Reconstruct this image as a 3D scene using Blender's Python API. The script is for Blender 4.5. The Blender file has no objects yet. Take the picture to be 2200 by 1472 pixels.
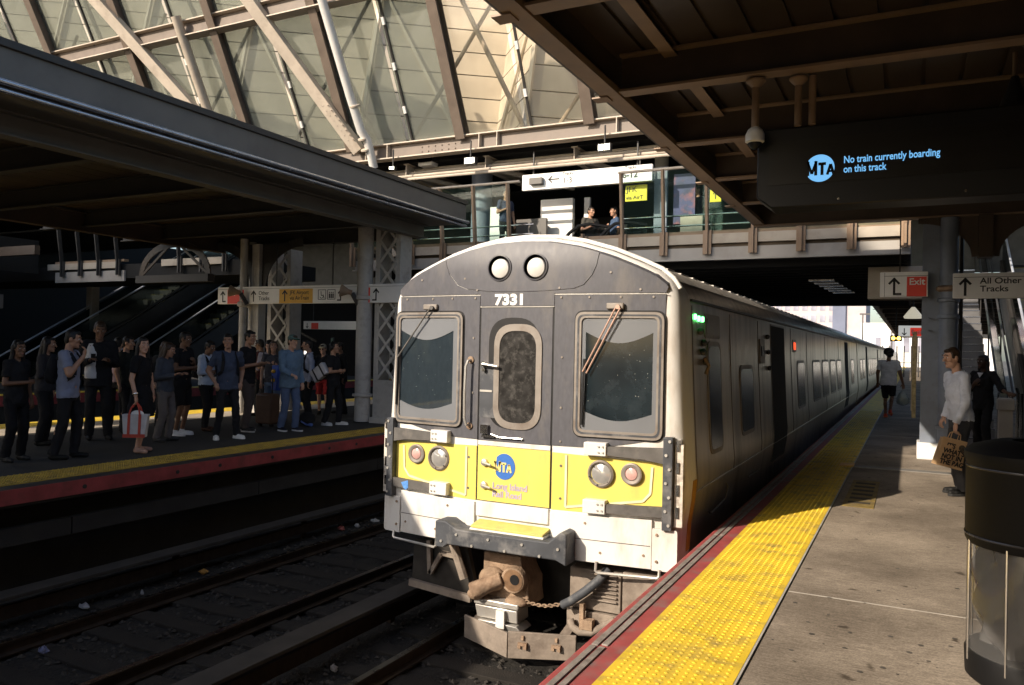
import bpy, bmesh, math, random
from mathutils import Vector, Matrix, Euler
random.seed(7)
sc = bpy.context.scene
COL = sc.collection

# ---------------------------------------------------------------- camera
cam_d = bpy.data.cameras.new('camera')
cam = bpy.data.objects.new('camera', cam_d); COL.objects.link(cam)
cam_d.sensor_width = 36.0; cam_d.lens = 27.64
cam_d.clip_start = 0.05; cam_d.clip_end = 3000
Rt = Vector((0.89132595, 0.45284082, 0.0217541))
Up = Vector((-0.01581932, -0.01688917, 0.99973222))
Fw = Vector((-0.45308697, 0.8914314, 0.00789012))
cam.matrix_world = Matrix(((Rt.x, Up.x, -Fw.x, 1.60), (Rt.y, Up.y, -Fw.y, 0.0), (Rt.z, Up.z, -Fw.z, 1.65), (0, 0, 0, 1)))
sc.camera = cam

# ---------------------------------------------------------------- sky, sun, exposure
SUNV = Vector((0.80, 1.57, -1.0)).normalized()      # the way the light travels
w = bpy.data.worlds.new('World'); sc.world = w; w.use_nodes = True
nt = w.node_tree
sky = nt.nodes.new('ShaderNodeTexSky'); sky.sky_type = 'NISHITA'; sky.sun_disc = False
sky.sun_elevation = math.radians(29.5); sky.sun_rotation = math.radians(207)
sky.air_density = 1.0; sky.dust_density = 2.0
bg = nt.nodes['Background']; bg.inputs['Strength'].default_value = 0.14
nt.links.new(sky.outputs[0], bg.inputs[0])
sl = bpy.data.lights.new('sun', 'SUN'); sl.energy = 4.6; sl.angle = math.radians(0.5); sl.color = (1.0, 0.86, 0.695)
so = bpy.data.objects.new('sun', sl); COL.objects.link(so)
so.rotation_euler = SUNV.to_track_quat('-Z', 'Y').to_euler(); so.location = (-20, -40, 40)
sc.view_settings.view_transform = 'Standard'; sc.view_settings.look = 'None'
sc.view_settings.exposure = 0.55; sc.view_settings.gamma = 1.0
sc.cycles.max_bounces = 7; sc.cycles.diffuse_bounces = 4; sc.cycles.transparent_max_bounces = 12
sc.cycles.sample_clamp_indirect = 6.0
sc.cycles.use_denoising = True

# ---------------------------------------------------------------- materials
def mat(name, col, rough=0.55, metal=0.0, var=0.12, scale=4.0, bump=0.0, bscale=60.0, stretch=(1, 1, 1), dark=None, dscale=2.0, damt=0.5, spec=0.4, coat=0.0):
    if name in bpy.data.materials: return bpy.data.materials[name]
    m = bpy.data.materials.new(name); m.use_nodes = True
    n = m.node_tree.nodes; l = m.node_tree.links
    b = n['Principled BSDF']
    b.inputs['Roughness'].default_value = rough; b.inputs['Metallic'].default_value = metal
    b.inputs['Specular IOR Level'].default_value = spec
    if coat: b.inputs['Coat Weight'].default_value = coat
    tc = n.new('ShaderNodeTexCoord'); mp = n.new('ShaderNodeMapping'); mp.inputs['Scale'].default_value = stretch
    l.new(tc.outputs['Object'], mp.inputs['Vector'])
    nz = n.new('ShaderNodeTexNoise'); nz.inputs['Scale'].default_value = scale; nz.inputs['Detail'].default_value = 6
    l.new(mp.outputs[0], nz.inputs['Vector'])
    r = n.new('ShaderNodeValToRGB')
    r.color_ramp.elements[0].position = 0.3; r.color_ramp.elements[1].position = 0.7
    r.color_ramp.elements[0].color = tuple(c * (1 - var) for c in col) + (1,)
    r.color_ramp.elements[1].color = tuple(min(1, c * (1 + var)) for c in col) + (1,)
    l.new(nz.outputs['Fac'], r.inputs[0]); out = r.outputs[0]
    if dark:
        n2 = n.new('ShaderNodeTexNoise'); n2.inputs['Scale'].default_value = dscale; n2.inputs['Detail'].default_value = 8; n2.inputs['Roughness'].default_value = 0.65
        l.new(mp.outputs[0], n2.inputs['Vector'])
        r2 = n.new('ShaderNodeValToRGB'); r2.color_ramp.elements[0].position = 0.5; r2.color_ramp.elements[1].position = 0.68
        r2.color_ramp.elements[0].color = (0, 0, 0, 1); r2.color_ramp.elements[1].color = (damt, damt, damt, 1)
        l.new(n2.outputs['Fac'], r2.inputs[0])
        mx = n.new('ShaderNodeMix'); mx.data_type = 'RGBA'
        l.new(r2.outputs[0], mx.inputs[0]); l.new(out, mx.inputs[6]); mx.inputs[7].default_value = tuple(dark) + (1,)
        out = mx.outputs[2]
    l.new(out, b.inputs['Base Color'])
    mr = n.new('ShaderNodeMapRange'); mr.inputs[3].default_value = max(0.02, rough - 0.08); mr.inputs[4].default_value = min(1, rough + 0.08)
    l.new(nz.outputs['Fac'], mr.inputs[0]); l.new(mr.outputs[0], b.inputs['Roughness'])
    if bump:
        nb = n.new('ShaderNodeTexNoise'); nb.inputs['Scale'].default_value = bscale; nb.inputs['Detail'].default_value = 4
        l.new(mp.outputs[0], nb.inputs['Vector'])
        bp = n.new('ShaderNodeBump'); bp.inputs['Strength'].default_value = bump; bp.inputs['Distance'].default_value = 0.02
        l.new(nb.outputs['Fac'], bp.inputs['Height']); l.new(bp.outputs[0], b.inputs['Normal'])
    return m

def emit(name, col, strength):
    m = bpy.data.materials.new(name); m.use_nodes = True
    b = m.node_tree.nodes['Principled BSDF']
    b.inputs['Base Color'].default_value = tuple(c * 0.3 for c in col) + (1,)
    b.inputs['Emission Color'].default_value = tuple(col) + (1,); b.inputs['Emission Strength'].default_value = strength
    return m

def pane(name, tint, transp, diff, rough=0.04, ior=1.5):
    # thin glass: part lets the view through, part is a pale film on it, the rest mirrors
    m = bpy.data.materials.new(name); m.use_nodes = True
    n = m.node_tree.nodes; l = m.node_tree.links; n.remove(n['Principled BSDF'])
    o = n['Material Output']
    t = n.new('ShaderNodeBsdfTransparent'); t.inputs[0].default_value = tuple(tint) + (1,)
    d = n.new('ShaderNodeBsdfDiffuse')
    nz = n.new('ShaderNodeTexNoise'); nz.inputs['Scale'].default_value = 1.4; nz.inputs['Detail'].default_value = 7
    tc = n.new('ShaderNodeTexCoord'); l.new(tc.outputs['Object'], nz.inputs['Vector'])
    cr = n.new('ShaderNodeValToRGB'); cr.color_ramp.elements[0].color = tuple(c * 0.75 for c in diff) + (1,); cr.color_ramp.elements[1].color = tuple(min(1, c * 1.2) for c in diff) + (1,)
    l.new(nz.outputs['Fac'], cr.inputs[0]); l.new(cr.outputs[0], d.inputs[0])
    g = n.new('ShaderNodeBsdfGlossy'); g.inputs['Roughness'].default_value = rough
    m1 = n.new('ShaderNodeMixShader'); m1.inputs[0].default_value = transp
    l.new(d.outputs[0], m1.inputs[1]); l.new(t.outputs[0], m1.inputs[2])
    lw = n.new('ShaderNodeLayerWeight'); lw.inputs[0].default_value = 0.5
    pw = n.new('ShaderNodeMath'); pw.operation = 'POWER'; pw.inputs[1].default_value = 4.0; l.new(lw.outputs['Facing'], pw.inputs[0])
    fr = n.new('ShaderNodeMapRange'); fr.inputs[3].default_value = 0.02 * ior; fr.inputs[4].default_value = 0.75; l.new(pw.outputs[0], fr.inputs[0])
    m2 = n.new('ShaderNodeMixShader'); l.new(fr.outputs[0], m2.inputs[0])
    l.new(m1.outputs[0], m2.inputs[1]); l.new(g.outputs[0], m2.inputs[2]); l.new(m2.outputs[0], o.inputs[0])
    return m

def concrete_mat():
    m = bpy.data.materials.new('platform_concrete'); m.use_nodes = True
    n = m.node_tree.nodes; l = m.node_tree.links; b = n['Principled BSDF']
    tc = n.new('ShaderNodeTexCoord')
    def noise(s, det, st=(1, 1, 1)):
        mp = n.new('ShaderNodeMapping'); mp.inputs['Scale'].default_value = st; l.new(tc.outputs['Object'], mp.inputs[0])
        z = n.new('ShaderNodeTexNoise'); z.inputs['Scale'].default_value = s; z.inputs['Detail'].default_value = det; z.inputs['Roughness'].default_value = 0.62
        l.new(mp.outputs[0], z.inputs[0]); return z.outputs['Fac']
    def ramp(f, p0, p1, c0, c1):
        r = n.new('ShaderNodeValToRGB'); r.color_ramp.elements[0].position = p0; r.color_ramp.elements[1].position = p1
        r.color_ramp.elements[0].color = c0; r.color_ramp.elements[1].color = c1; l.new(f, r.inputs[0]); return r.outputs[0]
    def mul(a, bb, f=1.0):
        x = n.new('ShaderNodeMix'); x.data_type = 'RGBA'; x.blend_type = 'MULTIPLY'; x.inputs[0].default_value = f
        l.new(a, x.inputs[6]); l.new(bb, x.inputs[7]); return x.outputs[2]
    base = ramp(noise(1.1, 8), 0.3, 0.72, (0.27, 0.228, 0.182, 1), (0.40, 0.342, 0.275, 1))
    broom = ramp(noise(9, 5, (1, 7, 1)), 0.35, 0.65, (0.72, 0.71, 0.7, 1), (1.1, 1.1, 1.1, 1))
    grit = ramp(noise(90, 3), 0.35, 0.65, (0.72, 0.72, 0.72, 1), (1.12, 1.12, 1.12, 1))
    v = n.new('ShaderNodeTexVoronoi'); v.inputs['Scale'].default_value = 2.6; v.inputs['Randomness'].default_value = 1.0
    nzv = n.new('ShaderNodeTexNoise'); nzv.inputs['Scale'].default_value = 6; l.new(tc.outputs['Object'], nzv.inputs[0])
    av = n.new('ShaderNodeMix'); av.data_type = 'RGBA'; av.blend_type = 'ADD'; av.inputs[0].default_value = 0.25
    l.new(tc.outputs['Object'], av.inputs[6]); l.new(nzv.outputs['Color'], av.inputs[7]); l.new(av.outputs[2], v.inputs[0])
    spots = ramp(v.outputs['Distance'], 0.06, 0.12, (0.36, 0.34, 0.32, 1), (1, 1, 1, 1))
    stain = ramp(noise(0.7, 10), 0.40, 0.6, (0.66, 0.65, 0.64, 1), (1.08, 1.08, 1.08, 1))
    c = mul(mul(mul(mul(base, broom), grit), spots), stain)
    l.new(c, b.inputs['Base Color']); b.inputs['Roughness'].default_value = 0.82; b.inputs['Specular IOR Level'].default_value = 0.25
    bp = n.new('ShaderNodeBump'); bp.inputs['Strength'].default_value = 0.35; bp.inputs['Distance'].default_value = 0.004
    l.new(grit, bp.inputs['Height']); l.new(bp.outputs[0], b.inputs['Normal'])
    return m

M = dict(
    concrete=concrete_mat(),
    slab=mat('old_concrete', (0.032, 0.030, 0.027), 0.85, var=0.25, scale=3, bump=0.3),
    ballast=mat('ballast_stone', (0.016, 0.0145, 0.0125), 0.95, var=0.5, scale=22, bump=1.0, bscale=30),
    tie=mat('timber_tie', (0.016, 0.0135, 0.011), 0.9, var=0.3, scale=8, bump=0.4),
    rail=mat('rail_steel', (0.05, 0.036, 0.028), 0.5, 0.6, var=0.25, scale=12),
    railtop=mat('rail_head', (0.35, 0.33, 0.3), 0.28, 1.0, var=0.1),
    cover=mat('cover_board', (0.035, 0.031, 0.027), 0.8, var=0.3, scale=5),
    yellowdim=mat('tactile_yellow_dim', (0.40, 0.27, 0.04), 0.7, var=0.25, scale=5, dark=(0.14, 0.11, 0.05), dscale=6, damt=0.7),  # dimmer base yellow for the far platform, plus dirt blotches
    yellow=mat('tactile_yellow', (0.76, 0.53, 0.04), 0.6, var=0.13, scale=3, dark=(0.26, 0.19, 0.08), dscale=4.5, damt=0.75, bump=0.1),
    red=mat('edge_red', (0.33, 0.065, 0.065), 0.6, var=0.2, scale=6, dark=(0.19, 0.15, 0.14), dscale=4, damt=0.9),
    fasred=mat('fascia_red', (0.30, 0.055, 0.055), 0.6, var=0.25, scale=5, dark=(0.12, 0.05, 0.04), dscale=3, damt=0.6),
    rub=mat('rub_rail', (0.25, 0.22, 0.20), 0.55, var=0.25, scale=14, dark=(0.08, 0.06, 0.05), dscale=8, damt=0.7),
    steelbrown=mat('canopy_paint', (0.075, 0.053, 0.037), 0.5, var=0.18, scale=3, dark=(0.05, 0.035, 0.025), dscale=2, damt=0.5),
    steeltan=mat('tan_bounce_paint', (0.27, 0.185, 0.12), 0.5, var=0.15, scale=4),  # lighter tan: light bounced off the platform put into the flange colour
    deck=mat('canopy_deck', (0.055, 0.040, 0.029), 0.36, var=0.3, scale=2.5, stretch=(1, 0.3, 1)),
    fascia=mat('canopy_fascia', (0.115, 0.108, 0.10), 0.5, var=0.12, scale=2, dark=(0.08, 0.07, 0.065), dscale=1.5, damt=0.5),
    gutter=mat('gutter_metal', (0.36, 0.39, 0.46), 0.25, 0.8, var=0.15, scale=5),  # bluish base colour carries the gutter's sky reflection
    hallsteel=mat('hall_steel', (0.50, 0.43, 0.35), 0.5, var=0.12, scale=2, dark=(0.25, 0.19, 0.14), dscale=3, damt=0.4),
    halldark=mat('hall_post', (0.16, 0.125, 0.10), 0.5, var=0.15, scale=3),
    tan=mat('bridge_panel', (0.42, 0.37, 0.30), 0.6, var=0.12, scale=1.5, dark=(0.26, 0.21, 0.16), dscale=2, damt=0.5),
    grey=mat('bridge_girder', (0.36, 0.34, 0.31), 0.6, var=0.12, scale=1.2, dark=(0.22, 0.19, 0.16), dscale=2, damt=0.4),
    darkgrey=mat('dark_metal', (0.035, 0.033, 0.032), 0.5, var=0.2),
    black=mat('black_plastic', (0.008, 0.008, 0.009), 0.45, var=0.2),
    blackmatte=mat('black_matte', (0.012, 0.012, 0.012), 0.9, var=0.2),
    bluegrey=mat('column_paint', (0.20, 0.23, 0.285), 0.5, var=0.12, scale=3, dark=(0.13, 0.12, 0.11), dscale=4, damt=0.4),
    lattice=mat('lattice_paint', (0.44, 0.425, 0.40), 0.55, var=0.14, scale=4, dark=(0.14, 0.11, 0.09), dscale=4, damt=0.5),
    white=mat('white_paint', (0.70, 0.685, 0.655), 0.45, var=0.06, scale=2, dark=(0.36, 0.29, 0.22), dscale=3.2, damt=0.5, stretch=(1, 1, 0.35)),
    cleanwhite=mat('sign_white', (0.80, 0.79, 0.77), 0.4, var=0.04),
    charcoal=mat('cab_charcoal', (0.080, 0.081, 0.094), 0.48, var=0.12, scale=30, dark=(0.16, 0.145, 0.13), dscale=4, damt=0.5, stretch=(1, 1, 0.4), bump=0.05, bscale=12),
    cabyellow=mat('cab_yellow', (0.72, 0.60, 0.13), 0.45, var=0.08, scale=3, dark=(0.50, 0.40, 0.14), dscale=4, damt=0.5, stretch=(1, 1, 0.35)),
    stainless=mat('stainless_side', (0.44, 0.395, 0.34), 0.34, 0.6, var=0.22, scale=5, stretch=(1, 1, 0.12), dark=(0.14, 0.115, 0.09), dscale=3, damt=0.8),
    roofmetal=mat('train_roof', (0.46, 0.43, 0.39), 0.42, 0.6, var=0.15, scale=4, dark=(0.2, 0.17, 0.14), dscale=3, damt=0.5),
    lead=mat('mask_gunmetal', (0.16, 0.16, 0.175), 0.36, 0.35, var=0.08, scale=6),
    rubber=mat('rubber_band', (0.10, 0.095, 0.09), 0.7, var=0.25, scale=8, dark=(0.25, 0.22, 0.19), dscale=5, damt=0.4),
    gasket=mat('window_gasket', (0.24, 0.215, 0.19), 0.5, 0.2, var=0.12, scale=6, dark=(0.12, 0.08, 0.055), dscale=4, damt=0.5),
    bumper=mat('bumper_steel', (0.055, 0.06, 0.07), 0.6, var=0.2, scale=6, dark=(0.3, 0.29, 0.28), dscale=3.5, damt=0.5),
    rust=mat('rusty_casting', (0.29, 0.205, 0.14), 0.85, var=0.3, scale=9, dark=(0.13, 0.07, 0.04), dscale=5, damt=0.6, bump=0.4, bscale=40),
    dust=mat('dusty_steel', (0.24, 0.20, 0.165), 0.85, var=0.2, scale=7, dark=(0.10, 0.075, 0.06), dscale=4, damt=0.6, bump=0.25, bscale=30),
    under=mat('underframe', (0.03, 0.027, 0.024), 0.85, var=0.4, scale=9),
    silver=mat('plate_silver', (0.62, 0.60, 0.56), 0.35, 0.6, var=0.1, scale=8, dark=(0.3, 0.24, 0.18), dscale=4, damt=0.5),
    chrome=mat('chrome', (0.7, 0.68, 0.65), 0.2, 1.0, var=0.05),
    lens=mat('lamp_lens', (0.55, 0.54, 0.52), 0.12, 0.5, var=0.15, scale=10, coat=0.6),
    redlens=mat('marker_lens', (0.60, 0.36, 0.33), 0.15, 0.0, var=0.15, scale=12, coat=0.6),
    cabglass=mat('cab_glass', (0.007, 0.013, 0.017), 0.07, 0.0, var=0.6, scale=2.2, spec=0.6, dark=(0.03, 0.04, 0.047), dscale=6, damt=0.6),
    film=pane('dust_film', (0.9, 0.9, 0.9), 0.42, (0.29, 0.305, 0.33), 0.3, 1.0),
    trainglass=mat('tinted_glass', (0.008, 0.008, 0.008), 0.2, 0.0, var=0.2, spec=0.25),
    logo=mat('logo_blue', (0.045, 0.15, 0.48), 0.4, var=0.06),
    letterblue=mat('letter_lilac', (0.42, 0.36, 0.50), 0.5, var=0.1),
    letterwhite=mat('letter_white', (0.8, 0.79, 0.76), 0.4, var=0.03),
    letterblack=mat('letter_black', (0.015, 0.015, 0.015), 0.5, var=0.1),
    signred=mat('sign_red', (0.74, 0.07, 0.045), 0.45, var=0.06),
    signgold=mat('sign_gold', (0.66, 0.36, 0.03), 0.45, var=0.06),
    jfk=mat('sign_yellow', (0.80, 0.66, 0.02), 0.45, var=0.05),
    glasshall=pane('hall_glass', (0.74, 0.79, 0.76), 0.60, (0.27, 0.275, 0.245), 0.03),
    glassclear=pane('hall_glass_clear', (0.95, 0.93, 0.88), 0.90, (0.40, 0.36, 0.28), 0.02),
    glassrail=pane('balustrade_glass', (0.82, 0.92, 0.88), 0.95, (0.10, 0.16, 0.14), 0.02),
    glassesc=pane('escalator_glass', (0.4, 0.45, 0.45), 0.75, (0.008, 0.010, 0.010), 0.08, 0.5),
    glasscab=pane('cab_clear_glass', (0.55, 0.62, 0.66), 0.80, (0.02, 0.04, 0.05), 0.02),
    bagclear=pane('clear_bag', (0.8, 0.8, 0.8), 0.35, (0.27, 0.26, 0.25), 0.12),
    cladding=mat('hall_cladding', (0.60, 0.535, 0.44), 0.55, var=0.12, scale=1.2),
    screen=mat('screen_black', (0.012, 0.011, 0.010), 0.3, var=0.15),
    scrblue=emit('screen_blue', (0.16, 0.45, 0.80), 0.8),
    litsign=emit('lit_sign_face', (0.9, 0.9, 0.86), 0.32), litred=emit('lit_sign_red', (0.75, 0.05, 0.03), 0.45),
    green=emit('led_green', (0.12, 1.0, 0.2), 6.0),
    amber=emit('signal_amber', (1.0, 0.55, 0.08), 5.0),
    ledred=emit('led_red', (1.0, 0.10, 0.03), 0.9),
    flood=emit('flood_white', (1.0, 0.96, 0.72), 14.0),
    bulb=emit('bulb_white', (1.0, 0.93, 0.8), 2.0),
)

# ---------------------------------------------------------------- mesh helpers
ORG = {}
class MB:
    def __init__(s): s.v = []; s.f = []; s.m = []; s.p = []
    def add(s, vs, fs, mi=0):
        s.p.append((len(s.v), len(s.f))); o = len(s.v); s.v += [tuple(p) for p in vs]
        for f in fs: s.f.append([i + o for i in f]); s.m.append(mi)
    def box(s, x0, x1, y0, y1, z0, z1, mi=0):
        vs = [(x, y, z) for x in (x0, x1) for y in (y0, y1) for z in (z0, z1)]
        s.add(vs, [(0, 1, 3, 2), (4, 6, 7, 5), (0, 4, 5, 1), (2, 3, 7, 6), (0, 2, 6, 4), (1, 5, 7, 3)], mi)
    def beam(s, p0, p1, wd, ht, up=(0, 0, 1), mi=0):
        p0 = Vector(p0); p1 = Vector(p1); d = (p1 - p0).normalized(); u = Vector(up)
        a = d.cross(u)
        if a.length < 1e-4: a = d.cross(Vector((1, 0, 0)))
        a.normalize(); u = a.cross(d).normalized()
        vs = [p + a * sa * wd / 2 + u * su * ht / 2 for p in (p0, p1) for sa in (-1, 1) for su in (-1, 1)]
        s.add(vs, [(0, 1, 3, 2), (4, 6, 7, 5), (0, 4, 5, 1), (2, 3, 7, 6), (0, 2, 6, 4), (1, 5, 7, 3)], mi)
    def ibeam(s, p0, p1, wd, ht, tf=0.025, tw=0.02, up=(0, 0, 1), mi=0, mf=None):
        p0 = Vector(p0); p1 = Vector(p1); d = (p1 - p0).normalized(); a = d.cross(Vector(up)).normalized(); u = a.cross(d).normalized()
        s.beam(p0, p1, tw, ht - 2 * tf, up, mi)
        mf = mi if mf is None else mf
        for q in (-1, 1):
            o = u * q * (ht / 2 - tf / 2); s.beam(p0 + o, p1 + o, wd, tf, up, mf)
    def tube(s, p0, p1, r0, r1=None, n=12, caps=True, mi=0):
        r1 = r0 if r1 is None else r1
        p0 = Vector(p0); p1 = Vector(p1); d = (p1 - p0).normalized()
        a = d.orthogonal().normalized(); b = d.cross(a)
        vs = []
        for p, r in ((p0, r0), (p1, r1)):
            for i in range(n):
                t = 2 * math.pi * i / n; vs.append(p + (a * math.cos(t) + b * math.sin(t)) * r)
        fs = [(i, (i + 1) % n, n + (i + 1) % n, n + i) for i in range(n)]
        if caps: fs += [tuple(range(n - 1, -1, -1)), tuple(range(n, 2 * n))]
        s.add(vs, fs, mi)
    def path(s, pts, r, n=8, mi=0):
        pts = [Vector(p) for p in pts]; vs = []; fs = []
        rs = r if isinstance(r, (list, tuple)) else [r] * len(pts)
        a = None
        for i, p in enumerate(pts):
            d = (pts[min(i + 1, len(pts) - 1)] - pts[max(i - 1, 0)]).normalized()
            if a is None: a = d.orthogonal().normalized()
            a = (a - d * a.dot(d)).normalized(); b = d.cross(a)
            for k in range(n):
                t = 2 * math.pi * k / n; vs.append(p + (a * math.cos(t) + b * math.sin(t)) * rs[i])
        for i in range(len(pts) - 1):
            for k in range(n): fs.append((i * n + k, i * n + (k + 1) % n, (i + 1) * n + (k + 1) % n, (i + 1) * n + k))
        fs += [tuple(range(n - 1, -1, -1)), tuple(range((len(pts) - 1) * n, len(pts) * n))]
        s.add(vs, fs, mi)
    def lathe(s, prof, c, axis=(0, 0, 1), n=20, mi=0, closed=False):
        c = Vector(c); ax = Vector(axis).normalized(); a = ax.orthogonal().normalized(); b = ax.cross(a)
        vs = []; fs = []
        for r, h in prof:
            for k in range(n):
                t = 2 * math.pi * k / n; vs.append(c + ax * h + (a * math.cos(t) + b * math.sin(t)) * max(r, 1e-5))
        for i in range(len(prof) - 1):
            for k in range(n): fs.append((i * n + k, i * n + (k + 1) % n, (i + 1) * n + (k + 1) % n, (i + 1) * n + k))
        if not closed: fs += [tuple(range(n - 1, -1, -1)), tuple(range((len(prof) - 1) * n, len(prof) * n))]
        s.add(vs, fs, mi)
    def ellip(s, c, r, n=14, m=9, rot=None, mi=0):
        vs = []; fs = []; c = Vector(c)
        for i in range(m + 1):
            ph = math.pi * i / m
            for k in range(n):
                t = 2 * math.pi * k / n
                p = Vector((r[0] * math.sin(ph) * math.cos(t), r[1] * math.sin(ph) * math.sin(t), r[2] * math.cos(ph)))
                if i in (0, m): p.x = p.x + 1e-5 * math.cos(t); p.y += 1e-5 * math.sin(t)
                if rot: p = rot @ p
                vs.append(c + p)
        for i in range(m):
            for k in range(n): fs.append((i * n + k, (i + 1) * n + k, (i + 1) * n + (k + 1) % n, i * n + (k + 1) % n))
        s.add(vs, fs, mi)
    def prism(s, poly, vec, mi=0):
        n = len(poly); v = Vector(vec)
        vs = [Vector(p) for p in poly] + [Vector(p) + v for p in poly]
        fs = [tuple(range(n)), tuple(range(2 * n - 1, n - 1, -1))] + [(i, n + i, n + (i + 1) % n, (i + 1) % n) for i in range(n)]
        s.add(vs, fs, mi)
    def build(s, name, mats, parent=None, bevel=0.0, smooth=True):
        me = bpy.data.meshes.new(name)
        org = ORG.get(parent.name, Vector((0, 0, 0))) if parent else Vector((0, 0, 0))
        me.from_pydata([Vector(p) - org for p in s.v], [], s.f)
        if not isinstance(mats, (list, tuple)): mats = [mats]
        for m in mats: me.materials.append(m)
        for p, i in zip(me.polygons, s.m): p.material_index = i
        bm = bmesh.new(); bm.from_mesh(me); bmesh.ops.recalc_face_normals(bm, faces=bm.faces)
        for f in bm.faces: f.smooth = smooth
        bm.to_mesh(me); bm.free()
        if smooth: me.set_sharp_from_angle(angle=math.radians(38))
        return link(name, me, parent, org, bevel)

    def each(s, name, mats, parent=None, bevel=0.0):
        # every piece of this builder becomes an object of its own
        for i, (v0, f0) in enumerate(s.p):
            v1, f1 = s.p[i + 1] if i + 1 < len(s.p) else (len(s.v), len(s.f))
            q = MB(); q.add(s.v[v0:v1], [[k - v0 for k in f] for f in s.f[f0:f1]]); q.m = s.m[f0:f1]; q.build(name, mats, parent, bevel)

def link(name, me, parent=None, org=None, bevel=0.0):
    o = bpy.data.objects.new(name, me); COL.objects.link(o)
    if parent: o.parent = parent
    ORG[o.name] = org if org is not None else Vector((0, 0, 0))
    if bevel:
        b = o.modifiers.new('bevel', 'BEVEL'); b.width = bevel; b.segments = 2; b.limit_method = 'ANGLE'; b.angle_limit = math.radians(50)
    return o

def tag(o, label, cat, group=None, kind=None):
    if label: o['label'] = label
    if cat: o['category'] = cat
    if group: o['group'] = group
    if kind: o['kind'] = kind
    return o

def thing(name, label, cat, loc=(0, 0, 0), group=None):
    o = bpy.data.objects.new(name, None); COL.objects.link(o); o.location = loc
    ORG[o.name] = Vector(loc); o.empty_display_size = 0.2
    return tag(o, label, cat, group)

def structure(o): o['kind'] = 'structure'; return o

def copy_tree(o, parent=None):
    c = o.copy(); COL.objects.link(c)
    if parent: c.parent = parent
    ORG[c.name] = ORG.get(o.name, Vector((0, 0, 0)))
    for ch in list(o.children): copy_tree(ch, c)
    return c

def text(name, body, size, loc, parent, m, rot=(math.pi / 2, 0, 0), bold=0.0, align='LEFT', spacing=1.0, sx=1.0):
    cu = bpy.data.curves.new(name, 'FONT'); cu.body = body; cu.size = size; cu.extrude = 0.0012; cu.offset = bold
    cu.align_x = align; cu.space_character = spacing; cu.space_line = 0.95
    tmp = bpy.data.objects.new('tmp_text', cu); COL.objects.link(tmp)
    me = bpy.data.meshes.new_from_object(tmp.evaluated_get(bpy.context.evaluated_depsgraph_get())); me.name = name
    bpy.data.objects.remove(tmp); bpy.data.curves.remove(cu)
    me.materials.clear(); me.materials.append(m)
    o = bpy.data.objects.new(name, me); COL.objects.link(o)
    if parent: o.parent = parent
    o.location = Vector(loc) - (ORG.get(parent.name, Vector((0, 0, 0))) if parent else Vector((0, 0, 0)))
    o.rotation_euler = rot; o.scale = (sx, 1, 1)
    return o

def arrow_pts(cx, cz, h, kind):
    # strokes of a sign arrow, as (x, z) polylines round its centre
    s = h / 2
    if kind == 'up': return [[(cx, cz - s), (cx, cz + s)], [(cx - .55 * s, cz + .4 * s), (cx, cz + s), (cx + .55 * s, cz + .4 * s)]]
    if kind == 'down': return [[(cx, cz + s), (cx, cz - s)], [(cx - .55 * s, cz - .4 * s), (cx, cz - s), (cx + .55 * s, cz - .4 * s)]]
    if kind == 'left': return [[(cx + s, cz), (cx - s, cz)], [(cx - .4 * s, cz + .55 * s), (cx - s, cz), (cx - .4 * s, cz - .55 * s)]]
    if kind == 'up_right_foot': return [[(cx + .75 * s, cz - s), (cx, cz - s), (cx, cz + s)], [(cx - .55 * s, cz + .4 * s), (cx, cz + s), (cx + .55 * s, cz + .4 * s)]]
    return [[(cx - .75 * s, cz - s), (cx, cz - s), (cx, cz + s)], [(cx - .55 * s, cz + .4 * s), (cx, cz + s), (cx + .55 * s, cz + .4 * s)]]

def arrow(parent, cx, y, cz, h, kind, wd=None):
    b = MB(); wd = wd or h * 0.13
    for pl in arrow_pts(cx, cz, h, kind):
        for (xa, za), (xb, zb) in zip(pl, pl[1:]):
            d = Vector((xb - xa, 0, zb - za)).normalized() * wd * 0.4
            b.beam((xa - d.x, y, za - d.z), (xb + d.x, y, zb + d.z), wd, 0.003, (0, 1, 0))
    return b.build('arrow', M['letterblack'], parent)

def stroke_letters(parent, x, y, z, h, m, shrink=.10):
    # heavy M, T, A stepping down in height, drawn as bars
    b = MB(); t = h * .20
    def bar(xa, za, xb, zb, w=t): b.beam((xa, y, za), (xb, y, zb), w, .003, (0, 1, 0))
    w1 = h * .72
    bar(x + t * .5, z, x + t * .5, z + h); bar(x + w1 - t * .5, z, x + w1 - t * .5, z + h); bar(x + t * .3, z + h, x + w1 * .5, z + h * .12, t * .85); bar(x + w1 - t * .3, z + h, x + w1 * .5, z + h * .12, t * .85)
    x += w1 + h * .06; h2 = h * (1 - shrink); w2 = h * .5
    bar(x, z + h2 - t * .5, x + w2, z + h2 - t * .5); bar(x + w2 * .5, z, x + w2 * .5, z + h2 - t * .5)
    x += w2 + h * .02; h3 = h * (1 - 2 * shrink); w3 = h * .56
    bar(x + t * .35, z, x + w3 * .5, z + h3 - t * .2, t * .9); bar(x + w3 - t * .35, z, x + w3 * .5, z + h3 - t * .2, t * .9); bar(x + w3 * .25, z + h3 * .3, x + w3 * .75, z + h3 * .3, t * .7)
    return b.build('lettering', m, parent)


# ================================================================ ground, tracks, platforms
b = MB(); b.box(-1500, 1500, -1500, 1500, -1.75, -1.45)
structure(b.build('ground', mat('far_ground', (0.09, 0.085, 0.075), 0.95, var=0.3, scale=0.05)))
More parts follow.
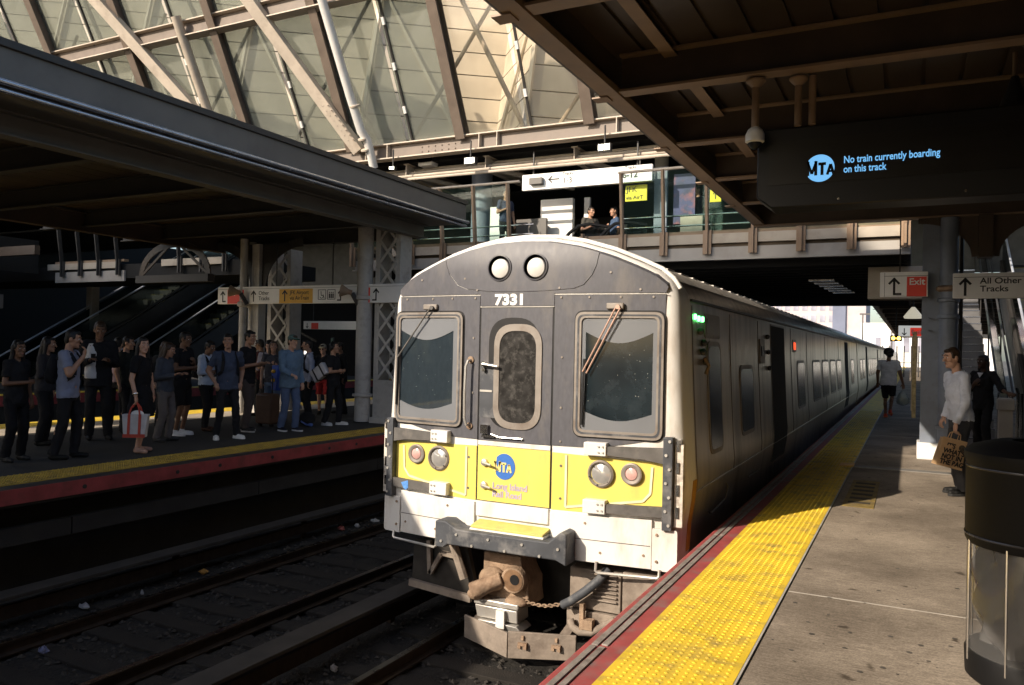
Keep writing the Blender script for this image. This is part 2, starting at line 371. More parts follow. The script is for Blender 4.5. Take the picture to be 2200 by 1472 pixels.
# ballast bed, gently uneven
b = MB(); nx, ny = 60, 150
for j in range(ny + 1):
    for i in range(nx + 1):
        x = -7.6 + 8.0 * i / nx; y = -3 + 33 * j / ny
        b.v.append((x, y, -1.385 + 0.022 * math.sin(x * 9 + y * 5) * math.sin(y * 7.3 - x * 4) + random.uniform(-.018, .018)))
for j in range(ny):
    for i in range(nx):
        q = j * (nx + 1) + i; b.f.append([q, q + 1, q + nx + 2, q + nx + 1]); b.m.append(0)
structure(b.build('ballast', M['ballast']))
b = MB(); b.box(-22, 0.35, 30, 170, -1.44, -1.40); b.box(-21.2, -13.2, -6, 30, -1.44, -1.40)
structure(b.build('ballast_far', M['ballast']))

def track(cx, label, y0=-3, y1=120):
    t = thing('railway_track', label, 'railway track', (cx, y0, -1.4), 'railway tracks between the platforms')
    b = MB(); y = y0
    while y < 34:
        b.box(cx - 1.28 + random.uniform(-.04, .04), cx + 1.28, y, y + .22, -1.43, -1.352 + random.uniform(-.006, .006)); y += .55
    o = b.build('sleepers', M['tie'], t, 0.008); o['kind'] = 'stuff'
    for s in (-1, 1):
        x = cx + s * .7525; b = MB()
        b.prism([(x - .07, y0, -1.35), (x + .07, y0, -1.35), (x + .07, y0, -1.335), (x + .012, y0, -1.32), (x + .012, y0, -1.255), (x + .036, y0, -1.245), (x + .036, y0, -1.222), (x - .036, y0, -1.222), (x - .036, y0, -1.245), (x - .012, y0, -1.255), (x - .012, y0, -1.32), (x - .07, y0, -1.335)], (0, y1 - y0, 0))
        o = b.build('rail', M['rail'], t)
        h = MB(); h.box(x - .03, x + .03, y0, y1, -1.2215, -1.218); h.build('rail_head', M['railtop'], o)
    return t
track(-1.84, 'railway track under the train, beside the sunlit platform edge')
track(-5.25, 'empty railway track along the shaded platform with the waiting crowd')
def third_rail(x, label):
    t = thing('third_rail', label, 'third rail', (x, 0, -1.35), 'covered third rails beside the tracks')
    b = MB(); b.box(x - .03, x + .03, -3, 60, -1.26, -1.12); b.build('conductor', M['rail'], t)
    b = MB(); b.box(x - .13, x + .13, -3, 60, -1.04, -1.0); b.build('cover_board', M['cover'], t, 0.006)
    b = MB(); y = -2.5
    while y < 30: b.box(x - .14, x - .09, y, y + .08, -1.37, -1.04); y += 2.4
    o = b.build('bracket', M['rail'], t); o['kind'] = 'stuff'
third_rail(-3.33, 'long covered third rail lying left of the train')
third_rail(-6.72, 'long covered third rail below the far platform edge')

# near platform: top at z = 0, edge at x = 0
b = MB(); b.box(0.0, 9.9, -5, 170, -0.32, -0.004); b.box(0.9, 9.0, -5, 170, -1.45, -0.32)
structure(b.build('platform', M['concrete']))
b = MB(); b.box(0.0, 0.10, 12.75, 12.95, 0, 0.004)
b.box(0.86, 9.0, 12.78, 13.0, -0.004, 0.006)
structure(b.build('platform_joint', mat('joint_cover', (0.20, 0.19, 0.175), 0.6, var=0.15)))
b = MB()                                  # hairline saw cuts in the concrete
b.box(0.86, 9, 5.80, 5.806, -0.004, 0.0012); b.box(0.86, 9, 1.2, 1.206, -.004, .0012); b.box(.86, 9, 18.2, 18.21, -.004, .0012)
structure(b.build('platform_crack', mat('crack_line', (0.30, 0.28, 0.25), 0.8)))
rc = random.Random(5)
b = MB()                                      # trodden chewing gum
for k in range(150):
    x = rc.uniform(.9, 2.6); y = rc.uniform(2.2, 11) if k % 2 else rc.uniform(2.2, 6); r = rc.uniform(.006, .019); o = len(b.v); n = 9
    for i in range(n): t_ = 6.2832 * i / n; q = r * rc.uniform(.75, 1.2); b.v.append((x + q * math.cos(t_), y + q * math.sin(t_), -.0015))
    b.v.append((x, y, .0004))
    for i in range(n): b.f.append([o + i, o + (i + 1) % n, o + n]); b.m.append(0)
o = structure(b.build('gum_spots', mat('gum_spot', (.085, .075, .065), .8, var=.4, scale=3))); o['kind'] = 'stuff'; o['label'] = 'dark trodden gum spots on the concrete platform'; o['category'] = 'gum spots'
b = MB(); b.box(-0.006, 0.222, -5, 170, -0.02, 0.003); b.box(-0.012, -0.004, -5, 170, -0.28, 0.0)
structure(b.build('platform_edge', M['red'], None, 0.004))
b = MB()
for y in [(-5 + 3.05 * k) for k in range(40)]:
    b.box(0.03, 0.068, y, y + 3.035, 0.003, 0.012); b.box(0.082, 0.12, y + .02, y + 3.04, 0.003, 0.012)
structure(b.build('rub_strip', M['rub'], None, 0.003))

def tactile(name, x0, y0, y1, dome_to, sp=0.0508, m='yellow', hs=1.0):
    b = MB(); y = y0; k = 0
    while y < y1:
        L = 1.22 if y < dome_to else 8.0
        dz = random.uniform(0, .0012)
        b.box(x0, x0 + .61, y, min(y + L, y1) - .004, -0.004, 0.008 + dz); y += L
    ny = int((dome_to - y0) / sp)
    for j in range(ny):
        yy = y0 + (j + .5) * sp; near = yy < 8.5; n = 8 if near else 5
        for i in range(12):
            x = x0 + .025 + (i + .5) * .5608 / 12 ; o = len(b.v)
            prof = ((.0125, .0075), (.0105, .0118), (.006, .0135)) if near else ((.0125, .0075), (.008, .0132))
            for r, z in prof:
                for q in range(n): t = 6.2832 * q / n; b.v.append((x + r * math.cos(t), yy + r * math.sin(t), .0075 + (z - .0075) * hs))
            for a in range(len(prof) - 1):
                for q in range(n): b.f.append([o + a * n + q, o + a * n + (q + 1) % n, o + (a + 1) * n + (q + 1) % n, o + (a + 1) * n + q]); b.m.append(0)
            b.f.append([o + (len(prof) - 1) * n + q for q in range(n)]); b.m.append(0)
    return structure(b.build(name, M[m]))
tactile('tactile_paving', 0.225, 0.9, 168, 26)
b = MB(); b.box(0.836, 0.848, -5, 60, -0.004, 0.007)
structure(b.build('edge_trim', mat('edge_trim_pale', (0.42, 0.40, 0.36), 0.6, var=0.2)))
# worn yellow stencil on the slab, and the yellow end of the joint cover
t = thing('floor_marking', 'worn yellow painted floor marking patch beside the tactile strip, in shadow', 'floor marking', (1.1, 10.4, 0))
b = MB(); b.box(0.94, 1.26, 9.40, 11.45, -0.002, 0.0035)
b.build('paint', mat('worn_yellow', (0.23, 0.165, 0.05), 0.75, var=0.3, scale=9, dark=(0.15, 0.125, 0.09), dscale=7, damt=0.95), t)
b = MB()
for k in range(6): b.box(0.985, 1.215, 9.62 + k * .30, 9.74 + k * .30, 0.003, 0.0062)
b.build('stencil_bars', mat('worn_black', (0.055, 0.045, 0.03), 0.8, var=0.4, scale=20), t)
t = thing('cable_ramp', 'small orange yellow ramp end on the tactile strip at the joint', 'ramp', (0.78, 12.9, 0))
b = MB(); b.prism([(0.66, 12.7, 0.014), (0.66, 13.05, 0.014), (0.86, 13.05, 0.03), (0.86, 12.7, 0.03)], (0, 0, -.016)); b.build('ramp_plate', mat('ramp_yellow', (0.75, 0.42, 0.06), .5), t)

# far platform: edge at x = -7.1
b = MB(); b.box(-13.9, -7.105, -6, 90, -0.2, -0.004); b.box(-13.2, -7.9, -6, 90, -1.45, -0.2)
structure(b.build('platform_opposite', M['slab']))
b = MB(); b.box(-7.105, -7.08, -6, 90, -0.165, 0.0)
for k in range(40): y = -5.2 + 1.02 * k + (.3 if k % 3 == 0 else 0); b.tube((-7.082, y, -.085), (-7.070, y, -.085), .026, n=8, mi=1)
structure(b.build('platform_fascia', [M['fasred'], M['darkgrey']]))
b = MB()
for k in range(32): b.box(-7.34, -7.25, -6 + 3 * k, -3.02 + 3 * k, -0.66, -0.46)
structure(b.build('platform_beam', M['slab']))
tactile('tactile_paving_opposite', -7.96, 0.9, 60, 20, sp=.068, m='yellowdim', hs=2.2)
b = MB(); b.box(-7.33, -7.11, -6, 90, -0.004, .004)
structure(b.build('edge_paint', M['darkgrey']))
b = MB(); b.box(-13.78, -13.0, -6, 60, -0.004, .006); structure(b.build('yellow_edge_line', M['yellow']))
b = MB(); b.box(-13.0, -12.0, -6, 60, -0.004, .003); structure(b.build('sunlit_rear_strip', M['tan']))  # pale colour painted where the sun falls on the slab
# the platform beyond
b = MB(); b.box(-28.2, -21.3, -6, 90, -1.45, -0.004); structure(b.build('platform_distant', M['slab']))
b = MB(); b.box(-22.0, -21.35, -6, 80, -.004, .006); structure(b.build('yellow_edge_line', M['yellow']))
b = MB(); b.box(-21.3, -21.27, -6, 80, -.3, 0); structure(b.build('platform_fascia', M['fasred']))
b = MB(); b.box(-36, -31.6, -6, 80, -1.45, -0.004); b.box(-31.6, -31.5, -6, 80, -.3, -.004)
structure(b.build('platform_distant', M['slab']))
b = MB(); b.box(-32.6, -31.65, -6, 80, -.004, .006); structure(b.build('yellow_edge_line', M['yellow']))

b = MB(); b.box(9.95, 10.2, -32, 14, -1.4, 4.45); tag(b.build('light_block_side', M['darkgrey']), 'added dark wall closing off sky light beside the near platform, out of the picture', 'wall')  # unseen, added to keep stray sky light from the right out
b = MB(); b.box(2.6, 9.95, -14.2, -14, 0, 4.2); tag(b.build('light_block_rear', M['darkgrey']), 'added dark wall closing off sky light behind the viewpoint, out of the picture', 'wall')  # added out of view to cut sky light from behind
b = MB(); b.box(-36, -8.5, -28.2, -28, -1.4, 4.2); tag(b.build('light_block_end', M['darkgrey']), 'added dark wall closing off sky light behind the far platform', 'wall')  # unseen wall put in against sky light under the left canopy
# loose ballast stones
b = MB(); rs = random.Random(11)
for k in range(5200):
    x = rs.uniform(-7.0, -.15); y = rs.uniform(2.6, 12.5) if k % 3 else rs.uniform(2.6, 7.5); r = rs.uniform(.014, .036)
    q = [Vector((rs.uniform(-1, 1), rs.uniform(-1, 1), rs.uniform(-.6, 1))) for _ in range(1)][0]
    a = rs.uniform(0, 6.28); z = -1.385 + rs.uniform(-.004, .012); o = len(b.v)
    for i in range(5): t_ = a + i * 1.2566 + rs.uniform(-.3, .3); b.v.append((x + r * math.cos(t_) * rs.uniform(.8, 1.2), y + r * math.sin(t_) * rs.uniform(.7, 1.1), z + rs.uniform(0, .3) * r))
    b.v.append((x + rs.uniform(-.4, .4) * r, y + rs.uniform(-.4, .4) * r, z + r * rs.uniform(.7, 1.2)))
    for i in range(5): b.f.append([o + i, o + (i + 1) % 5, o + 5]); b.m.append(0)
o = b.build('gravel', mat('gravel_stone', (.035, .031, .027), .9, var=.55, scale=6), smooth=False); o['kind'] = 'stuff'; o['label'] = 'loose dark gravel stones between the rails'; o['category'] = 'gravel'

# ================================================================ canopies
def canopy_right(y0, y1, xe, ze, rib_ys, label, xr=9.9, fine=True):
    t = thing('platform_canopy', label, 'canopy', (xe, y0, ze), 'platform canopies')
    zd = ze + .34
    b = MB(); x = xe + .1
    while x < xr:
        b.box(x, x + .275, y0, y1, zd, zd + .035); x += .315
    b.box(xe, xr, y0, y1, zd + .034, zd + .12)
    b.build('deck', M['deck'], t)
    b = MB(); b.box(xe - .02, xe, y0, y1, ze - .02, zd + .3); b.build('fascia', M['deck'], t)
    b = MB(); b.box(xe + .002, xe + .15, y0, y1, ze - .02, ze + .006); b.box(xe + .15, xe + .165, y0, y1, ze - .02, ze + .04)
    b.build('edge_flange', M['steeltan'], t)
    b = MB(); b.beam((xe + .09, y0, ze + .2), (xe + .09, y1, ze + .2), .02, .36)
    b.build('edge_girder', M['steelbrown'], t)
    for ry in rib_ys:
        b = MB(); b.ibeam((xe + .17, ry, ze + .165), (xr, ry, ze + .165), .16, .34, .022, .014, mf=1)
        # packing plates under the flange ends
        b.box(xe - .09, xe + .06, ry - .07, ry + .07, ze - .034, ze - .021, 1)
        b.build('rib', [M['steelbrown'], M['steeltan']], t)
    b = MB(); b.beam((xe + .62, y0, ze + .31), (xe + .62, y1, ze + .31), .03, .06); b.box(xe + .56, xe + .68, y0, y1, ze + .268, ze + .278); b.build('purlin', M['steeltan'], t)
    return t
cr = canopy_right(-30, 14.5, -0.94, 3.97, [-28, -24, -20, -16, -12, -8, -4.9, -2.95, -1.0, 0.95, 2.88, 4.81, 6.74, 8.67, 10.60, 12.45], 'brown steel platform canopy over the near platform, hanging screen below it')
# deep end beam of the canopy and its arched brackets
b = MB()
b.beam((-.94, 14.52, 4.17), (9.9, 14.52, 4.17), .05, .46)
b.box(-.94, 9.9, 14.42, 14.64, 3.93, 3.952, 1)
b.build('end_beam', [M['steelbrown'], M['steeltan']], cr)
b = MB()
def arch(x0, z0, x1, z1, y, n=10):
    # quarter arch plate from under the beam at x0 to the foot of the bracket at x1
    pts = []
    for k in range(n + 1):
        a = math.pi / 2 * k / n; pts.append((x0 + (x1 - x0) * math.sin(a), y, z0 - (z0 - z1) * (1 - math.cos(a))))
    return pts
for sx in (1, -1):
    xc = 2.62; a = arch(xc - sx * .95, 3.93, xc - sx * .10, 3.28, 14.5)
    b.prism(a + [(xc, 14.5, 3.28), (xc, 14.5, 3.93)], (0, .05, 0))
    for p, q in zip(a, a[1:]): b.beam(p, q, .18, .02, (0, 1, 0), 0)
b.box(xc - .1, xc + .1, 14.4, 14.66, 3.26, 3.94)
b.build('arched_bracket', M['steelbrown'], cr)
canopy_right(31.5, 110, 0.15, 3.75, [34 + 4 * k for k in range(12)], 'dark canopy over the near platform continuing beyond the footbridge')

cl = thing('platform_canopy', 'grey fascia platform canopy over the waiting crowd, seen from the side', 'canopy', (-7.0, -30, 4.25), 'platform canopies')
b = MB(); b.box(-7.04, -7.0, -30, 14.6, 4.36, 4.72); b.build('fascia', M['fascia'], cl)
b = MB(); b.box(-7.06, -6.96, -30, 14.62, 4.72, 4.81); b.build('fascia_cap', M['darkgrey'], cl, 0.008)
b = MB(); b.box(-7.04, -6.93, -8, 14.6, 4.34, 4.37); b.tube((-6.94, -8, 4.34), (-6.94, 14.6, 4.34), .036, n=12); b.tube((-6.99, -8, 4.262), (-6.99, 14.6, 4.262), .03, n=12)
b.build('gutter_pipe', M['gutter'], cl)
b = MB(); b.box(-8.0, -7.04, -30, 14.55, 4.30, 4.335); b.build('soffit', M['fascia'], cl)
b = MB(); b.ibeam((-7.95, -30, 4.155), (-7.95, 14.4, 4.155), .24, .29, .022, .02); b.build('girder', M['fascia'], cl)
b = MB()
x = -15.3
while x < -8.05: b.box(x, x + .36, -30, 14.5, 4.34, 4.37); x += .38
b.box(-15.3, -7.05, -30, 14.5, 4.375, 4.70)
b.build('deck', M['deck'], cl)
for ry in [-5 + 1.95 * k for k in range(10)] + [14.4]:
    b = MB(); b.ibeam((-15.3, ry, 4.17), (-8.08, ry, 4.17), .15, .32, .02, .014, mf=1); b.build('rib', [M['darkgrey'], M['darkgrey']], cl)
b = MB(); b.ibeam((-13.9, -8, 4.1), (-13.9, 14.4, 4.1), .2, .4, .02, .02); b.build('girder', M['steelbrown'], cl)
# arched bracket ribs beneath the canopy
def arch_bracket(cx, y, half, z_top, z_foot):
    t = thing('arched_bracket', 'dark curved steel arch frame under the canopy, left of the flared bracket', 'bracket', (cx, y, z_foot))
    b = MB()
    for s in (-1, 1):
        pts = [(cx + s * half * math.cos(math.pi / 2 * k / 9), y, z_foot + (z_top - z_foot) * math.sin(math.pi / 2 * k / 9)) for k in range(10)]
        for p, q in zip(pts, pts[1:]): b.beam(p, q, .16, .035, (0, 1, 0))
        b.beam((cx + s * half, y, z_foot), (cx + s * half * .1, y, z_top + .02), .03, .06)
    b.build('arch_rib', M['deck'], t)
    b = MB(); b.box(cx - half - .1, cx + half + .1, y - .1, y + .1, z_foot - .18, z_foot); b.build('tie_bar', M['darkgrey'], t)
    return t
arch_bracket(-14.3, 13.2, 1.15, 4.0, 3.25)
fb = thing('flared_bracket', 'dark flared column bracket curving up to the canopy left of the long sign', 'bracket', (-12.28, 13.9, 2.9))
b = MB()
for sx in (1, -1):
    a = arch(-12.28 + sx * 1.35, 4.0, -12.28 + sx * .14, 2.95, 13.92)
    b.prism(a + [(-12.28, 13.92, 2.95), (-12.28, 13.92, 4.0)], (0, .05, 0))
    for p, q in zip(a, a[1:]): b.beam(p, q, .2, .025, (0, 1, 0), 0)
b.build('arched_plate', M['darkgrey'], fb)
b = MB(); b.box(-12.40, -12.16, 13.82, 14.06, 0, 4.0); b.build('column', M['lattice'], fb, .01)
# third canopy, over the platform beyond
t = thing('platform_canopy', 'dark canopy over the platform beyond the escalators', 'canopy', (-25, -6, 4), 'platform canopies')
b = MB(); b.box(-36.4, -23.2, -30, 15.4, 3.9, 4.6); b.build('deck', M['deck'], t)
b = MB(); b.box(-23.2, -23.15, -30, 15.4, 3.7, 4.75); b.build('fascia', M['blackmatte'], t)
b = MB()
for k in range(9): b.box(-29, -19.8, -6 + 2.4 * k, -5.85 + 2.4 * k, 3.95, 4.2)
b.build('ribs', M['steelbrown'], t)
for k in range(5):
    t = thing('canopy_post', 'slim grey post holding the canopy of the platform beyond, %s' % ['first', 'second', 'third', 'fourth', 'fifth'][k] + ' one along the track', 'post', (-24.6, 1.5 + 4.2 * k, 0), 'posts of the platform beyond')
    b = MB(); b.beam((-24.6, 1.5 + 4.2 * k, 0), (-24.6, 1.5 + 4.2 * k, 4.2), .3, .3, (0, 1, 0)); b.build('shaft', M['lattice'], t, .01)
    b = MB(); b.box(-24.8, -24.4, 1.3 + 4.2 * k, 1.7 + 4.2 * k, 0, .25); b.build('base', M['slab'], t)
# dark backdrop walls, added to close off the sky at the left
b = MB(); b.box(-36, -6.6, 34, 34.3, -1.45, 6.7); tag(b.build('backdrop_wall', M['blackmatte']), 'added dark backdrop behind the escalators, seen under the footbridge', 'wall')
b = MB(); b.box(-37, -36.5, -32, 60, -1.45, 7); tag(b.build('backdrop_wall', M['blackmatte']), 'dark backdrop wall closing the view far left', 'wall')


# ================================================================ footbridge / mezzanine over the tracks
br = thing('footbridge', 'tan panelled footbridge mezzanine crossing over the train and tracks', 'footbridge', (-6, 15.8, 3.5))
b = MB(); b.box(-10.9, 1.56, 15.80, 15.86, 3.52, 3.765); b.box(-10.9, 1.56, 15.70, 15.80, 3.50, 3.53); b.box(-22.9, -19.6, 15.80, 15.86, 3.44, 3.765); b.each('girder', M['grey'], br)
b = MB()
px = [1.47 - .886 * k for k in range(46)]
for a, c in zip(px, px[1:]):
    if a > -10.0 or -22.9 < a < -19.6 or -17.2 < a < -15.3: b.box(c + .085, a - .085, 15.76, 15.80, 3.835, 4.03)
b.each('parapet_panel', M['tan'], br, .006)
b = MB(); b.box(-10.9, 1.52, 15.83, 15.9, 3.765, 3.835); b.each('panel_gap', mat('gap_brown', (0.10, 0.075, 0.05), .8, var=.3), br)  # dark brown strip filling the slot under the panels
b = MB(); b.box(-10.9, 1.50, 15.785, 15.95, 4.032, 4.10); b.box(-22.9, -19.6, 15.785, 15.95, 4.032, 4.10); b.each('kerb_angle', M['steeltan'], br)
for k, x in enumerate(px):
    if -15.3 < x < -10.95 or -19.5 < x < -17.2 or x < -23: continue
    b = MB(); zt = 5.35 if not -6.0 < x < -4.0 else 4.15
    for s in (-1, 1): b.box(x + s * .055 - .028, x + s * .055 + .028, 15.71, 15.76, 3.62, 4.10)
    b.box(x - .022, x + .022, 15.66, 15.76, 3.62, 4.10)
    b.beam((x, 15.71, 4.06), (x, 15.71 - (zt - 4.06) * .13, zt), .05, .11, (0, 1, 0))
    b.build('rail_post', M['steeltan' if x > -14 else 'darkgrey'], br)  # posts at the far left get a dark colour to dim them
b = MB(); b.box(-10.85, 1.5, 15.87, 30, 3.53, 3.60); b.box(-10.85, 1.5, 15.95, 30, 3.86, 3.95); b.box(-40, -14.35, 15.87, 18.3, 3.53, 3.95)
for k in range(24):
    b.box(-10.85, 1.5, 16.1 + .58 * k, 16.22 + .58 * k, 3.38, 3.53)
b.box(1.46, 1.56, 15.86, 30, 3.40, 4.0)
b.build('deck', M['blackmatte'], br)
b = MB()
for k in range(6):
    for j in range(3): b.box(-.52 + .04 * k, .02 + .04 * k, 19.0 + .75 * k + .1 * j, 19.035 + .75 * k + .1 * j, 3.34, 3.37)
b.each('soffit_glints', M['chrome'], br)  # bright slats added in place of sun glints under the deck
# glazing of the parapet
for k, (xa, xb) in enumerate(zip(px[1:], px)):
    zt = 5.35
    if xa < -26: break
    if xa < -10.95 or -6.9 < xa < -4.0: continue
    b = MB(); f = .13
    b.prism([(xa + .05, 15.72, 4.1), (xb - .05, 15.72, 4.1), (xb - .05, 15.72 - (zt - 4.1) * f, zt - .03), (xa + .05, 15.72 - (zt - 4.1) * f, zt - .03)], (0, .012, 0))
    b.build('glass_panel', M['glassrail'], br)
b = MB(); b.tube((-10.9, 15.55, 5.36), (-6.2, 15.55, 5.36), .03); b.tube((-3.9, 15.55, 5.36), (1.47, 15.55, 5.36), .03); b.each('top_rail', M['hallsteel'], br)
for z in (4.45, 4.24):
    b = MB(); b.tube((-10.9, 15.9, z), (-6.0, 15.9, z), .018, n=8); b.tube((-3.9, 15.9, z), (1.4, 15.9, z), .018, n=8); b.each('handrail', M['chrome'], br)

# mezzanine interior
mz = thing('mezzanine_hall', 'lit mezzanine interior with white wall panels behind the glass parapet', 'hall', (-6, 22, 3.95))
b = MB(); b.box(-21, 6, 24.0, 24.3, 3.95, 7.2); b.build('back_wall', mat('mezz_dark_wall', (0.06, 0.06, 0.058), .6, var=.3), mz)
b = MB(); b.box(-7.1, -6.2, 18.6, 18.75, 3.95, 5.55); b.build('white_panel', M['cleanwhite'], mz)
b = MB(); b.box(-7.6, -6.75, 18.2, 18.3, 3.95, 5.0); b.build('stair_panel', M['fascia'], mz)
b = MB(); b.box(-5.9, -5.0, 19.4, 19.8, 3.95, 4.95); b.build('kiosk', M['fascia'], mz, .01)
b = MB(); b.box(-5.8, -5.3, 19.38, 19.40, 4.45, 4.85); b.build('kiosk_screen', M['black'], mz)
b = MB(); b.box(-6.0, -5.85, 18.9, 19.0, 3.95, 5.6); b.box(-8.05, -7.55, 17.6, 17.68, 3.95, 5.25); b.build('white_post', M['cleanwhite'], mz)
b = MB(); b.box(-40, 6, 17.3, 25, 6.5, 6.62); b.box(-40, 6, 19.6, 25, 5.98, 6.06)
b.build('ceiling', M['blackmatte'], mz)
for k in range(10):
    b = MB(); b.ibeam((-20 + 2.4 * k, 17.2, 6.3), (-20 + 2.4 * k, 24, 6.3), .16, .36, .02, .02); b.beam((-20 + 2.4 * k, 17.3, 6.2), (-18.6 + 2.4 * k, 19.6, 6.0), .1, .1); b.build('ceiling_beam', M['hallsteel'], mz)
for k in range(4):
    b = MB(); b.tube((-14, 16.95 + .22 * k, 6.0 + .13 * k), (2, 16.95 + .22 * k, 6.0 + .13 * k), .04, n=8); b.build('ceiling_pipe', M['hallsteel'], mz)
b = MB(); b.tube((-8.7, 18.3, 3.95), (-8.7, 18.3, 6.5), .28, n=16); b.build('round_column', M['bluegrey'], mz)
b = MB(); b.tube((-4.0, 19, 3.95), (-4.0, 19, 6.5), .17, n=16); b.build('pipe_column', M['cleanwhite'], mz)
b = MB(); b.box(-3.75, -3.45, 17.6, 17.7, 3.95, 5.9); b.build('steel_frame', M['bluegrey'], mz)
b = MB(); b.box(-3.35, -2.85, 17.8, 17.85, 4.6, 5.75); b.build('poster', mat('poster_navy', (0.05, 0.05, 0.16), .4, var=.5, scale=3, dark=(.5, .12, .08), dscale=2.5, damt=.7), mz)
b = MB(); b.box(-2.7, -2.25, 17.9, 18.0, 3.95, 5.55); b.build('glass_door', M['glassrail'], mz)
b = MB(); b.box(-3.1, -2.6, 17.5, 17.53, 4.18, 4.75); b.build('notice_board', M['tan'], mz)
for p, lab in (((-8.092,16.550,6.218), 'left'), ((-4.616,16.550,6.210), 'right'), ((-10.400,16.550,6.232), 'far')):
    t = thing('floodlight', {'left': 'lit white floodlight under the hall girder above the glass parapet', 'right': 'lit white floodlight high beside the near canopy edge', 'far': 'small lit floodlight by the foot of the white drainpipe'}[lab], 'floodlight', p, 'floodlights under the hall')
    x, y, z = p; s = .5 if lab == 'far' else 1
    b = MB(); b.box(x - .16 * s, x + .16 * s, y + .01, y + .14, z - .09 * s, z + .09 * s); b.build('housing', M['darkgrey'], t, .01)
    b = MB()
    for q in (-1, 1): b.box(x + q * .07 * s - .055 * s, x + q * .07 * s + .055 * s, y - .004, y + .012, z - .06 * s, z + .06 * s)
    b.build('lamp', M['flood'], t)
    b = MB(); b.tube((x, y + .07, z + .08), (x, y + .07, 6.72), .02); b.build('bracket', M['darkgrey'], t)
# speaker box by the girder
t = thing('equipment_box', 'white box hanging below the riveted hall girder', 'box', (-9.846,17.300,6.542))
x, y, z = (-9.846,17.300,6.542)
b = MB(); b.prism([(x - .25, y, z + .15), (x + .25, y, z + .15), (x + .18, y, z - .13), (x - .25, y, z - .13)], (0, .3, 0)); b.build('case', M['cleanwhite'], t, .02)
b = MB(); b.box(x - .05, x + .05, y + .1, y + .2, z + .15, z + .45); b.build('hanger', M['darkgrey'], t)

# overhead sign on the mezzanine
sg = thing('overhead_sign', 'long white overhead sign reading 1-3 and 6-12 inside the mezzanine', 'sign', (-5.3, 17.0, 5.65))
b = MB(); b.box(-6.86, -3.62, 17.0, 17.12, 5.47, 5.85); b.build('panel', M['cleanwhite'], sg, .01)
arrow(sg, -6.02, 16.994, 5.69, .26, 'left', .03)
text('lettering', '1-3', .19, (-5.80, 16.992, 5.58), sg, M['letterblack'])
text('lettering', 'Tracks', .10, (-5.80, 16.992, 5.765), sg, M['letterblack'])
text('lettering', '6-12', .2, (-4.32, 16.992, 5.58), sg, M['letterblack'], bold=.004)
text('lettering', 'Tracks', .10, (-4.26, 16.992, 5.775), sg, M['letterblack'])
b = MB(); b.box(-3.82, -3.66, 16.994, 16.999, 5.72, 5.74); b.build('dash', M['letterblack'], sg)
b = MB(); b.box(-6.62, -6.28, 16.88, 17.0, 5.58, 5.74); b.build('exit_lamp', M['fascia'], sg, .01)
b = MB(); b.box(-6.6, -6.57, 17.04, 17.08, 5.85, 6.4); b.box(-4.0, -3.97, 17.04, 17.08, 5.85, 6.4); b.build('hanger', M['darkgrey'], sg)
sg = thing('yellow_sign', 'yellow hanging sign with JFK lettering below the white overhead sign', 'sign', (-4.0, 17.2, 5.3))
b = MB(); b.box(-4.31, -3.80, 17.2, 17.26, 5.08, 5.44); b.build('panel', M['jfk'], sg)
text('lettering', 'JFK', .18, (-4.28, 17.192, 5.29), sg, M['letterblack'])
text('lettering', 'via AirT', .125, (-4.29, 17.192, 5.12), sg, M['letterblack'])
b = MB(); b.box(-4.0, -3.97, 17.22, 17.24, 5.44, 6.0); b.build('hanger', M['darkgrey'], sg)
sg = thing('yellow_sign', 'small yellow sign by the glass door under the near canopy edge', 'sign', (-2.2, 17.4, 5.1))
b = MB(); b.box(-2.42, -2.18, 17.4, 17.45, 4.98, 5.25); b.build('panel', M['jfk'], sg)
arrow(sg, -2.3, 17.394, 5.13, .16, 'up'); b = MB(); b.box(-2.31, -2.28, 17.41, 17.43, 5.25, 6.0); b.build('hanger', M['darkgrey'], sg)

# ================================================================ glass hall above the bridge
A = 0.52; Y0, Z0 = 17.0, 6.9
def hp(x, z, off=0.0): return Vector((x, Y0 - A * (z - Z0) - off, z))
hl = thing('glass_hall', 'glazed station hall with leaning steel truss front above the footbridge', 'station hall', (-10, 17, 6.7))
UPN = (0, -1, -A)
b = MB(); b.ibeam((-45, 16.9, 6.74), (4, 16.9, 6.74), .3, .40, .03, .03, mf=1)
for x in (-7.95, -7.45, -10.7, -11.4, -4.4): b.box(x - .01, x + .01, 16.75, 16.9, 6.57, 6.91, 1)
for x0 in (-9.5, -9.3, -9.1, -8.9, -8.7, -9.7):
    for z in (6.66, 6.78): b.tube((x0, 16.885, z), (x0, 16.86, z), .018, n=6)
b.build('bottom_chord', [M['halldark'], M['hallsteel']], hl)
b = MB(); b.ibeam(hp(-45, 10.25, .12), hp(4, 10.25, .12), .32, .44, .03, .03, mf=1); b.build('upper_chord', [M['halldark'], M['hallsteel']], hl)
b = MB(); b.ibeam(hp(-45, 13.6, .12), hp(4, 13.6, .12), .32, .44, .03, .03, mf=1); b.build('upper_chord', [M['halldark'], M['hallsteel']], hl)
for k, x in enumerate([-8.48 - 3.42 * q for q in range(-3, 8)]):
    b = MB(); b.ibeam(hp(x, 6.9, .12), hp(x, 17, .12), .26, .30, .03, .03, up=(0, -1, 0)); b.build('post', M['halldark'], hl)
for k, x in enumerate([-10.02 - 1.71 * 2 * q for q in range(-2, 7)]):
    b = MB(); b.beam(hp(x, 6.9, .02), hp(x, 13.6, .02), .05, .06, (0, -1, 0))
    b.build('mullion', M['darkgrey'], hl)
    b = MB()
    for z in (7.6, 8.55, 9.5): b.beam(hp(x, z, .06), hp(x, z + .16, .06), .075, .05, (0, -1, 0))
    b.each('glass_clamp', M['cleanwhite'], hl)
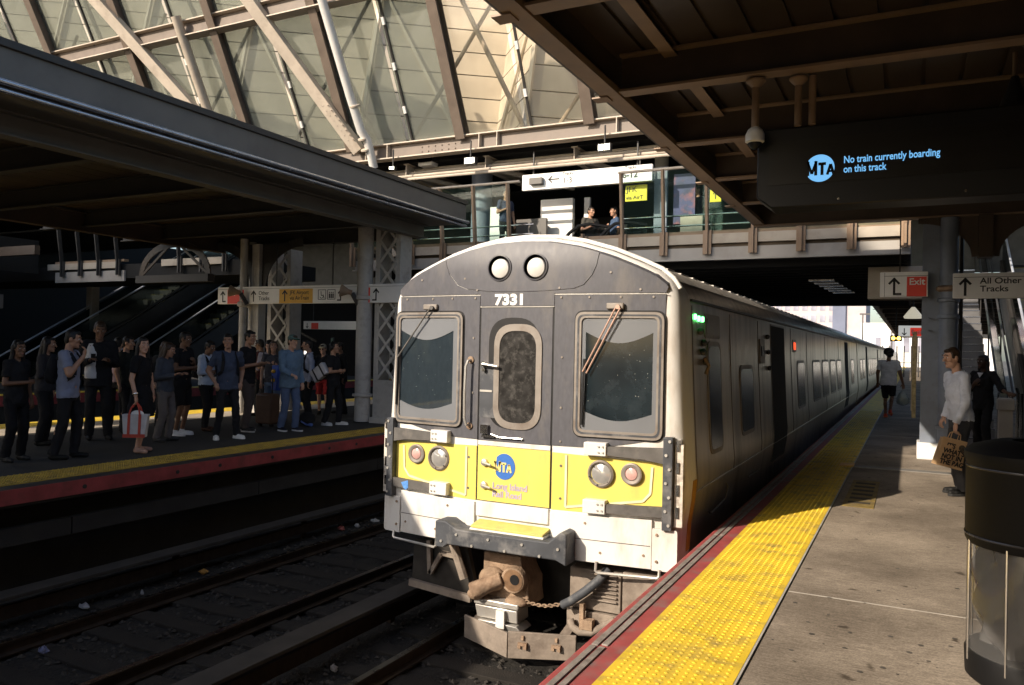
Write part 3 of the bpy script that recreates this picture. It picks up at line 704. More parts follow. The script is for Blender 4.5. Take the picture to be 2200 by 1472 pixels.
# sunlit diagonals
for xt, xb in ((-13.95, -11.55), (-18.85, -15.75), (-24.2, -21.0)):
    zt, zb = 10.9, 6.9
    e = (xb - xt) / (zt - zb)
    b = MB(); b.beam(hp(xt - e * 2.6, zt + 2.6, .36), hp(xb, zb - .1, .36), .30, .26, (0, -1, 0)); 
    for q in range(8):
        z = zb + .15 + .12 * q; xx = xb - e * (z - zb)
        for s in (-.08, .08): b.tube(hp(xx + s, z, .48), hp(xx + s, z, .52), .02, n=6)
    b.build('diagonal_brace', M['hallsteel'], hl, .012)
for x0 in (-16.4,): 
    b = MB(); b.path([hp(x0, 10.5, .35), hp(x0, 7.2, .35)], .13, 12); b.build('round_strut', M['hallsteel'], hl)
# glass sheets between posts
xs = [-8.48 - 1.71 * q for q in range(-7, 16)]
for i, (xa, xb) in enumerate(zip(xs[1:], xs)):
    for za, zb in ((6.95, 10.1), (10.4, 13.5), (13.7, 17.0)):
        b = MB(); tw = random.uniform(-.02, .02)
        b.prism([hp(xa + .05, za, tw), hp(xb - .05, za, -tw), hp(xb - .05, zb, -tw * .5), hp(xa + .05, zb, tw * .5)], (0, .02, .0)); b.build('glass_sheet', M['glassclear' if xa > -8.6 and za < 10 else 'glasshall'], hl)
# ribbed inner cladding and roof seen through the glass
b = MB(); bay = 6.2; z = 7.0
while z < 21:                              # folded plates: each bay comes forward to a ridge and goes back
    for k in range(-8, 1):
        xa = 1.0 + bay * k; xm = xa + bay * .42; xb = xa + bay; lean = .20 * (z - 7)
        for (x0, y0_), (x1, y1_) in (((xa, 23.6), (xm, 20.9)), ((xm, 20.9), (xb, 23.6))):
            b.prism([(x0, y0_ + lean, z), (x1, y1_ + lean, z), (x1, y1_ + lean + .16, z + .80), (x0, y0_ + lean + .16, z + .80)], (0, .05, 0))
    z += .845
for k in range(-8, 1):
    xa = 1.0 + bay * k; b.beam((xa + bay * .42, 20.75, 7), (xa + bay * .42, 23.55, 21), .12, .12); b.beam((xa, 23.3, 7), (xa + bay * .42, 22.3, 14), .10, .10); b.beam((xa + bay, 23.3, 7), (xa + bay * .42, 22.3, 14), .10, .10)
b.build('inner_cladding', M['cladding'], hl)
b = MB(); b.box(-45, 5, 16.95, 26, 6.72, 6.9); b.box(-52, 5, 27.5, 28, 6.9, 22); b.build('floor_slab', M['darkgrey'], hl)
for k in range(9):
    xa = 2.0 - 4.6 * k
    b = MB(); b.tube((xa, 18.2, 6.95), (xa - 3.4, 17.4, 13.8), .07, n=8); b.tube((xa - 4.4, 18.6, 6.95), (xa + .2, 18.0, 12.6), .055, n=8); b.each('reflection_brace', M['hallsteel'], hl)  # pale tubes added inside to look like reflections in the glass
# white drainpipe with a bend
t = thing('drainpipe', 'white drainpipe running down the hall front to a bent foot', 'pipe', hp(-11.15, 6.9, .55))
b = MB(); b.path([hp(-11.4, 13, .6), hp(-11.25, 8.0, .55), hp(-11.2, 7.2, .55), hp(-11.12, 7.0, .5), Vector(hp(-11.12, 6.7, .5)), hp(-11.14, 6.35, .5)], .115, 14); b.build('pipe', M['white'], t)
b = MB()
for z in (7.75, 7.0, 6.75): b.lathe([(.13, 0), (.15, .01), (.15, .05), (.13, .06)], hp(-11.2, z, .53), (0, -A, 1), 14)
b.build('collar', M['hallsteel'], t)

# ================================================================ columns
t = thing('steel_column', 'blue grey steel column with round pipe on the near platform by the man with the bag', 'column', (1.9, 14.75, 0))
b = MB(); b.ibeam((1.87, 14.62, .0), (1.87, 14.62, 3.93), .26, .26, .022, .016, up=(0, 1, 0)); b.build('i_beam', M['bluegrey'], t)
b = MB(); b.tube((2.12, 14.52, .02), (2.12, 14.52, 3.92), .135, n=20); b.build('round_pipe', M['bluegrey'], t)
b = MB()
for z in (2.55, 2.28, .5): b.lathe([(.14, 0), (.165, .01), (.165, .06), (.14, .07)], (2.12, 14.52, z), n=20)
for z in (2.3, 2.1):
    for s in (-.14, .14): b.tube((1.98 + s, 14.48, z), (1.98 + s, 14.36, z), .016, n=6)
b.build('pipe_collar', M['bluegrey'], t)
b = MB(); b.lathe([(.15, 0), (.19, .03), (.19, .07), (.15, .1)], (2.12, 14.52, 2.72), n=16); b.build('rusty_clamp', M['rust'], t)
b = MB(); b.box(1.70, 2.04, 14.42, 14.95, -.004, .27); b.build('white_base', M['cleanwhite'], t, .015)
b = MB(); b.path([(2.30, 14.6, 0.0), (2.30, 14.6, 3.8)], .03); b.build('conduit', M['darkgrey'], t)

def lattice_column(cx, cy, wd, dp, solid_to, top, label, pipe=True):
    t = thing('lattice_column', label, 'column', (cx, cy, 0), 'riveted lattice columns')
    b = MB()
    for s in (-1, 1): b.box(cx + s * wd / 2 - .06, cx + s * wd / 2 + .06, cy - dp / 2, cy + dp / 2, 0, top)
    b.build('flange', M['lattice'], t, .004)
    b = MB(); b.box(cx - wd / 2 + .06, cx + wd / 2 - .06, cy - dp / 2 + .004, cy - dp / 2 + .02, 0, solid_to); b.build('cover_plate', M['lattice'], t)
    b = MB(); z = solid_to + .02; st = wd * .95; k = 0
    while z < top - st * .5:
        for s in (-1, 1):
            b.beam((cx - s * (wd / 2 - .05), cy - dp / 2 - .006 - .004 * (s > 0), z), (cx + s * (wd / 2 - .05), cy - dp / 2 - .006 - .004 * (s > 0), z + st), .012, .06, (0, 0, 1) )
            b.tube((cx - s * (wd / 2 - .05), cy - dp / 2 - .02, z + .0), (cx - s * (wd / 2 - .05), cy - dp / 2 - .0, z), .022, n=6)
        z += st
    b.build('lacing', M['lattice'], t)
    b = MB(); z = solid_to + .02
    while z < top - st * .5:
        for s in (-1, 1): b.beam((cx - s * (wd / 2 - .05), cy + dp / 2 - .03, z), (cx + s * (wd / 2 - .05), cy + dp / 2 - .03 - .008 * (s > 0), z + st), .012, .06)
        z += st
    b.build('lacing', M['lattice'], t)
    if pipe:
        b = MB(); b.tube((cx - wd / 2 - .30, cy - .25, .02), (cx - wd / 2 - .30, cy - .25, top), .17, n=18); b.build('round_pipe', M['lattice'], t)
        b = MB(); b.lathe([(.17, 0), (.22, .01), (.22, .06), (.17, .07)], (cx - wd / 2 - .30, cy - .25, .55), n=18); b.lathe([(.17, 0), (.21, .02), (.21, .09), (.17, .1)], (cx - wd / 2 - .30, cy - .25, 2.62), n=18); b.build('pipe_collar', M['lattice'], t)
    b = MB(); b.box(cx - wd / 2 - .1, cx + wd / 2 + .1, cy - dp / 2 - .06, cy + dp / 2 + .06, 0, .12); b.build('base', M['lattice'], t)
    return t
lattice_column(-8.36, 13.9, .52, .42, .92, 4.28, 'grey riveted lattice column with round pipe, right beside the train window')
lattice_column(-12.55, 15.1, .62, .42, .9, 4.0, 'grey lattice column behind the crowd, below the sign with the yellow panel', False)
for k, p in enumerate(((-12.479,13.650,2.053), (-12.754,14.200,2.071))):
    t = thing('support_pipe', ['slim pale support pipe behind the crowd, left one of two', 'slim pale support pipe behind the crowd, next to the lattice column'][k], 'pipe', (p[0], p[1], 0), 'slim pipes behind the crowd')
    b = MB(); b.tube((p[0], p[1], 0), (p[0], p[1], 4.1), .085, n=14); b.build('shaft', M['lattice'], t)
    b = MB(); b.lathe([(.1, 0), (.13, .02), (.13, .1), (.1, .12)], (p[0], p[1], 2.5), n=14); b.build('collar', M['lattice'], t)

# ================================================================ escalators and stairs
def escalator(x0, x1, y0, y1, label, slope=.59, gl='glassesc'):
    z1 = (y1 - y0) * slope
    t = thing('escalator', label, 'escalator', ((x0 + x1) / 2, y0, 0), 'escalators up to the footbridge')
    b = MB(); b.prism([(x0, y0, -.01), (x0, y1, z1), (x0, y1, z1 - .9), (x0, y0 + 1.2, -.02)], (x1 - x0, 0, 0)); b.build('truss', M['darkgrey'], t)
    b = MB(); n = int((y1 - y0) / .36)
    for k in range(n):
        y = y0 + k * .36; z = (k + 1) * .36 * slope
        b.box(x0 + .12, x1 - .12, y, y + .36, z - .2, z); b.box(x0 + .12, x1 - .12, y - .004, y + .035, z, z + .003, 1); b.box(x0 + .12, x0 + .17, y, y + .36, z, z + .003, 1)
    b.build('steps', [M['fascia'], M['jfk']], t)
    for x in (x0 + .05, x1 - .05):
        b = MB(); b.prism([(x, y0 + .1, .06), (x, y1, z1), (x, y1, z1 + .9), (x, y0 + .1, .96)], (.012, 0, 0)); b.build('balustrade', M[gl], t)
        b = MB(); b.path([(x, y0 - .25, .5), (x, y0 - .4, .7), (x, y0 - .3, .92), (x, y0, 1.0), (x, y1, z1 + 1.0)], .026, 8); b.build('handrail', mat('handrail_sheen_paint', (.48, .52, .60), .35, .2), t)  # pale base colour stands in for the rail's reflected sheen
        b = MB(); b.box(x - .04, x + .05, y0, y0 + .05, 0, .1); b.beam((x, y0, .1), (x, y1, z1 + .1), .1, .06); b.build('skirt_trim', M['darkgrey'], t)
    return t
escalator(-23.1, -21.95, 17.8, 27.8, 'escalator with yellow edged steps rising far behind the long sign')
escalator(-24.6, -23.4, 15.0, 24.0, 'dark escalator with glass sides farther left behind the crowd')
def stairs(x0, x1, y0, y1, zt, label):
    t = thing('staircase', label, 'staircase', ((x0 + x1) / 2, y0, 0))
    n = 24; b = MB(); 
    for k in range(n):
        y = y0 + (y1 - y0) * k / n; z = zt * (k + 1) / n
        b.box(x0, x1, y, y + (y1 - y0) / n + .02, z - .2, z)
    b.build('treads', mat('stair_concrete', (.12, .12, .125), .7, var=.15), t)
    b = MB()
    for k in range(n):
        y = y0 + (y1 - y0) * k / n; z = zt * (k + 1) / n; b.box(x0, x1, y - .012, y + .03, z - .014, z + .004)
    b.build('nosing', M['gutter'], t)
    b = MB(); b.prism([(x0 - .05, y0, 0), (x0 - .05, y1, zt), (x0 - .05, y1, zt - .5), (x0 - .05, y0 + .8, 0)], (.04, 0, 0)); b.build('stringer', M['steelbrown'], t)
    for x in (x1 + .02, x1 + .24):
        b = MB(); b.path([(x, y0 - .1, 1.02), (x, y1, zt + 1.02)], .022); b.build('handrail', mat('stair_rail', (.20, .21, .23), .35, .7), t)
        b = MB()
        for k in range(4):
            f = k / 3; y = y0 + (y1 - y0) * f; b.tube((x, y, zt * f), (x, y, zt * f + 1.02), .016, n=8)
        b.build('baluster', M['darkgrey'], t)
    b = MB(); b.prism([(x1 + .16, y0, .1), (x1 + .16, y1, zt + .1), (x1 + .16, y1, zt + .95), (x1 + .16, y0, .95)], (.012, 0, 0)); b.build('glass_side', M['glassesc'], t)
    return t
stairs(2.32, 3.02, 17.0, 23.8, 3.95, 'grey concrete stairs rising to the footbridge behind the man with the bag')
t = thing('stair_newel', 'pale stone newel block with steel rails at the foot of the stairs', 'newel', (3.12, 16.7, 0))
b = MB(); b.box(3.02, 3.24, 16.6, 16.85, 0, .95); b.box(3.0, 3.26, 16.58, 16.87, .74, .93); b.build('block', M['tan'], t, .01)
b = MB(); b.path([(3.30, 16.55, 0), (3.30, 16.55, 1.05), (3.30, 16.75, 1.12)], .028); b.path([(3.36, 16.55, 0), (3.36, 16.55, 1.05)], .02); b.build('rail', M['chrome'], t)
escalator(3.5, 4.5, 15.9, 22.6, 'escalator with glass sides right of the concrete stairs', gl='glassesc')
b = MB(); b.box(0.83, 1.95, 16.6, 17.1, 2.76, 3.37); b.box(.83, 1.95, 16.58, 16.6, 2.76, 2.80)
tag(b.build('soffit_box', M['tan']), 'beige bulkhead box under the bridge behind the exit sign', 'bulkhead')
# walls closing the stair hall
b = MB(); b.box(5.6, 5.9, 13, 34, 0, 4.2); tag(b.build('stair_hall_wall', M['darkgrey']), 'dark wall right of the escalator on the near platform', 'wall')

# ================================================================ far background
t = thing('apartment_tower', 'pale brick tower block far beyond the end of the train', 'tower block', (-16, 190, 0))
b = MB(); b.box(-38, -7.5, 190, 210, -1.4, 26); b.build('brick_body', mat('pale_brick', (.50, .44, .45), .85, var=.12, scale=.4), t)
b = MB(); b.box(-14.3, -11.6, 189.4, 190, -1.4, 26); b.build('stair_tower', mat('blue_stair_tower', (.16, .18, .25), .8, var=.15, scale=.3), t)
wm = mat('tower_glass', (.30, .30, .36), .2, var=.4, scale=.3)
w0 = None
for i in range(12):
    for j in range(7):
        x = -36 + 1.9 * i; 
        if w0 is None:
            b = MB(); b.box(-36, -34.9, 189.92, 190.02, 4, 5.5); w0 = b.build('window', wm, t)
        elif not (-14.6 < x < -11.4):
            c = w0.copy(); COL.objects.link(c); c.parent = t; c.location = (1.9 * i, 0, 2.6 * j)
t = thing('white_cuboid', 'sky-bright white low building beyond the far end of the platform', 'cuboid', (1, 150, 0))  # white block painted in place of the blown-out sky
b = MB(); b.box(-6.4, 14, 150, 160, -1.4, 7.5); b.build('wall', mat('bright_render', (.78, .77, .75), .8, var=.05, scale=.3), t)
b = MB()
for k in range(5): b.box(-4 + 2.2 * k, -3.2 + 2.2 * k, 149.9, 150, 2.5, 5)
b.each('window', wm, t)
t = thing('picket_fence', 'thin dark railing with tall posts at the far end of the platform', 'fence', (2, 74, 0))
b = MB()
for k in range(12): b.tube((-.6 + .55 * k, 74, 0), (-.6 + .55 * k, 74, 2.6), .05, n=6)
b.beam((-.6, 74, 1.2), (5.6, 74, 1.2), .05, .05); b.beam((-.6, 74, .5), (5.6, 74, .5), .05, .05)
b.each('railing_bar', M['darkgrey'], t)
for k in range(3):
    t = thing('street_lamp', 'dark lamp mast beyond the end of the platform, %s' % ['nearest the train roof', 'middle mast', 'tallest mast near the column'][k], 'lamp mast', (-3 + 2.6 * k, 90 + 8 * k, 0), 'lamp masts beyond the platform end')
    b = MB(); b.tube((-3 + 2.6 * k, 90 + 8 * k, -1.4), (-3 + 2.6 * k, 90 + 8 * k, 6 + k), .09, .06, 8); b.build('pole', M['fascia'], t)
    b = MB(); b.box(-3.3 + 2.6 * k, -2.3 + 2.6 * k, 89.9 + 8 * k, 90.1 + 8 * k, 6 + k, 6.15 + k); b.build('lamp_head', M['fascia'], t)

# escalator heads on the mezzanine: dark handrails dipping behind the parapet
for k, (xa, lab) in enumerate(((-5.35, 'black handrail loop of an escalator head behind the bridge, left of two'), (-4.45, 'black handrail loop of an escalator head behind the bridge, beside the pale post'))):
    t = thing('escalator_handrail', lab, 'handrail', (xa, 17.2, 3.95), 'escalator heads on the bridge')
    b = MB(); b.path([(xa - .75, 17.1, 3.9), (xa - .3, 17.15, 4.42), (xa - .1, 17.2, 4.58), (xa + .15, 17.25, 4.62), (xa + .6, 17.4, 4.55)], .04, 8); b.build('rail', M['black'], t)
    b = MB(); b.prism([(xa - .75, 17.16, 3.9), (xa - .1, 17.22, 4.5), (xa + .6, 17.42, 4.5), (xa + .6, 17.42, 3.9)], (0, .02, 0)); b.build('glass_side', M['glassesc'], t)


# ================================================================ the train
CX = -1.84
PROF = [(0.0, 2.76), (.30, 2.745), (.60, 2.69), (.90, 2.60), (1.18, 2.485), (1.36, 2.40), (1.47, 2.31), (1.535, 2.21), (1.56, 2.12), (1.585, 1.56), (1.612, 1.05), (1.636, .64), (1.652, .46), (1.64, .28), (1.605, .05), (1.585, -.33)]
def prof_at(inset=0.0):
    # closed outline (x, z), clockwise from the lower right, shrunk towards the middle
    half = [(max(0, h - inset * (1.0 if h > .3 else h / .3)), z - (inset if z > 2.15 else 0) * (0.4 + .6 * min(1, max(0, (z - 2.1) / .4))) + (inset * .2 if z < -.3 else 0)) for h, z in PROF]
    r = [(CX + h, z) for h, z in reversed(half)]; l = [(CX - h, z) for h, z in half[1:]]
    return r + l
def front_y(x): return 6.88 + 0.13 * ((x - CX) / 1.6) ** 2
def top_back(z):                         # the face rolls back towards the roof
    return 0.0 if z < 2.40 else (z - 2.40) ** 2 * .55
def loft(b, rings, mi=0, cap_end=True):
    n = len(rings[0]); o = len(b.v)
    for r in rings: b.v += [tuple(p) for p in r]
    for i in range(len(rings) - 1):
        for k in range(n): 
            b.f.append([o + i * n + k, o + i * n + (k + 1) % n, o + (i + 1) * n + (k + 1) % n, o + (i + 1) * n + k]); b.m.append(mi)
    if cap_end: b.f.append([o + (len(rings) - 1) * n + k for k in range(n)]); b.m.append(mi)

def train_car(y0, y1, label):
    t = thing('train_car', label, 'train car', (CX, y0, -1.22), 'cars of the arriving train')
    return t
cab = train_car(6.88, 32.6, 'lead train car with charcoal and yellow cab front numbered 7331')

# body: stainless sides; the mask at the front end is its own part
b = MB()
side = prof_at()
def ring(y, inset=0.0): return [(x, y, z) for x, z in prof_at(inset)]
loft(b, [ring(7.42), ring(32.6)])
b.build('body', M['stainless'], cab)
# roof skin, a touch proud of the body
b = MB()
rp = [(h, z + .012) for h, z in PROF[:7]]
for (y_a, y_b) in ((7.16, 32.55),):
    pts = [(CX + h, z) for h, z in reversed(rp)] + [(CX - h, z) for h, z in rp[1:]]
    lo = [(x, z - .02) for x, z in pts]
    o = len(b.v); n = len(pts)
    for y in (y_a, y_b):
        b.v += [(x, y, z) for x, z in pts]
    for k in range(n - 1): b.f.append([o + k, o + k + 1, o + n + k + 1, o + n + k]); b.m.append(0)
for k in range(46):  # small boxes added to stand for sun glints along the roof edge
    y = 7.6 + .54 * k
    for s in (-1, 1): b.box(CX + s * 1.10 - .03, CX + s * 1.10 + .03, y, y + .22 + .06 * (k % 3), 2.50, 2.535)
roof = b.build('roof', M['roofmetal'], cab)
b = MB()
for s in (-1, 1): b.box(CX + s * 1.567 - .012, CX + s * 1.567 + .012, 7.42, 32.6, 2.135, 2.16)
b.build('eave_gutter', M['darkgrey'], cab)
b = MB()
for s in (-1, 1): b.path([(CX + s * 1.646, 7.45, .335), (CX + s * 1.646, 32.6, .335)], .008, 6)
b.build('side_crease', M['roofmetal'], cab)

# white end mask with rounded corners
b = MB()
rings = []
for k in range(6):                       # rounded edge: quarter turn from the side into the face
    a = math.pi / 2 * k / 5
    ins = .115 * (1 - math.cos(a)); dy = .115 * math.sin(a)
    pr = prof_at(ins)
    rings.append([(x, max(front_y(x), 6.88) + .115 - dy + top_back(z), z) for x, z in pr])
back = [(x, 7.42, z) for x, z in prof_at()]
loft(b, [back] + rings, cap_end=False)
# the face itself, a grid following the bow
fp = prof_at(.115); n = len(fp); h = n // 2
o = len(b.v); cols = 13
for k in range(h + 1):
    xr, zr = fp[k]; xl, zl = fp[n - 1 - k]
    for i in range(cols + 1):
        x = xr + (xl - xr) * i / cols; b.v.append((x, front_y(x) + top_back(zr), zr + (zl - zr) * i / cols))
for k in range(h):
    for i in range(cols):
        q = o + k * (cols + 1) + i; b.f.append([q, q + 1, q + cols + 2, q + cols + 1]); b.m.append(0)
mask = b.build('cab_mask', M['white'], cab)

def clip_poly(poly, axis, val, keep_ge):
    out = []
    for i in range(len(poly)):
        p, q = poly[i], poly[(i + 1) % len(poly)]
        ip = (p[axis] >= val) == keep_ge; iq = (q[axis] >= val) == keep_ge
        if ip: out.append(p)
        if ip != iq:
            f = (val - p[axis]) / (q[axis] - p[axis]); out.append((p[0] + (q[0] - p[0]) * f, p[1] + (q[1] - p[1]) * f))
    return out
def round_poly(poly, r, n=5):
    out = []; m = len(poly)
    rr = r if isinstance(r, (list, tuple)) else [r] * m
    for i in range(m):
        p = Vector(poly[i]); a = Vector(poly[i - 1]); c = Vector(poly[(i + 1) % m])
        d1 = (a - p); d2 = (c - p); q = min(rr[i], d1.length * .49, d2.length * .49)
        if q < 1e-4: out.append(tuple(p)); continue
        s = p + d1.normalized() * q; e = p + d2.normalized() * q
        for k in range(n + 1):
            t = k / n; out.append(tuple((1 - t) ** 2 * s + 2 * t * (1 - t) * p + t * t * e))
    return out
def face(b, poly, off, th=.004, mi=0, step=.16, roll=False, hole=None):
    # plate lying on the bowed cab face, standing 'off' proud of it
    bm = bmesh.new()
    vs = [bm.verts.new((x, 0, z)) for x, z in poly]
    bm.faces.new(vs)
    if hole:
        hv = [bm.verts.new((x, 0, z)) for x, z in hole]; bm.faces.new(hv)
        f0, f1 = list(bm.faces); bmesh.ops.delete(bm, geom=[f0, f1], context='FACES_ONLY')
        bmesh.ops.triangle_fill(bm, edges=list(bm.edges), use_beauty=True)
    xs = [p[0] for p in poly]; x = math.floor(min(xs) / step) * step
    while x < max(xs):
        bmesh.ops.bisect_plane(bm, geom=list(bm.verts) + list(bm.edges) + list(bm.faces), plane_co=(x, 0, 0), plane_no=(1, 0, 0)); x += step
    if roll:
        for z in (2.42, 2.5, 2.58, 2.64): bmesh.ops.bisect_plane(bm, geom=list(bm.verts) + list(bm.edges) + list(bm.faces), plane_co=(0, 0, z), plane_no=(0, 0, 1))
    bmesh.ops.triangulate(bm, faces=[f for f in bm.faces if len(f.verts) > 4])
    for v in bm.verts: v.co.y = front_y(v.co.x) - off + (top_back(v.co.z) if roll else 0)
    r = bmesh.ops.extrude_face_region(bm, geom=list(bm.faces))
    for v in [g for g in r['geom'] if isinstance(g, bmesh.types.BMVert)]: v.co.y += th + off * .5
    bm.verts.index_update(); o = len(b.v)
    b.v += [tuple(v.co) for v in bm.verts]
    for f in bm.faces: b.f.append([v.index + o for v in f.verts]); b.m.append(mi)
    bm.free()
def rect(x0, x1, z0, z1): return [(x0, z0), (x1, z0), (x1, z1), (x0, z1)]
def P(x, z, off=0.0): return Vector((x, front_y(x) - off, z))

# charcoal panels: roof cap, two window panels, number panel, door
XL, XR = -2.258, -1.452                    # door seams
outl = [(CX + (h - .145), z - .05) for h, z in PROF[:8]]
def top_edge(x):
    hx = abs(x - CX)
    for (h0, z0), (h1, z1) in zip(PROF, PROF[1:]):
        if h0 <= hx <= h1: return z0 + (z1 - z0) * (hx - h0) / (h1 - h0)
    return 2.2
def arc(x0, x1, dz, n=24):
    return [(x0 + (x1 - x0) * k / n, top_edge(x0 + (x1 - x0) * k / n) - dz) for k in range(n + 1)]
b = MB()
EX = 1.47
capc = [(CX - .86, 2.60), (CX - .845, 2.5), (CX - .80, 2.40), (CX - .70, 2.29), (CX - .58, 2.245), (CX - .3, 2.216), (CX, 2.210), (CX + .3, 2.216), (CX + .58, 2.235), (CX + .68, 2.27), (CX + .76, 2.36), (CX + .80, 2.45), (CX + .82, 2.60)]
# surround of the cap (left and right of the lamp cowl)
lower = [(CX - EX + .03, 2.190), (XL - .0, 2.190), (XL, 2.068), (XR, 2.068), (XR, 2.190), (CX + EX - .03, 2.190), (CX + EX - .02, 2.26)]
ring_l = [(CX - EX, 2.26), (CX - EX + .03, 2.190), (XL, 2.190), (XL, 2.070), (CX, 2.070), (CX, 2.204)] + [p for p in reversed(capc) if p[0] < CX - .01][0:0]
half_l = [(CX - EX, 2.24), (CX - EX + .02, 2.190), (XL, 2.190), (XL, 2.070), (CX, 2.070), (CX, 2.204), (CX - .3, 2.210), (CX - .585, 2.239), (CX - .706, 2.285), (CX - .807, 2.398), (CX - .852, 2.5), (CX - .866, top_edge(CX - .866) - .06)] + list(reversed(arc(CX - EX + .02, CX - .9, .06, 8)))
half_r = [(CX + EX, 2.24)] + list(reversed(arc(CX + .85, CX + EX - .02, .06, 8))) + [(CX + .826, top_edge(CX + .826) - .06), (CX + .806, 2.45), (CX + .766, 2.357), (CX + .686, 2.265), (CX + .585, 2.229), (CX + .3, 2.210), (CX, 2.204), (CX, 2.070), (XR, 2.070), (XR, 2.190), (CX + EX - .02, 2.190)]
face(b, half_l, .010, roll=True, step=.08); face(b, half_r, .010, roll=True, step=.08)
b.build('top_panel', M['charcoal'], cab)
b = MB()
cowl = capc[1:-1] + list(reversed(arc(CX - .86, CX + .82, .055, 18)))
face(b, cowl, .013, roll=True, step=.08); b.build('lamp_cowl', M['charcoal'], cab)
b = MB()
arcs = arc(CX - EX + .01, CX + EX - .01, .035, 30); arcs2 = arc(CX - EX + .01, CX + EX - .01, .062, 30)
for (p, q), (r, s_) in zip(zip(arcs, arcs[1:]), zip(arcs2, arcs2[1:])):
    f = lambda a, e: (a[0], front_y(a[0]) + top_back(a[1]) - e, a[1])
    b.add([f(p, -.05), f(q, -.05), f(s_, .012), f(r, .012)], [(0, 1, 2, 3)])
b.build('brow_edge', M['charcoal'], cab)
b = MB(); pts = [(CX + h * s, 7.15, z + .028) for s, seq in ((-1, list(reversed(PROF[:8]))), (1, PROF[1:8])) for h, z in seq]
b.path(pts, .02, 8); b.build('roof_rim', M['white'], cab)

def bottom_z(x): return .735 if abs(x - CX) < .9 else .735 + (abs(x - CX) - .9) * .10
def dark_side(s):
    xi = XL - .008 if s < 0 else XR + .008
    xo = CX + s * 1.44
    return [(xi, 2.178), (xo + s * .012, 2.178), (xo - s * .0, 1.7), (xo - s * .012, .86), (xo - s * .30, .80), (xo - s * .62, .742), (xi, .738)]
b = MB(); face(b, dark_side(-1), .010); b.build('window_panel', M['charcoal'], cab)
b = MB(); face(b, dark_side(1), .010); b.build('window_panel', M['charcoal'], cab)
b = MB()                                    # thin pale line along the panel seams
for (xa, za, xb, zb) in ((CX - EX, 2.184, XL - .004, 2.184), (XR + .004, 2.184, CX + EX, 2.184), (XL, 2.066, XR, 2.066)):
    n = 8
    for k in range(n):
        x0 = xa + (xb - xa) * k / n; x1 = xa + (xb - xa) * (k + 1) / n
        b.beam(P(x0, za - .006, .012), P(x1, zb - .006, .012), .006, .006)
b.build('panel_seam', M['silver'], cab)

# centre door, set a little back, black gap around it
b = MB(); face(b, rect(XL - .006, XR + .006, .13, 2.062), .004); b.build('door_gap', M['black'], cab)
door = MB(); face(door, round_poly(rect(XL + .012, XR - .012, .735, 2.052), .01), .009); door = door.build('end_door', M['charcoal'], cab)
b = MB(); face(b, rect(XL + .012, XL + .20, .96, 1.50), .0135); b.build('lock_plate', M['bumper'], door)
def stadium(x0, x1, z0, z1, r): return round_poly(rect(x0, x1, z0, z1), r, 8)
b = MB(); face(b, stadium(-2.085, -1.565, .862, 1.892, .22), .022, hole=stadium(-2.025, -1.625, .925, 1.825, .17), step=.5); wfr = b.build('window', M['gasket'], door)
b = MB(); face(b, stadium(-2.15, -1.60, .86, 1.955, .25), .0125, step=.5); b.build('gasket', M['black'], wfr)  # black plate set left and up: gasket edge plus a painted shadow
b = MB(); face(b, stadium(-2.03, -1.62, .92, 1.83, .17), .014, step=.5); b.build('pane', mat('door_glass', (.030, .029, .028), .16, var=.5, scale=9, dark=(.10, .096, .09), dscale=16, damt=.7), wfr)
b = MB(); b.tube(P(-2.19, 1.49, .012), P(-2.19, 1.49, .05), .03, n=10); b.path([P(-2.20, 1.49, .05), P(-2.02, 1.47, .06)], [.018, .014]); b.path([P(-2.19, 1.435, .012), P(-2.19, 1.435, .05)], .02)
b.box(-2.21, -2.13, front_y(-2.2) - .05, front_y(-2.2) - .01, .80, .89); b.box(-2.20, -2.06, front_y(-2.2) - .04, front_y(-2.2) - .01, .765, .79)
b.path([P(-2.10, .80, .02), P(-2.0, .775, .03), P(-1.75, .775, .03)], .010); b.build('handle', M['chrome'], door)
b = MB(); face(b, rect(-2.24, -2.10, 1.215, 1.235), .02); b.build('latch_bar', M['silver'], door)

# white sill band and yellow panels
b = MB(); face(b, [(XL + .008, .685), (XR - .008, .685), (XR - .008, .73), (XL + .008, .73)], .014); b.build('door_sill_band', M['white'], cab)
b = MB(); face(b, rect(XL + .008, XR - .008, .138, .680), .011); dy_ = b.build('door_yellow_panel', M['cabyellow'], cab)
for s in (-1, 1):
    xi = XL - .012 if s < 0 else XR + .012
    xo = CX + s * 1.52
    b = MB(); face(b, [(xi, .672), (xo, .64), (xo, .27), (xo - s * .30, .185), (xo - s * .7, .135), (xi, .128)] , .008); yp = b.build('yellow_panel', M['cabyellow'], cab)
    # raised pale outline round the lamps
    xs_ = [CX + s * v for v in (.545, 1.36, 1.345, 1.28, .545)]
    zz = [.655, .60, .36, .285, .165]
    b = MB()
    pl = [(xs_[1], zz[1]), (xs_[2], zz[2]), (xs_[3], zz[3]), (xs_[4], zz[4]), (xs_[0], zz[0])]
    for (xa, za), (xb, zb) in zip(pl, pl[1:]):
        n = 6
        for k in range(n): b.beam(P(xa + (xb - xa) * k / n, za + (zb - za) * k / n, .012), P(xa + (xb - xa) * (k + 1) / n, za + (zb - za) * (k + 1) / n, .012), .022, .012, (0, 1, 0))
    b.build('lamp_outline', mat('pale_trim', (.72, .66, .42), .5), yp)
    b = MB()
    for z in (.55, .24): b.tube(P(xi + s * .09, z, .008), P(xi + s * .09, z, .014), .012, n=8)
    b.each('screw', M['rubber'], yp)

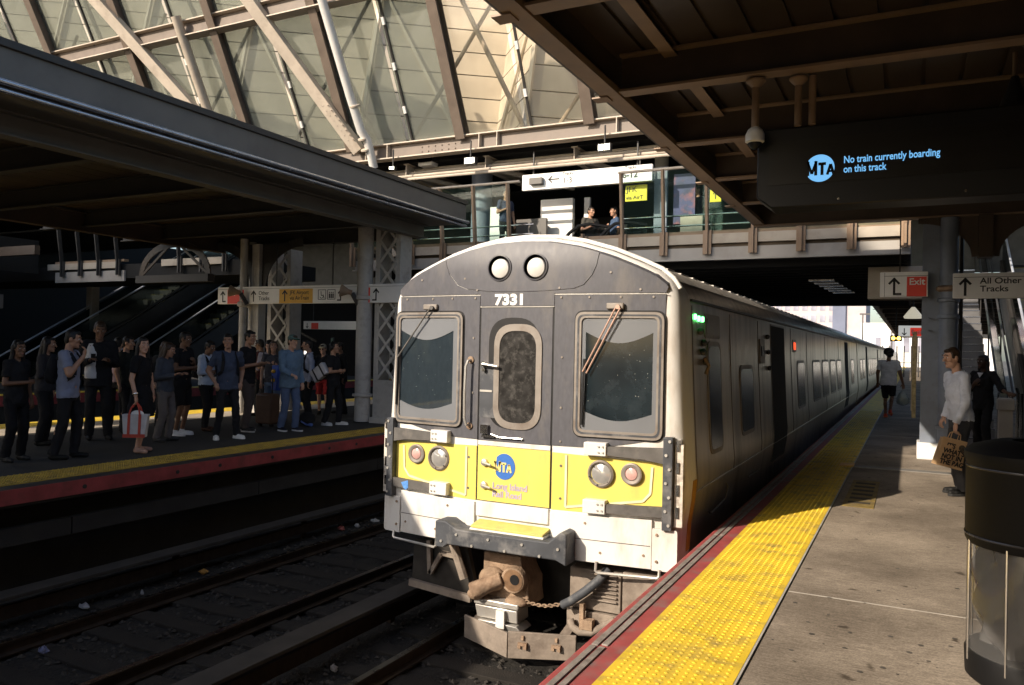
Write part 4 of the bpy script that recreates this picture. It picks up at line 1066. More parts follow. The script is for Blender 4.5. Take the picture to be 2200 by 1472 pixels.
# emblem and lettering on the yellow door
lx, lz, lr = -1.945, .490, .118
pts = [(lx + lr * math.cos(math.radians(a)), lz + lr * 1.08 * math.sin(math.radians(a))) for a in range(-142, 143, 8)]
b = MB(); face(b, pts, .0155, .002, step=.5); em = b.build('emblem', M['logo'], cab)
mk = mat('emblem_letters', (.80, .66, .25), .4)
stroke_letters(em, lx - .112, front_y(lx) - .0185, lz - .055, .105, mk)
text('lettering', 'Long Island\nRail Road', .085, P(-2.075, .268, .016), cab, M['letterblue'], bold=.002)
text('number', '7331', .142, P(-2.09, 2.084, .016), cab, M['letterwhite'], bold=.0075, spacing=1.06, sx=1.12)

# cab windows
def cab_window(x0, x1, z0, z1, glassm, s):
    f = MB(); face(f, stadium(x0, x1, z0, z1, .085), .034, hole=stadium(x0 + .06, x1 - .06, z0 + .06, z1 - .055, .05), step=.4)
    fr = f.build('window', M['gasket'], cab)
    g = MB(); face(g, stadium(x0 + .022, x1 - .022, z0 + .022, z1 - .022, .07), .037, hole=stadium(x0 + .040, x1 - .040, z0 + .040, z1 - .037, .06), step=.4); g.build('frame_groove', M['bumper'], fr)
    g = MB(); face(g, stadium(x0 - .014, x1 + .014, z0 - .014, z1 + .016, .095), .016, step=.4, hole=stadium(x0 + .01, x1 - .01, z0 + .01, z1 - .01, .08)); g.build('gasket', M['black'], fr)
    g = MB(); face(g, stadium(x0 + .055, x1 - .055, z0 + .055, z1 - .05, .05), .016, step=.2); g.build('pane', glassm, fr)
    # dust outside the area the wiper sweeps
    g = MB(); lft = x0 + (.066 if s < 0 else .10); rgt = x1 - (.12 if s < 0 else .10)
    zt, zb = z1 - .058, z0 + .062; m_ = 14
    swept = [(lft + (rgt - lft) * k / m_, zb + .17 - .075 * math.sin(math.pi * k / m_)) for k in range(m_ + 1)] + [(rgt - (rgt - lft) * k / m_, zt - .13 - .10 * math.sin(math.pi * k / m_)) for k in range(m_ + 1)]
    face(g, stadium(x0 + .06, x1 - .06, z0 + .06, z1 - .055, .05), .0185, .0005, step=.3, hole=swept)
    fk = MB(); rf = random.Random(21 if s > 0 else 22)
    for _ in range(26):
        x = rf.uniform(lft + .02, rgt - .02); z = rf.uniform(zb + .22, zt - .28); q = rf.uniform(.001, .0035); p_ = P(x, z, .0182)
        fk.add([(p_.x - q * rf.uniform(.6, 2), p_.y, p_.z), (p_.x, p_.y, p_.z - q), (p_.x + q * rf.uniform(.6, 2), p_.y, p_.z), (p_.x, p_.y, p_.z + q)], [(0, 1, 2, 3)])
    o = fk.build('dust_flecks', mat('fleck', (.42, .42, .38), .8), fr); o['kind'] = 'stuff'
    g.build('dust_film', M['film'], fr)
    return fr
cab_window(-3.335, -2.455, .845, 2.01, M['glasscab'], -1)
cab_window(-1.225, -.395, .845, 2.01, M['cabglass'], 1)
# dark plate behind the left pane: the unlit cab painted in near black
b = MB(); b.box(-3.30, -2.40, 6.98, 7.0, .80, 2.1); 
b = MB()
face(b, stadium(-3.28, -2.51, .9, 1.955, .05), .0085, .002, step=.3); b.build('cab_shadow', mat('cab_dark_paint', (.006, .010, .014), .5, var=.6, scale=3), cab)
# wipers
def wiper(px_, pz, ex, ez, m, two=True):
    b = MB()
    b.box(px_ - .10, px_ + .07, front_y(px_) - .05, front_y(px_) - .012, pz - .01, pz + .05)
    w = b.build('wiper', M['gasket'], cab, .012)
    b = MB(); b.path([P(px_ + .02, pz + .01, .075), P(px_ + .02, pz + .01, .055)], .022)
    for o in ((0, .0), (.045, .0)) if two else ((0, 0),): b.path([P(px_ + o[0], pz, .07), P(ex + o[0] * .8, ez - o[0] * .3, .058)], .0085, 6)
    b.build('arm', m, w)
    b = MB(); b.beam(P(ex + .01, ez + .12, .05), P(ex - .01, ez - .50, .045), .012, .02); b.build('blade', M['black'], w)
cop = mat('wiper_copper', (.42, .27, .21), .5, .3, var=.15)
wiper(-.83, 2.045, -1.135, 1.45, cop)
wiper(-2.85, 2.045, -3.29, 1.53, M['rubber'], False)

# lamps
def lamp(x, z, r, m, name, deep=.03, rim='gasket'):
    b = MB(); b.lathe([(r * 1.22, .0), (r * 1.22, .022), (r * 1.06, .034), (r * .94, .022), (r * .94, -.01)], P(x, z, .004), (0, -1, 0), 24); o = b.build(name, M[rim], cab)
    b = MB(); b.lathe([(r * .95, .0), (r * .9, .014), (r * .6, .030), (r * .25, .038), (.001, .040)], P(x, z, .0), (0, -1, 0), 24); b.build('lens', m, o)
    b = MB()
    for k in range(6): a = k * math.pi / 3 + .3; b.tube(P(x + r * 1.0 * math.cos(a), z + r * 1.0 * math.sin(a), .03), P(x + r * 1.0 * math.cos(a), z + r * math.sin(a), .040), .008, n=6)
    b.each('clip', M['chrome'], o)
lamp(CX - .885, .507, .105, M['lens'], 'headlight'); lamp(CX + .885, .507, .105, M['lens'], 'headlight')
for s in (-1, 1):
    x = CX + s * 1.175; z = .527
    b = MB(); b.lathe([(.10, 0), (.10, .03), (.088, .036), (.062, .03), (.062, .0)], P(x, z, .004), (0, -1, 0), 24); o = b.build('marker_light', M['gasket'], cab)
    b = MB(); b.lathe([(.062, 0), (.055, .03), (.03, .04), (.001, .043)], P(x, z, .004), (0, -1, 0), 20); b.build('lens', M['redlens'], o)
for x in (-2.045, -1.655):                     # roof lamps in deep round sockets
    z = 2.447
    b = MB(); b.lathe([(.132, 0), (.132, .012), (.120, .016), (.114, -.01)], P(x, z, .012), (0, -1, 0), 28); o = b.build('headlight', M['charcoal'], cab)
    b = MB(); b.lathe([(.117, .006), (.001, .006)], P(x, z, .012), (0, -1, 0), 28); b.build('socket', M['black'], o)
    b = MB(); b.lathe([(.098, .004), (.092, .020), (.06, .036), (.001, .042)], P(x + .012, z - .008, .012), (0, -1, 0), 28); b.build('lens', mat('frosted_lens', (.62, .61, .58), .35, var=.05, coat=.3), o)

# folding gate: straps, hinge blocks, corner strips
for s in (-1, 1):
    for z0, z1 in ((.672, .765), (.138, .235)):
        xa = CX + s * .84; xb = CX + s * 1.50
        b = MB(); zo = .0 if z0 > .5 else .02
        face(b, [(xa, z0 + .02), (xb - s * .2, z0 + .0 + zo), (xb, z0 - .035 + zo * 3), (xb, z1 + .02), (xa, z1)], .07, .012); st_ = b.build('gate_strap', M['rubber'], cab)
        b = MB(); face(b, rect(min(xa - s * .10, xa + s * .115), max(xa - s * .10, xa + s * .115), z0 + .005, z1 + .035), .088, .05); b.build('hinge_block', M['white'], st_, .008)
        b = MB()
        for q in (.03, .07): 
            for zz_ in (z0 + .04, z1): b.tube(P(xa + s * (.115 - q), zz_, .088), P(xa + s * (.115 - q), zz_, .097), .010, n=8)
        b.each('bolt', M['silver'], st_)
        if s < 0 and z0 < .5:
            b = MB(); face(b, [(-3.185, .215), (-3.09, .245), (-3.085, .17), (-3.12, .14), (-3.15, .16)], .074, .001, step=.5); b.build('blue_sticker', mat('sticker_blue', (.10, .26, .62), .4, var=.3, scale=30), st_)
    x0, x1 = (CX + s * 1.47, CX + s * 1.555)
    b = MB(); face(b, rect(min(x0, x1), max(x0, x1), .05, .885), .085, .04); ga = b.build('gate_edge', M['bumper'], cab, .006)
    b = MB()
    for k in range(7): b.tube(P(CX + s * (1.50 if k % 2 else 1.53), .10 + .125 * k, .083), P(CX + s * (1.50 if k % 2 else 1.53), .10 + .125 * k, .096), .014, n=8)
    b.each('bolt', M['silver'], ga)
    b = MB()
    for k in range(4): z = .16 + .20 * k; xx = CX + s * 1.585; b.box(min(xx, xx + s * .02) - .008, max(xx, xx + s * .02), front_y(xx) - .04, front_y(xx) + .10, z, z + .10)
    b.each('spring_clip', M['chrome'], ga)
    b = MB(); face(b, rect(min(CX + s * 1.562, CX + s * 1.635), max(CX + s * 1.562, CX + s * 1.635), .08, .82), .030, .06); b.build('gate_backing', mat('stained_white', (.62, .58, .52), .6, var=.1, dark=(.12, .09, .07), dscale=6, damt=.9), cab)

# lower white skirt, corner boxes, step, bumper
for s in (-1, 1):
    xi = XL - .01 if s < 0 else XR + .01
    b = MB(); face(b, [(xi, -.318), (CX + s * 1.37, -.318), (CX + s * 1.37, .125), (CX + s * .75, .112), (xi, .112)], .035, .02); b.build('skirt_panel', M['white'], cab, .006)
    b = MB(); face(b, [(xi + s * .1, -.115), (CX + s * 1.36, -.115), (CX + s * 1.36, -.108), (xi + s * .1, -.108)], .0375, .001); b.build('panel_seam', M['rubber'], cab)
    b = MB(); face(b, round_poly(rect(min(CX + s * 1.378, CX + s * 1.60), max(CX + s * 1.378, CX + s * 1.60), -.325, .052), [.0, .03, .03, 0] if s > 0 else [.03, 0, 0, .03]), .045, .08); b.build('corner_box', M['white'], cab, .012)
    b = MB()
    for z in (.0, -.24): b.tube(P(CX + s * 1.42, z, .045), P(CX + s * 1.42, z, .056), .013, n=8)
    for xq, z in ((.75, .04), (.9, -.22), (1.3, -.2)): b.tube(P(CX + s * xq, z, .034), P(CX + s * xq, z, .042), .012, n=8)
    b.each('bolt', M['rust'], cab)
    b = MB(); xa, xb = CX + s * .87, CX + s * 1.45
    b.path([P(xa, -.30, .05), P(xa, -.385, .06), P(xa + s * .02, -.40, .06), P(xb - s * .02, -.385, .06), P(xb, -.37, .06), P(xb, -.31, .05)], .014, 8); b.build('grab_rail', M['silver'], cab)
b = MB(); face(b, rect(XL + .008, XR - .008, -.02, .128), .03, .02); b.build('door_sill', M['white'], cab, .005)
b = MB(); y = front_y(CX)
b.prism([(XL + .03, y - .16, -.088), (XR - .0, y - .16, -.092), (XR + .02, y - .02, -.05), (XL + .05, y - .02, -.045)], (0, 0, -.022)); stp = b.build('step_plate', mat('step_yellow', (.60, .50, .14), .6, var=.2, scale=6, dark=(.3, .25, .12), dscale=6, damt=.6), cab, .004)
b = MB(); b.box(XL + .02, XR + .01, y - .165, y - .0, -.155, -.112); b.build('step_lip', M['white'], cab, .006)
b = MB()
bp_ = [(-2.755, -.40), (-2.755, -.138), (-2.63, -.128), (-2.49, -.195), (-1.47, -.195), (-1.345, -.085), (-1.285, -.105), (-1.285, -.405), (-1.39, -.36), (-2.0, -.36), (-2.6, -.365), (-2.64, -.40)]
bp_ = [(1.6 + (x - 1.6) * .964, 1.65 + (z - 1.65) * .964) for x, z in bp_]
face(b, bp_, .25, .16, step=.4); bu = b.build('bumper', M['bumper'], cab, .012)
b = MB()
for k in range(8): b.tube(P(-2.52 + .18 * k, -.18 if k % 2 else -.265, .25), P(-2.52 + .18 * k, -.18 if k % 2 else -.265, .262), .014, n=8)
b.each('bolt', M['silver'], bu)
# hand grips and pins
b = MB(); b.path([P(-2.352, 1.53, .015), P(-2.358, 1.52, .07), P(-2.375, 1.46, .085), P(-2.38, 1.2, .088), P(-2.378, .95, .085), P(-2.365, .88, .07), P(-2.36, .87, .015)], .014, 8); b.build('grab_rail', M['silver'], cab)
b = MB()
for z in (1.53, .865): b.lathe([(.035, 0), (.035, .015), (.02, .02)], P(-2.355, z, .010), (0, -1, 0), 12)
b.each('rail_foot', M['rust'], cab)
for z in (.515, .29):
    b = MB(); b.lathe([(.04, 0), (.034, .03), (.018, .036)], P(-2.165, z, .012), (0, -1, 0), 12); b.path([P(-2.165, z, .05), P(-2.06, z - .012, .085)], [.016, .011]); b.build('latch_pin', M['silver'], cab)
b = MB()                                         # rivet heads over the charcoal panels
for x, z in ((-3.2, 2.15), (-2.85, 2.15), (-2.6, 2.15), (-2.32, 2.15), (-1.38, 2.15), (-1.1, 2.15), (-.8, 2.15), (-.5, 2.15), (-1.36, 1.58), (-1.36, 1.1), (-1.36, .78), (-2.33, 1.75), (-2.33, 1.2), (-3.0, 2.35), (-.9, 2.38), (-.62, 2.22), (-2.45, 2.35), (-2.3, 2.23), (-1.4, 2.24)):
    b.tube(P(x, z, .010), P(x, z, .018), .011, n=8)
b.each('rivet', M['gasket'], cab)

# coupler and running gear under the cab
b = MB()
OX = Vector((.20, 0, .11)); b = MB()
b.prism([(-2.40, 6.95, -.50), (-1.985, 6.95, -.50), (-1.97, 6.95, -.62), (-1.90, 6.95, -.74), (-1.90, 6.95, -.86), (-1.88, 6.95, -.98), (-2.05, 6.95, -.94), (-2.30, 6.95, -.93), (-2.50, 6.95, -.92), (-2.47, 6.95, -.82), (-2.40, 6.95, -.70)], (0, .35, 0))
b.tube((-2.03, 6.95, -.72), (-2.03, 6.86, -.72), .135, .125, 20); b.ellip((-2.28, 6.93, -.75), (.15, .10, .12)); b.path([(-2.15, 6.88, -.72), (-2.42, 6.76, -.86)], [.07, .09], 10)
b.ellip((-2.42, 6.85, -.90), (.09, .09, .06)); b.ellip((-2.0, 6.9, -.93), (.12, .08, .05))
b.v = [tuple(Vector(p) + OX) for p in b.v]; cp = b.build('coupler', M['rust'], cab, .012)
b = MB(); b.tube((-1.82, 6.87, -.605), (-1.82, 6.855, -.605), .105, n=20); b.build('coupler_bore', mat('rust_dark', (.17, .10, .055), .9, var=.4, scale=12), cp)
b = MB(); b.tube((-1.80, 6.86, -.595), (-1.80, 6.85, -.595), .05, n=16); b.build('coupler_hole', M['black'], cp)
b = MB(); b.box(-2.42, -1.93, 6.82, 7.1, -1.03, -.97); b.prism([(-2.42, 6.84, -1.04), (-1.95, 6.84, -1.04), (-1.95, 6.86, -1.17), (-2.40, 6.86, -1.17)], (0, .25, 0)); b.prism([(-2.38, 6.82, -1.18), (-1.95, 6.82, -1.185), (-1.90, 6.84, -1.24), (-2.0, 6.86, -1.27), (-2.33, 6.86, -1.25)], (0, .25, 0)); b.v = [(x + .19, y, z + .15) for x, y, z in b.v]; eb = b.build('electric_head', M['silver'], cab, .012)
b = MB(); b.box(-1.97, -1.88, 6.80, 6.83, -1.07, -.90); b.build('flap', M['white'], eb)
b = MB(); b.tube((-2.12, 7.2, -.75), (-2.12, 8.4, -.75), .13, n=12); b.box(-3.30, -.4, 7.55, 7.75, -1.0, -.34); b.box(-2.9, -.7, 7.75, 8.3, -1.1, -.3); b.box(-3.2, -.5, 8.3, 32, -1.05, -.3); b.box(-3.35, -.33, 7.12, 7.5, -.36, -.32); b.build('underframe', M['under'], cab)
b = MB(); b.prism([(-2.39, 6.92, -1.05), (-1.765, 6.65, -1.04), (-1.765, 6.65, -1.275), (-2.39, 6.92, -1.275)], (.0, .03, 0)); b.prism([(-1.755, 6.65, -1.02), (-1.15, 6.86, -1.02), (-1.15, 6.86, -1.255), (-1.755, 6.65, -1.275)], (0, .03, 0)); pw = b.build('plow', M['dust'], cab, .006)
for x in (-1.62, -1.32):
    b = MB(); yy = 6.65 + (x + 1.755) * .347 - .004
    b.box(x - .012, x + .012, yy - .012, yy + .02, -1.09, -1.05); b.box(x - .045, x + .045, yy - .016, yy + .02, -1.145, -1.115); b.box(x - .045, x - .015, yy - .02, yy + .02, -1.17, -1.14); b.box(x + .015, x + .045, yy - .02, yy + .02, -1.17, -1.14); b.build('bracket_lug', M['rust'], pw)

b = MB(); b.beam((-2.25, 6.92, -1.12), (-2.25, 8.2, -.8), .1, .08); b.beam((-1.3, 6.86, -1.12), (-1.3, 8.2, -.8), .1, .08); b.build('plow_arm', M['dust'], pw)
b = MB()                                         # left truck bracket
b.prism([(-3.12, 7.05, -.82), (-2.40, 7.05, -.88), (-2.30, 7.05, -.95), (-2.45, 7.05, -.40), (-3.10, 7.05, -.40)], (0, .06, 0), 0); b.build('side_plate', M['under'], cab)
b = MB(); b.beam((-2.88, 7.0, -.38), (-2.86, 7.0, -.72), .045, .045); b.beam((-2.86, 7.0, -.72), (-2.72, 7.0, -.49), .045, .045); b.beam((-2.72, 7.0, -.49), (-2.56, 7.0, -.50), .045, .045); b.beam((-3.1, 6.98, -.84), (-2.35, 6.98, -.90), .05, .07); b.path([(-2.56, 6.95, -.36), (-2.42, 6.95, -.70)], .045); b.build('step_bracket', M['dust'], cab)
b = MB(); b.box(-1.28, -.77, 7.0, 7.4, -.80, -.42)
for k in range(7): b.box(-1.06, -.80, 6.97, 7.0, -.46 - .04 * k, -.442 - .04 * k)
b.box(-.755, -.40, 7.0, 7.5, -.98, -.40); b.box(-1.30, -.78, 6.98, 7.3, -.98, -.815)
b.build('equipment_case', M['dust'], cab, .008)
b = MB(); b.path([(-1.30, 6.88, -.76), (-1.22, 6.87, -.71), (-1.08, 6.87, -.60), (-.96, 6.9, -.49), (-.90, 7.0, -.40)], .042, 10); b.build('air_hose', M['bumper'], cab)
b = MB(); b.path([(-1.24, 6.93, -.90), (-1.21, 6.91, -.96), (-1.13, 6.90, -.99), (-1.02, 6.91, -.98), (-.92, 6.94, -.92), (-.82, 6.99, -.85)], .036, 10); b.build('brake_hose', M['dust'], cab)
b = MB(); b.box(-1.13, -1.09, 6.88, 6.93, -.96, -.72); b.box(-1.11, -1.0, 6.87, 6.95, -.95, -.86); b.build('hose_cock', M['rust'], cab)
b = MB()
for k in range(13):
    x = -1.68 + .031 * k; z = -.80 + .004 * k - .03 * math.sin(math.pi * k / 12)
    rot = Matrix.Rotation(math.pi / 2 * (k % 2), 4, 'X'); pts = []
    for q in range(9): a = q * math.pi / 4; v = rot @ Vector((.026 * math.cos(a), 0, .014 * math.sin(a))); pts.append((x + v.x, 6.9 + v.y, z + v.z))
    b.path(pts, .006, 5)
b.build('safety_chain', M['rust'], cab)
b = MB()
for s in (-1, 1):
    for y in (9.3, 11.8): b.lathe([(.46, -.06), (.46, .0), (.43, .01), (.43, .06), (.12, .07)], (CX + s * .75, y, -.78), (s, 0, 0), 26)
b.build('wheel', M['rail'], cab)

# right and left side fittings of the lead car
SX = CX + 1.60
def side_x(z):
    for (h0, z0), (h1, z1) in zip(PROF, PROF[1:]):
        if z1 <= z <= z0: return CX + h0 + (h1 - h0) * (z0 - z) / (z0 - z1)
    return CX + 1.6
def sq(b, y0, y1, z0, z1, off, th=.01, mi=0, r=0.0):
    poly = rect(y0, y1, z0, z1)
    if r: poly = round_poly(poly, r, 4)
    bm = bmesh.new(); bm.faces.new([bm.verts.new((0, y, z)) for y, z in poly])
    for h, z in PROF: bmesh.ops.bisect_plane(bm, geom=list(bm.verts) + list(bm.edges) + list(bm.faces), plane_co=(0, 0, z), plane_no=(0, 0, 1))
    for v in bm.verts: v.co.x = side_x(v.co.z) + off
    rr = bmesh.ops.extrude_face_region(bm, geom=list(bm.faces))
    for v in [g for g in rr['geom'] if isinstance(g, bmesh.types.BMVert)]: v.co.x -= off + .006
    bm.verts.index_update(); o = len(b.v); b.v += [tuple(v.co) for v in bm.verts]
    for f in bm.faces: b.f.append([v.index + o for v in f.verts]); b.m.append(mi)
    bm.free()
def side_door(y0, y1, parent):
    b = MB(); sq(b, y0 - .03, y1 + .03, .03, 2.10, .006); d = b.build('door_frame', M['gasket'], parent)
    b = MB(); sq(b, y0, y1, .05, 2.075, .009); b.build('dark_doorway_plate', M['blackmatte'], d)  # black plate painted for the unlit opening, no hole behind it
def side_window(y0, y1, z0, z1, parent, m='trainglass'):
    b = MB(); sq(b, y0 - .05, y1 + .05, z0 - .05, z1 + .05, .008, r=.14); f = b.build('window', M['gasket'], parent)
    b = MB(); sq(b, y0, y1, z0, z1, .011, r=.11); b.build('pane', M[m], f)
side_window(8.08, 8.62, .66, 1.72, cab)
side_window(9.75, 10.55, .70, 1.46, cab)
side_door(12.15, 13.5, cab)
side_window(15.1, 16.1, .72, 1.50, cab)
for k in range(4): side_window(17.6 + 2.0 * k, 19.0 + 2.0 * k, .72, 1.5, cab)
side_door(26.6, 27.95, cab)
side_window(29.3, 30.6, .72, 1.5, cab)
b = MB(); sq(b, 7.95, 8.65, 1.80, 2.05, .008, r=.05); ds = b.build('destination_sign', M['gasket'], cab)
b = MB(); sq(b, 8.02, 8.58, 1.84, 2.01, .011, r=.04); b.build('pane', mat('dest_pane', (.10, .085, .05), .3, var=.6, scale=9), ds)
for y in (7.56, 7.70, 7.86):
    b = MB(); b.lathe([(.03, 0), (.026, .016), (.001, .022)], (side_x(1.985) + .004, y, 1.985 + .012 * (y < 7.6)), (1, 0, 0), 12); b.build('indicator_light', M['green'], cab)
b = MB()
for y, z in ((7.72, 1.86), (7.85, 1.75), (7.80, 1.66), (7.9, 1.56), (11.75, 1.9), (11.8, 1.68), (11.85, 1.45)): b.ellip((side_x(z) + .02, y, z), (.035, .06, .035), 8, 6)
b.build('hinge', M['bumper'], cab)
b = MB(); b.path([(side_x(1.62) + .03, 7.82, 1.60), (side_x(1.5) + .06, 7.86, 1.52), (side_x(1.45) + .03, 7.84, 1.44)], .018); b.build('side_handle', M['rust'], cab)
b = MB(); sq(b, 11.15, 11.55, 1.52, 1.86, .012); b.build('crew_panel', M['gasket'], cab)
b = MB(); sq(b, 11.25, 11.45, 1.62, 1.76, .02); b.build('crew_window', M['black'], cab)
b = MB(); sq(b, 14.55, 14.95, 1.70, 1.92, .010, r=.03); rs = b.build('indicator_panel', M['gasket'], cab)
b = MB(); sq(b, 14.62, 14.88, 1.74, 1.87, .016); b.build('red_lamp', M['ledred'], rs)
b = MB(); b.path([(side_x(.2) + .01, 8.05, .03), (side_x(.1) + .035, 8.08, .02), (side_x(.1) + .035, 8.75, .06), (side_x(.2) + .035, 8.82, .18), (side_x(.25) + .01, 8.82, .22)], .010, 6); b.build('grab_rail', M['gasket'], cab)
b = MB(); b.path([(side_x(.1) + .02, 10.2, .10), (side_x(.1) + .02, 11.0, .10)], .008, 6); b.build('sill_trim', M['gasket'], cab)
# yellow stripe edge wrapping behind the front corner
b = MB()
for k in range(3):
    zz_ = [.46, .28, .05, -.2]
    b.path([(side_x(z) + .004, 7.30 + .045 * k, z) for z in zz_], .010, 6)
b.build('corner_piping', mat('piping_ochre', (.42, .24, .04), .6, var=.2), cab)
b = MB()                                         # vertical panel seams on the side
for y in (7.46, 9.2, 11.05, 14.3, 16.6, 20.3, 24.2, 28.6): b.path([(side_x(z) + .001, y, z) for z in (2.1, 1.56, 1.05, .64, .46, .34)], .006, 5)
b.each('panel_seam', M['gasket'], cab)

def plain_car(y0, label):
    t = train_car(y0, y0 + 25.7, label)
    b = MB(); loft(b, [ring(y0), ring(y0 + 25.7)]); n = len(side); b.f.append(list(range(n))); b.m.append(0); b.build('body', M['stainless'], t)
    b = MB(); pts = [(CX + h, z + .012) for h, z in reversed(PROF[:7])] + [(CX - h, z + .012) for h, z in PROF[1:7]]
    n = len(pts)
    for y in (y0, y0 + 25.7): b.v += [(x, y, z) for x, z in pts]
    for k in range(n - 1): b.f.append([k, k + 1, n + k + 1, n + k]); b.m.append(0)
    b.build('roof', M['roofmetal'], t)
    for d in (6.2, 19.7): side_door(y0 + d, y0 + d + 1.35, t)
    for d in (1.6, 3.7, 8.6, 10.6, 12.6, 14.6, 16.6, 22.4): side_window(y0 + d, y0 + d + 1.4, .72, 1.5, t)
    b = MB(); b.box(CX - 1.5, CX + 1.5, y0 + .3, y0 + 25.4, -1.05, -.3); b.build('underframe', M['under'], t)
    b = MB(); b.box(CX - .8, CX + .8, y0 - .45, y0, .0, 2.3); b.build('gangway', M['blackmatte'], t)
    return t
for k, lab in enumerate(['second train car, right behind the lead car', 'third train car, beside the walking person in white', 'fourth train car, far down the platform', 'last visible train car at the vanishing end of the train']):
    plain_car(33.05 + 26.15 * k, lab)


# ================================================================ screen, signs, bins, litter
mo = thing('display_screen', 'black hanging display screen reading No train currently boarding on this track', 'display screen', (1.3, 6.95, 3.2))
b = MB(); b.prism([(.40, 6.90, 2.98), (.52, 6.90, 2.885), (2.6, 6.90, 2.885), (2.6, 6.90, 3.555), (.40, 6.90, 3.555)], (0, .32, 0)); b.build('housing', M['black'], mo, .012)
b = MB(); b.box(.50, 2.30, 6.893, 6.900, 3.075, 3.44); b.build('screen', M['screen'], mo)
lc = (0.904,6.880,3.190)
lr = .112
pts = [(lc[0] + lr * math.cos(math.radians(a)), 6.888, lc[2] + lr * math.sin(math.radians(a))) for a in range(-144, 145, 6)]
b = MB(); b.prism(pts, (0, .003, 0)); em = b.build('emblem', M['scrblue'], mo)
stroke_letters(em, lc[0] - .104, 6.886, lc[2] - .058, .118, M['screen'], .12)
p = (1.084,6.880,3.216)
text('lettering', 'No train currently boarding\non this track', .081, (p[0], 6.888, p[2]), mo, M['scrblue'], bold=.0012, sx=.755)
b = MB()
for x in (1.05, 1.95): b.tube((x, 6.90, 2.93), (x, 6.885, 2.93), .010, n=8)
b.each('screw', M['chrome'], mo)
b = MB()
for x in (.73, .84): b.tube((x, 6.86, 3.55), (x, 6.86, 3.95), .030, n=12)
b.lathe([(.03, 0), (.05, .02), (.075, .05), (.075, .065)], (.73, 6.86, 3.885), n=16); b.each('hanger_pole', M['steeltan'], mo)
dc = thing('dome_camera', 'white dome camera on a ceiling pole left of the hanging screen', 'camera', (.40, 6.78, 3.45))
b = MB(); b.tube((.40, 6.78, 3.52), (.40, 6.78, 3.93), .032, n=14); b.lathe([(.032, 0), (.05, .02), (.08, .05), (.08, .065)], (.40, 6.78, 3.885), n=18); b.build('pole', M['steeltan'], dc)
b = MB(); b.lathe([(.035, .12), (.06, .10), (.078, .06), (.078, 0), (.06, -.01)], (.40, 6.78, 3.43), n=20); b.build('housing', M['cleanwhite'], dc)
b = MB(); b.ellip((.40, 6.78, 3.425), (.058, .058, .055), 16, 10); b.build('lens_dome', M['black'], dc)
# ceiling lamp and curved conduit in the upper right corner
t = thing('ceiling_lamp', 'dark bell shaped lamp hanging under the near canopy at the right edge', 'lamp', (2.42, 8.0, 4.0))
b = MB(); b.lathe([(.03, .30), (.05, .22), (.10, .10), (.13, .0), (.12, -.01)], (2.36, 8.0, 3.80), n=18); b.build('shade', M['darkgrey'], t)
b = MB(); b.ellip((2.36, 8.0, 3.80), (.07, .07, .04)); b.build('bulb', M['chrome'], t)
b = MB(); b.tube((2.36, 8, 4.08), (2.36, 8, 4.32), .02); b.path([(2.4, 8.0, 3.8), (2.5, 8.0, 3.66), (2.7, 8.0, 3.6)], .012); b.build('stem', M['steeltan'], t)
t = thing('ceiling_conduit', 'curved pipe bending down under the near canopy at the upper right corner', 'pipe', (2.0, 7, 4.2))
b = MB(); b.path([(1.560,7.000,4.580), (1.854,7.000,4.481), (2.074,7.000,4.347), (2.229,7.000,4.188), (2.320,7.000,4.067), (2.440,7.000,3.821)], .03, 10); b.build('pipe', M['steelbrown'], t)

def sign_box(t, x0, x1, y, z0, z1, m='cleanwhite', d=.10):
    b = MB(); b.box(x0, x1, y, y + d, z0, z1); return b.build('panel', M[m], t, .008)
def patch(t, x0, x1, y, z0, z1, m, name='colour_field'):
    b = MB(); b.box(x0, x1, y - .003, y, z0, z1); return b.build(name, M[m], t)
sg = thing('exit_sign', 'white sign with bent arrow and red Exit field left of the blue grey column', 'sign', (1.45, 14.35, 2.8))
sign_box(sg, 1.12, 1.82, 14.3, 2.635, 3.04)
patch(sg, 1.515, 1.80, 14.3, 2.64, 2.96, 'signred'); arrow(sg, 1.33, 14.296, 2.805, .25, 'up_right_foot', .034)
text('lettering', 'Exit', .15, (1.545, 14.294, 2.83), sg, M['letterwhite'], bold=.003)
patch(sg, 1.18, 1.815, 14.3, 2.972, 2.979, 'rubber', 'seam'); patch(sg, 1.185, 1.191, 14.3, 2.64, 3.03, 'rubber', 'seam')
b = MB(); b.box(1.40, 1.42, 14.34, 14.36, 3.04, 3.9); b.build('hanger', M['darkgrey'], sg)
sg = thing('direction_sign', 'long grey white sign reading All Other Tracks right of the blue grey column', 'sign', (2.6, 14.35, 2.8))
sign_box(sg, 2.17, 4.2, 14.3, 2.60, 3.0); patch(sg, 2.18, 4.19, 14.3, 2.93, 2.937, 'rubber', 'seam')
arrow(sg, 2.34, 14.296, 2.78, .25, 'up', .036); text('lettering', 'All Other\nTracks', .13, (2.54, 14.294, 2.83), sg, M['letterblack'], bold=.002, sx=1.08)
b = MB(); b.box(3.4, 3.42, 14.34, 14.36, 3.0, 3.9); b.build('hanger', M['darkgrey'], sg)
sg = thing('exit_sign', 'small far exit sign with a down arrow beside the column, above amber lights', 'sign', (1.5, 30, 2.5))
sign_box(sg, 1.19, 2.2, 30, 2.37, 2.73, 'litsign'); patch(sg, 1.55, 2.19, 30, 2.375, 2.66, 'litred'); arrow(sg, 1.37, 29.995, 2.52, .22, 'down', .03)
text('lettering', 'Exit', .22, (1.58, 29.99, 2.44), sg, M['letterwhite'], bold=.004); b = MB(); b.box(1.5, 1.53, 30.04, 30.07, 2.73, 3.5); b.build('hanger', M['darkgrey'], sg)
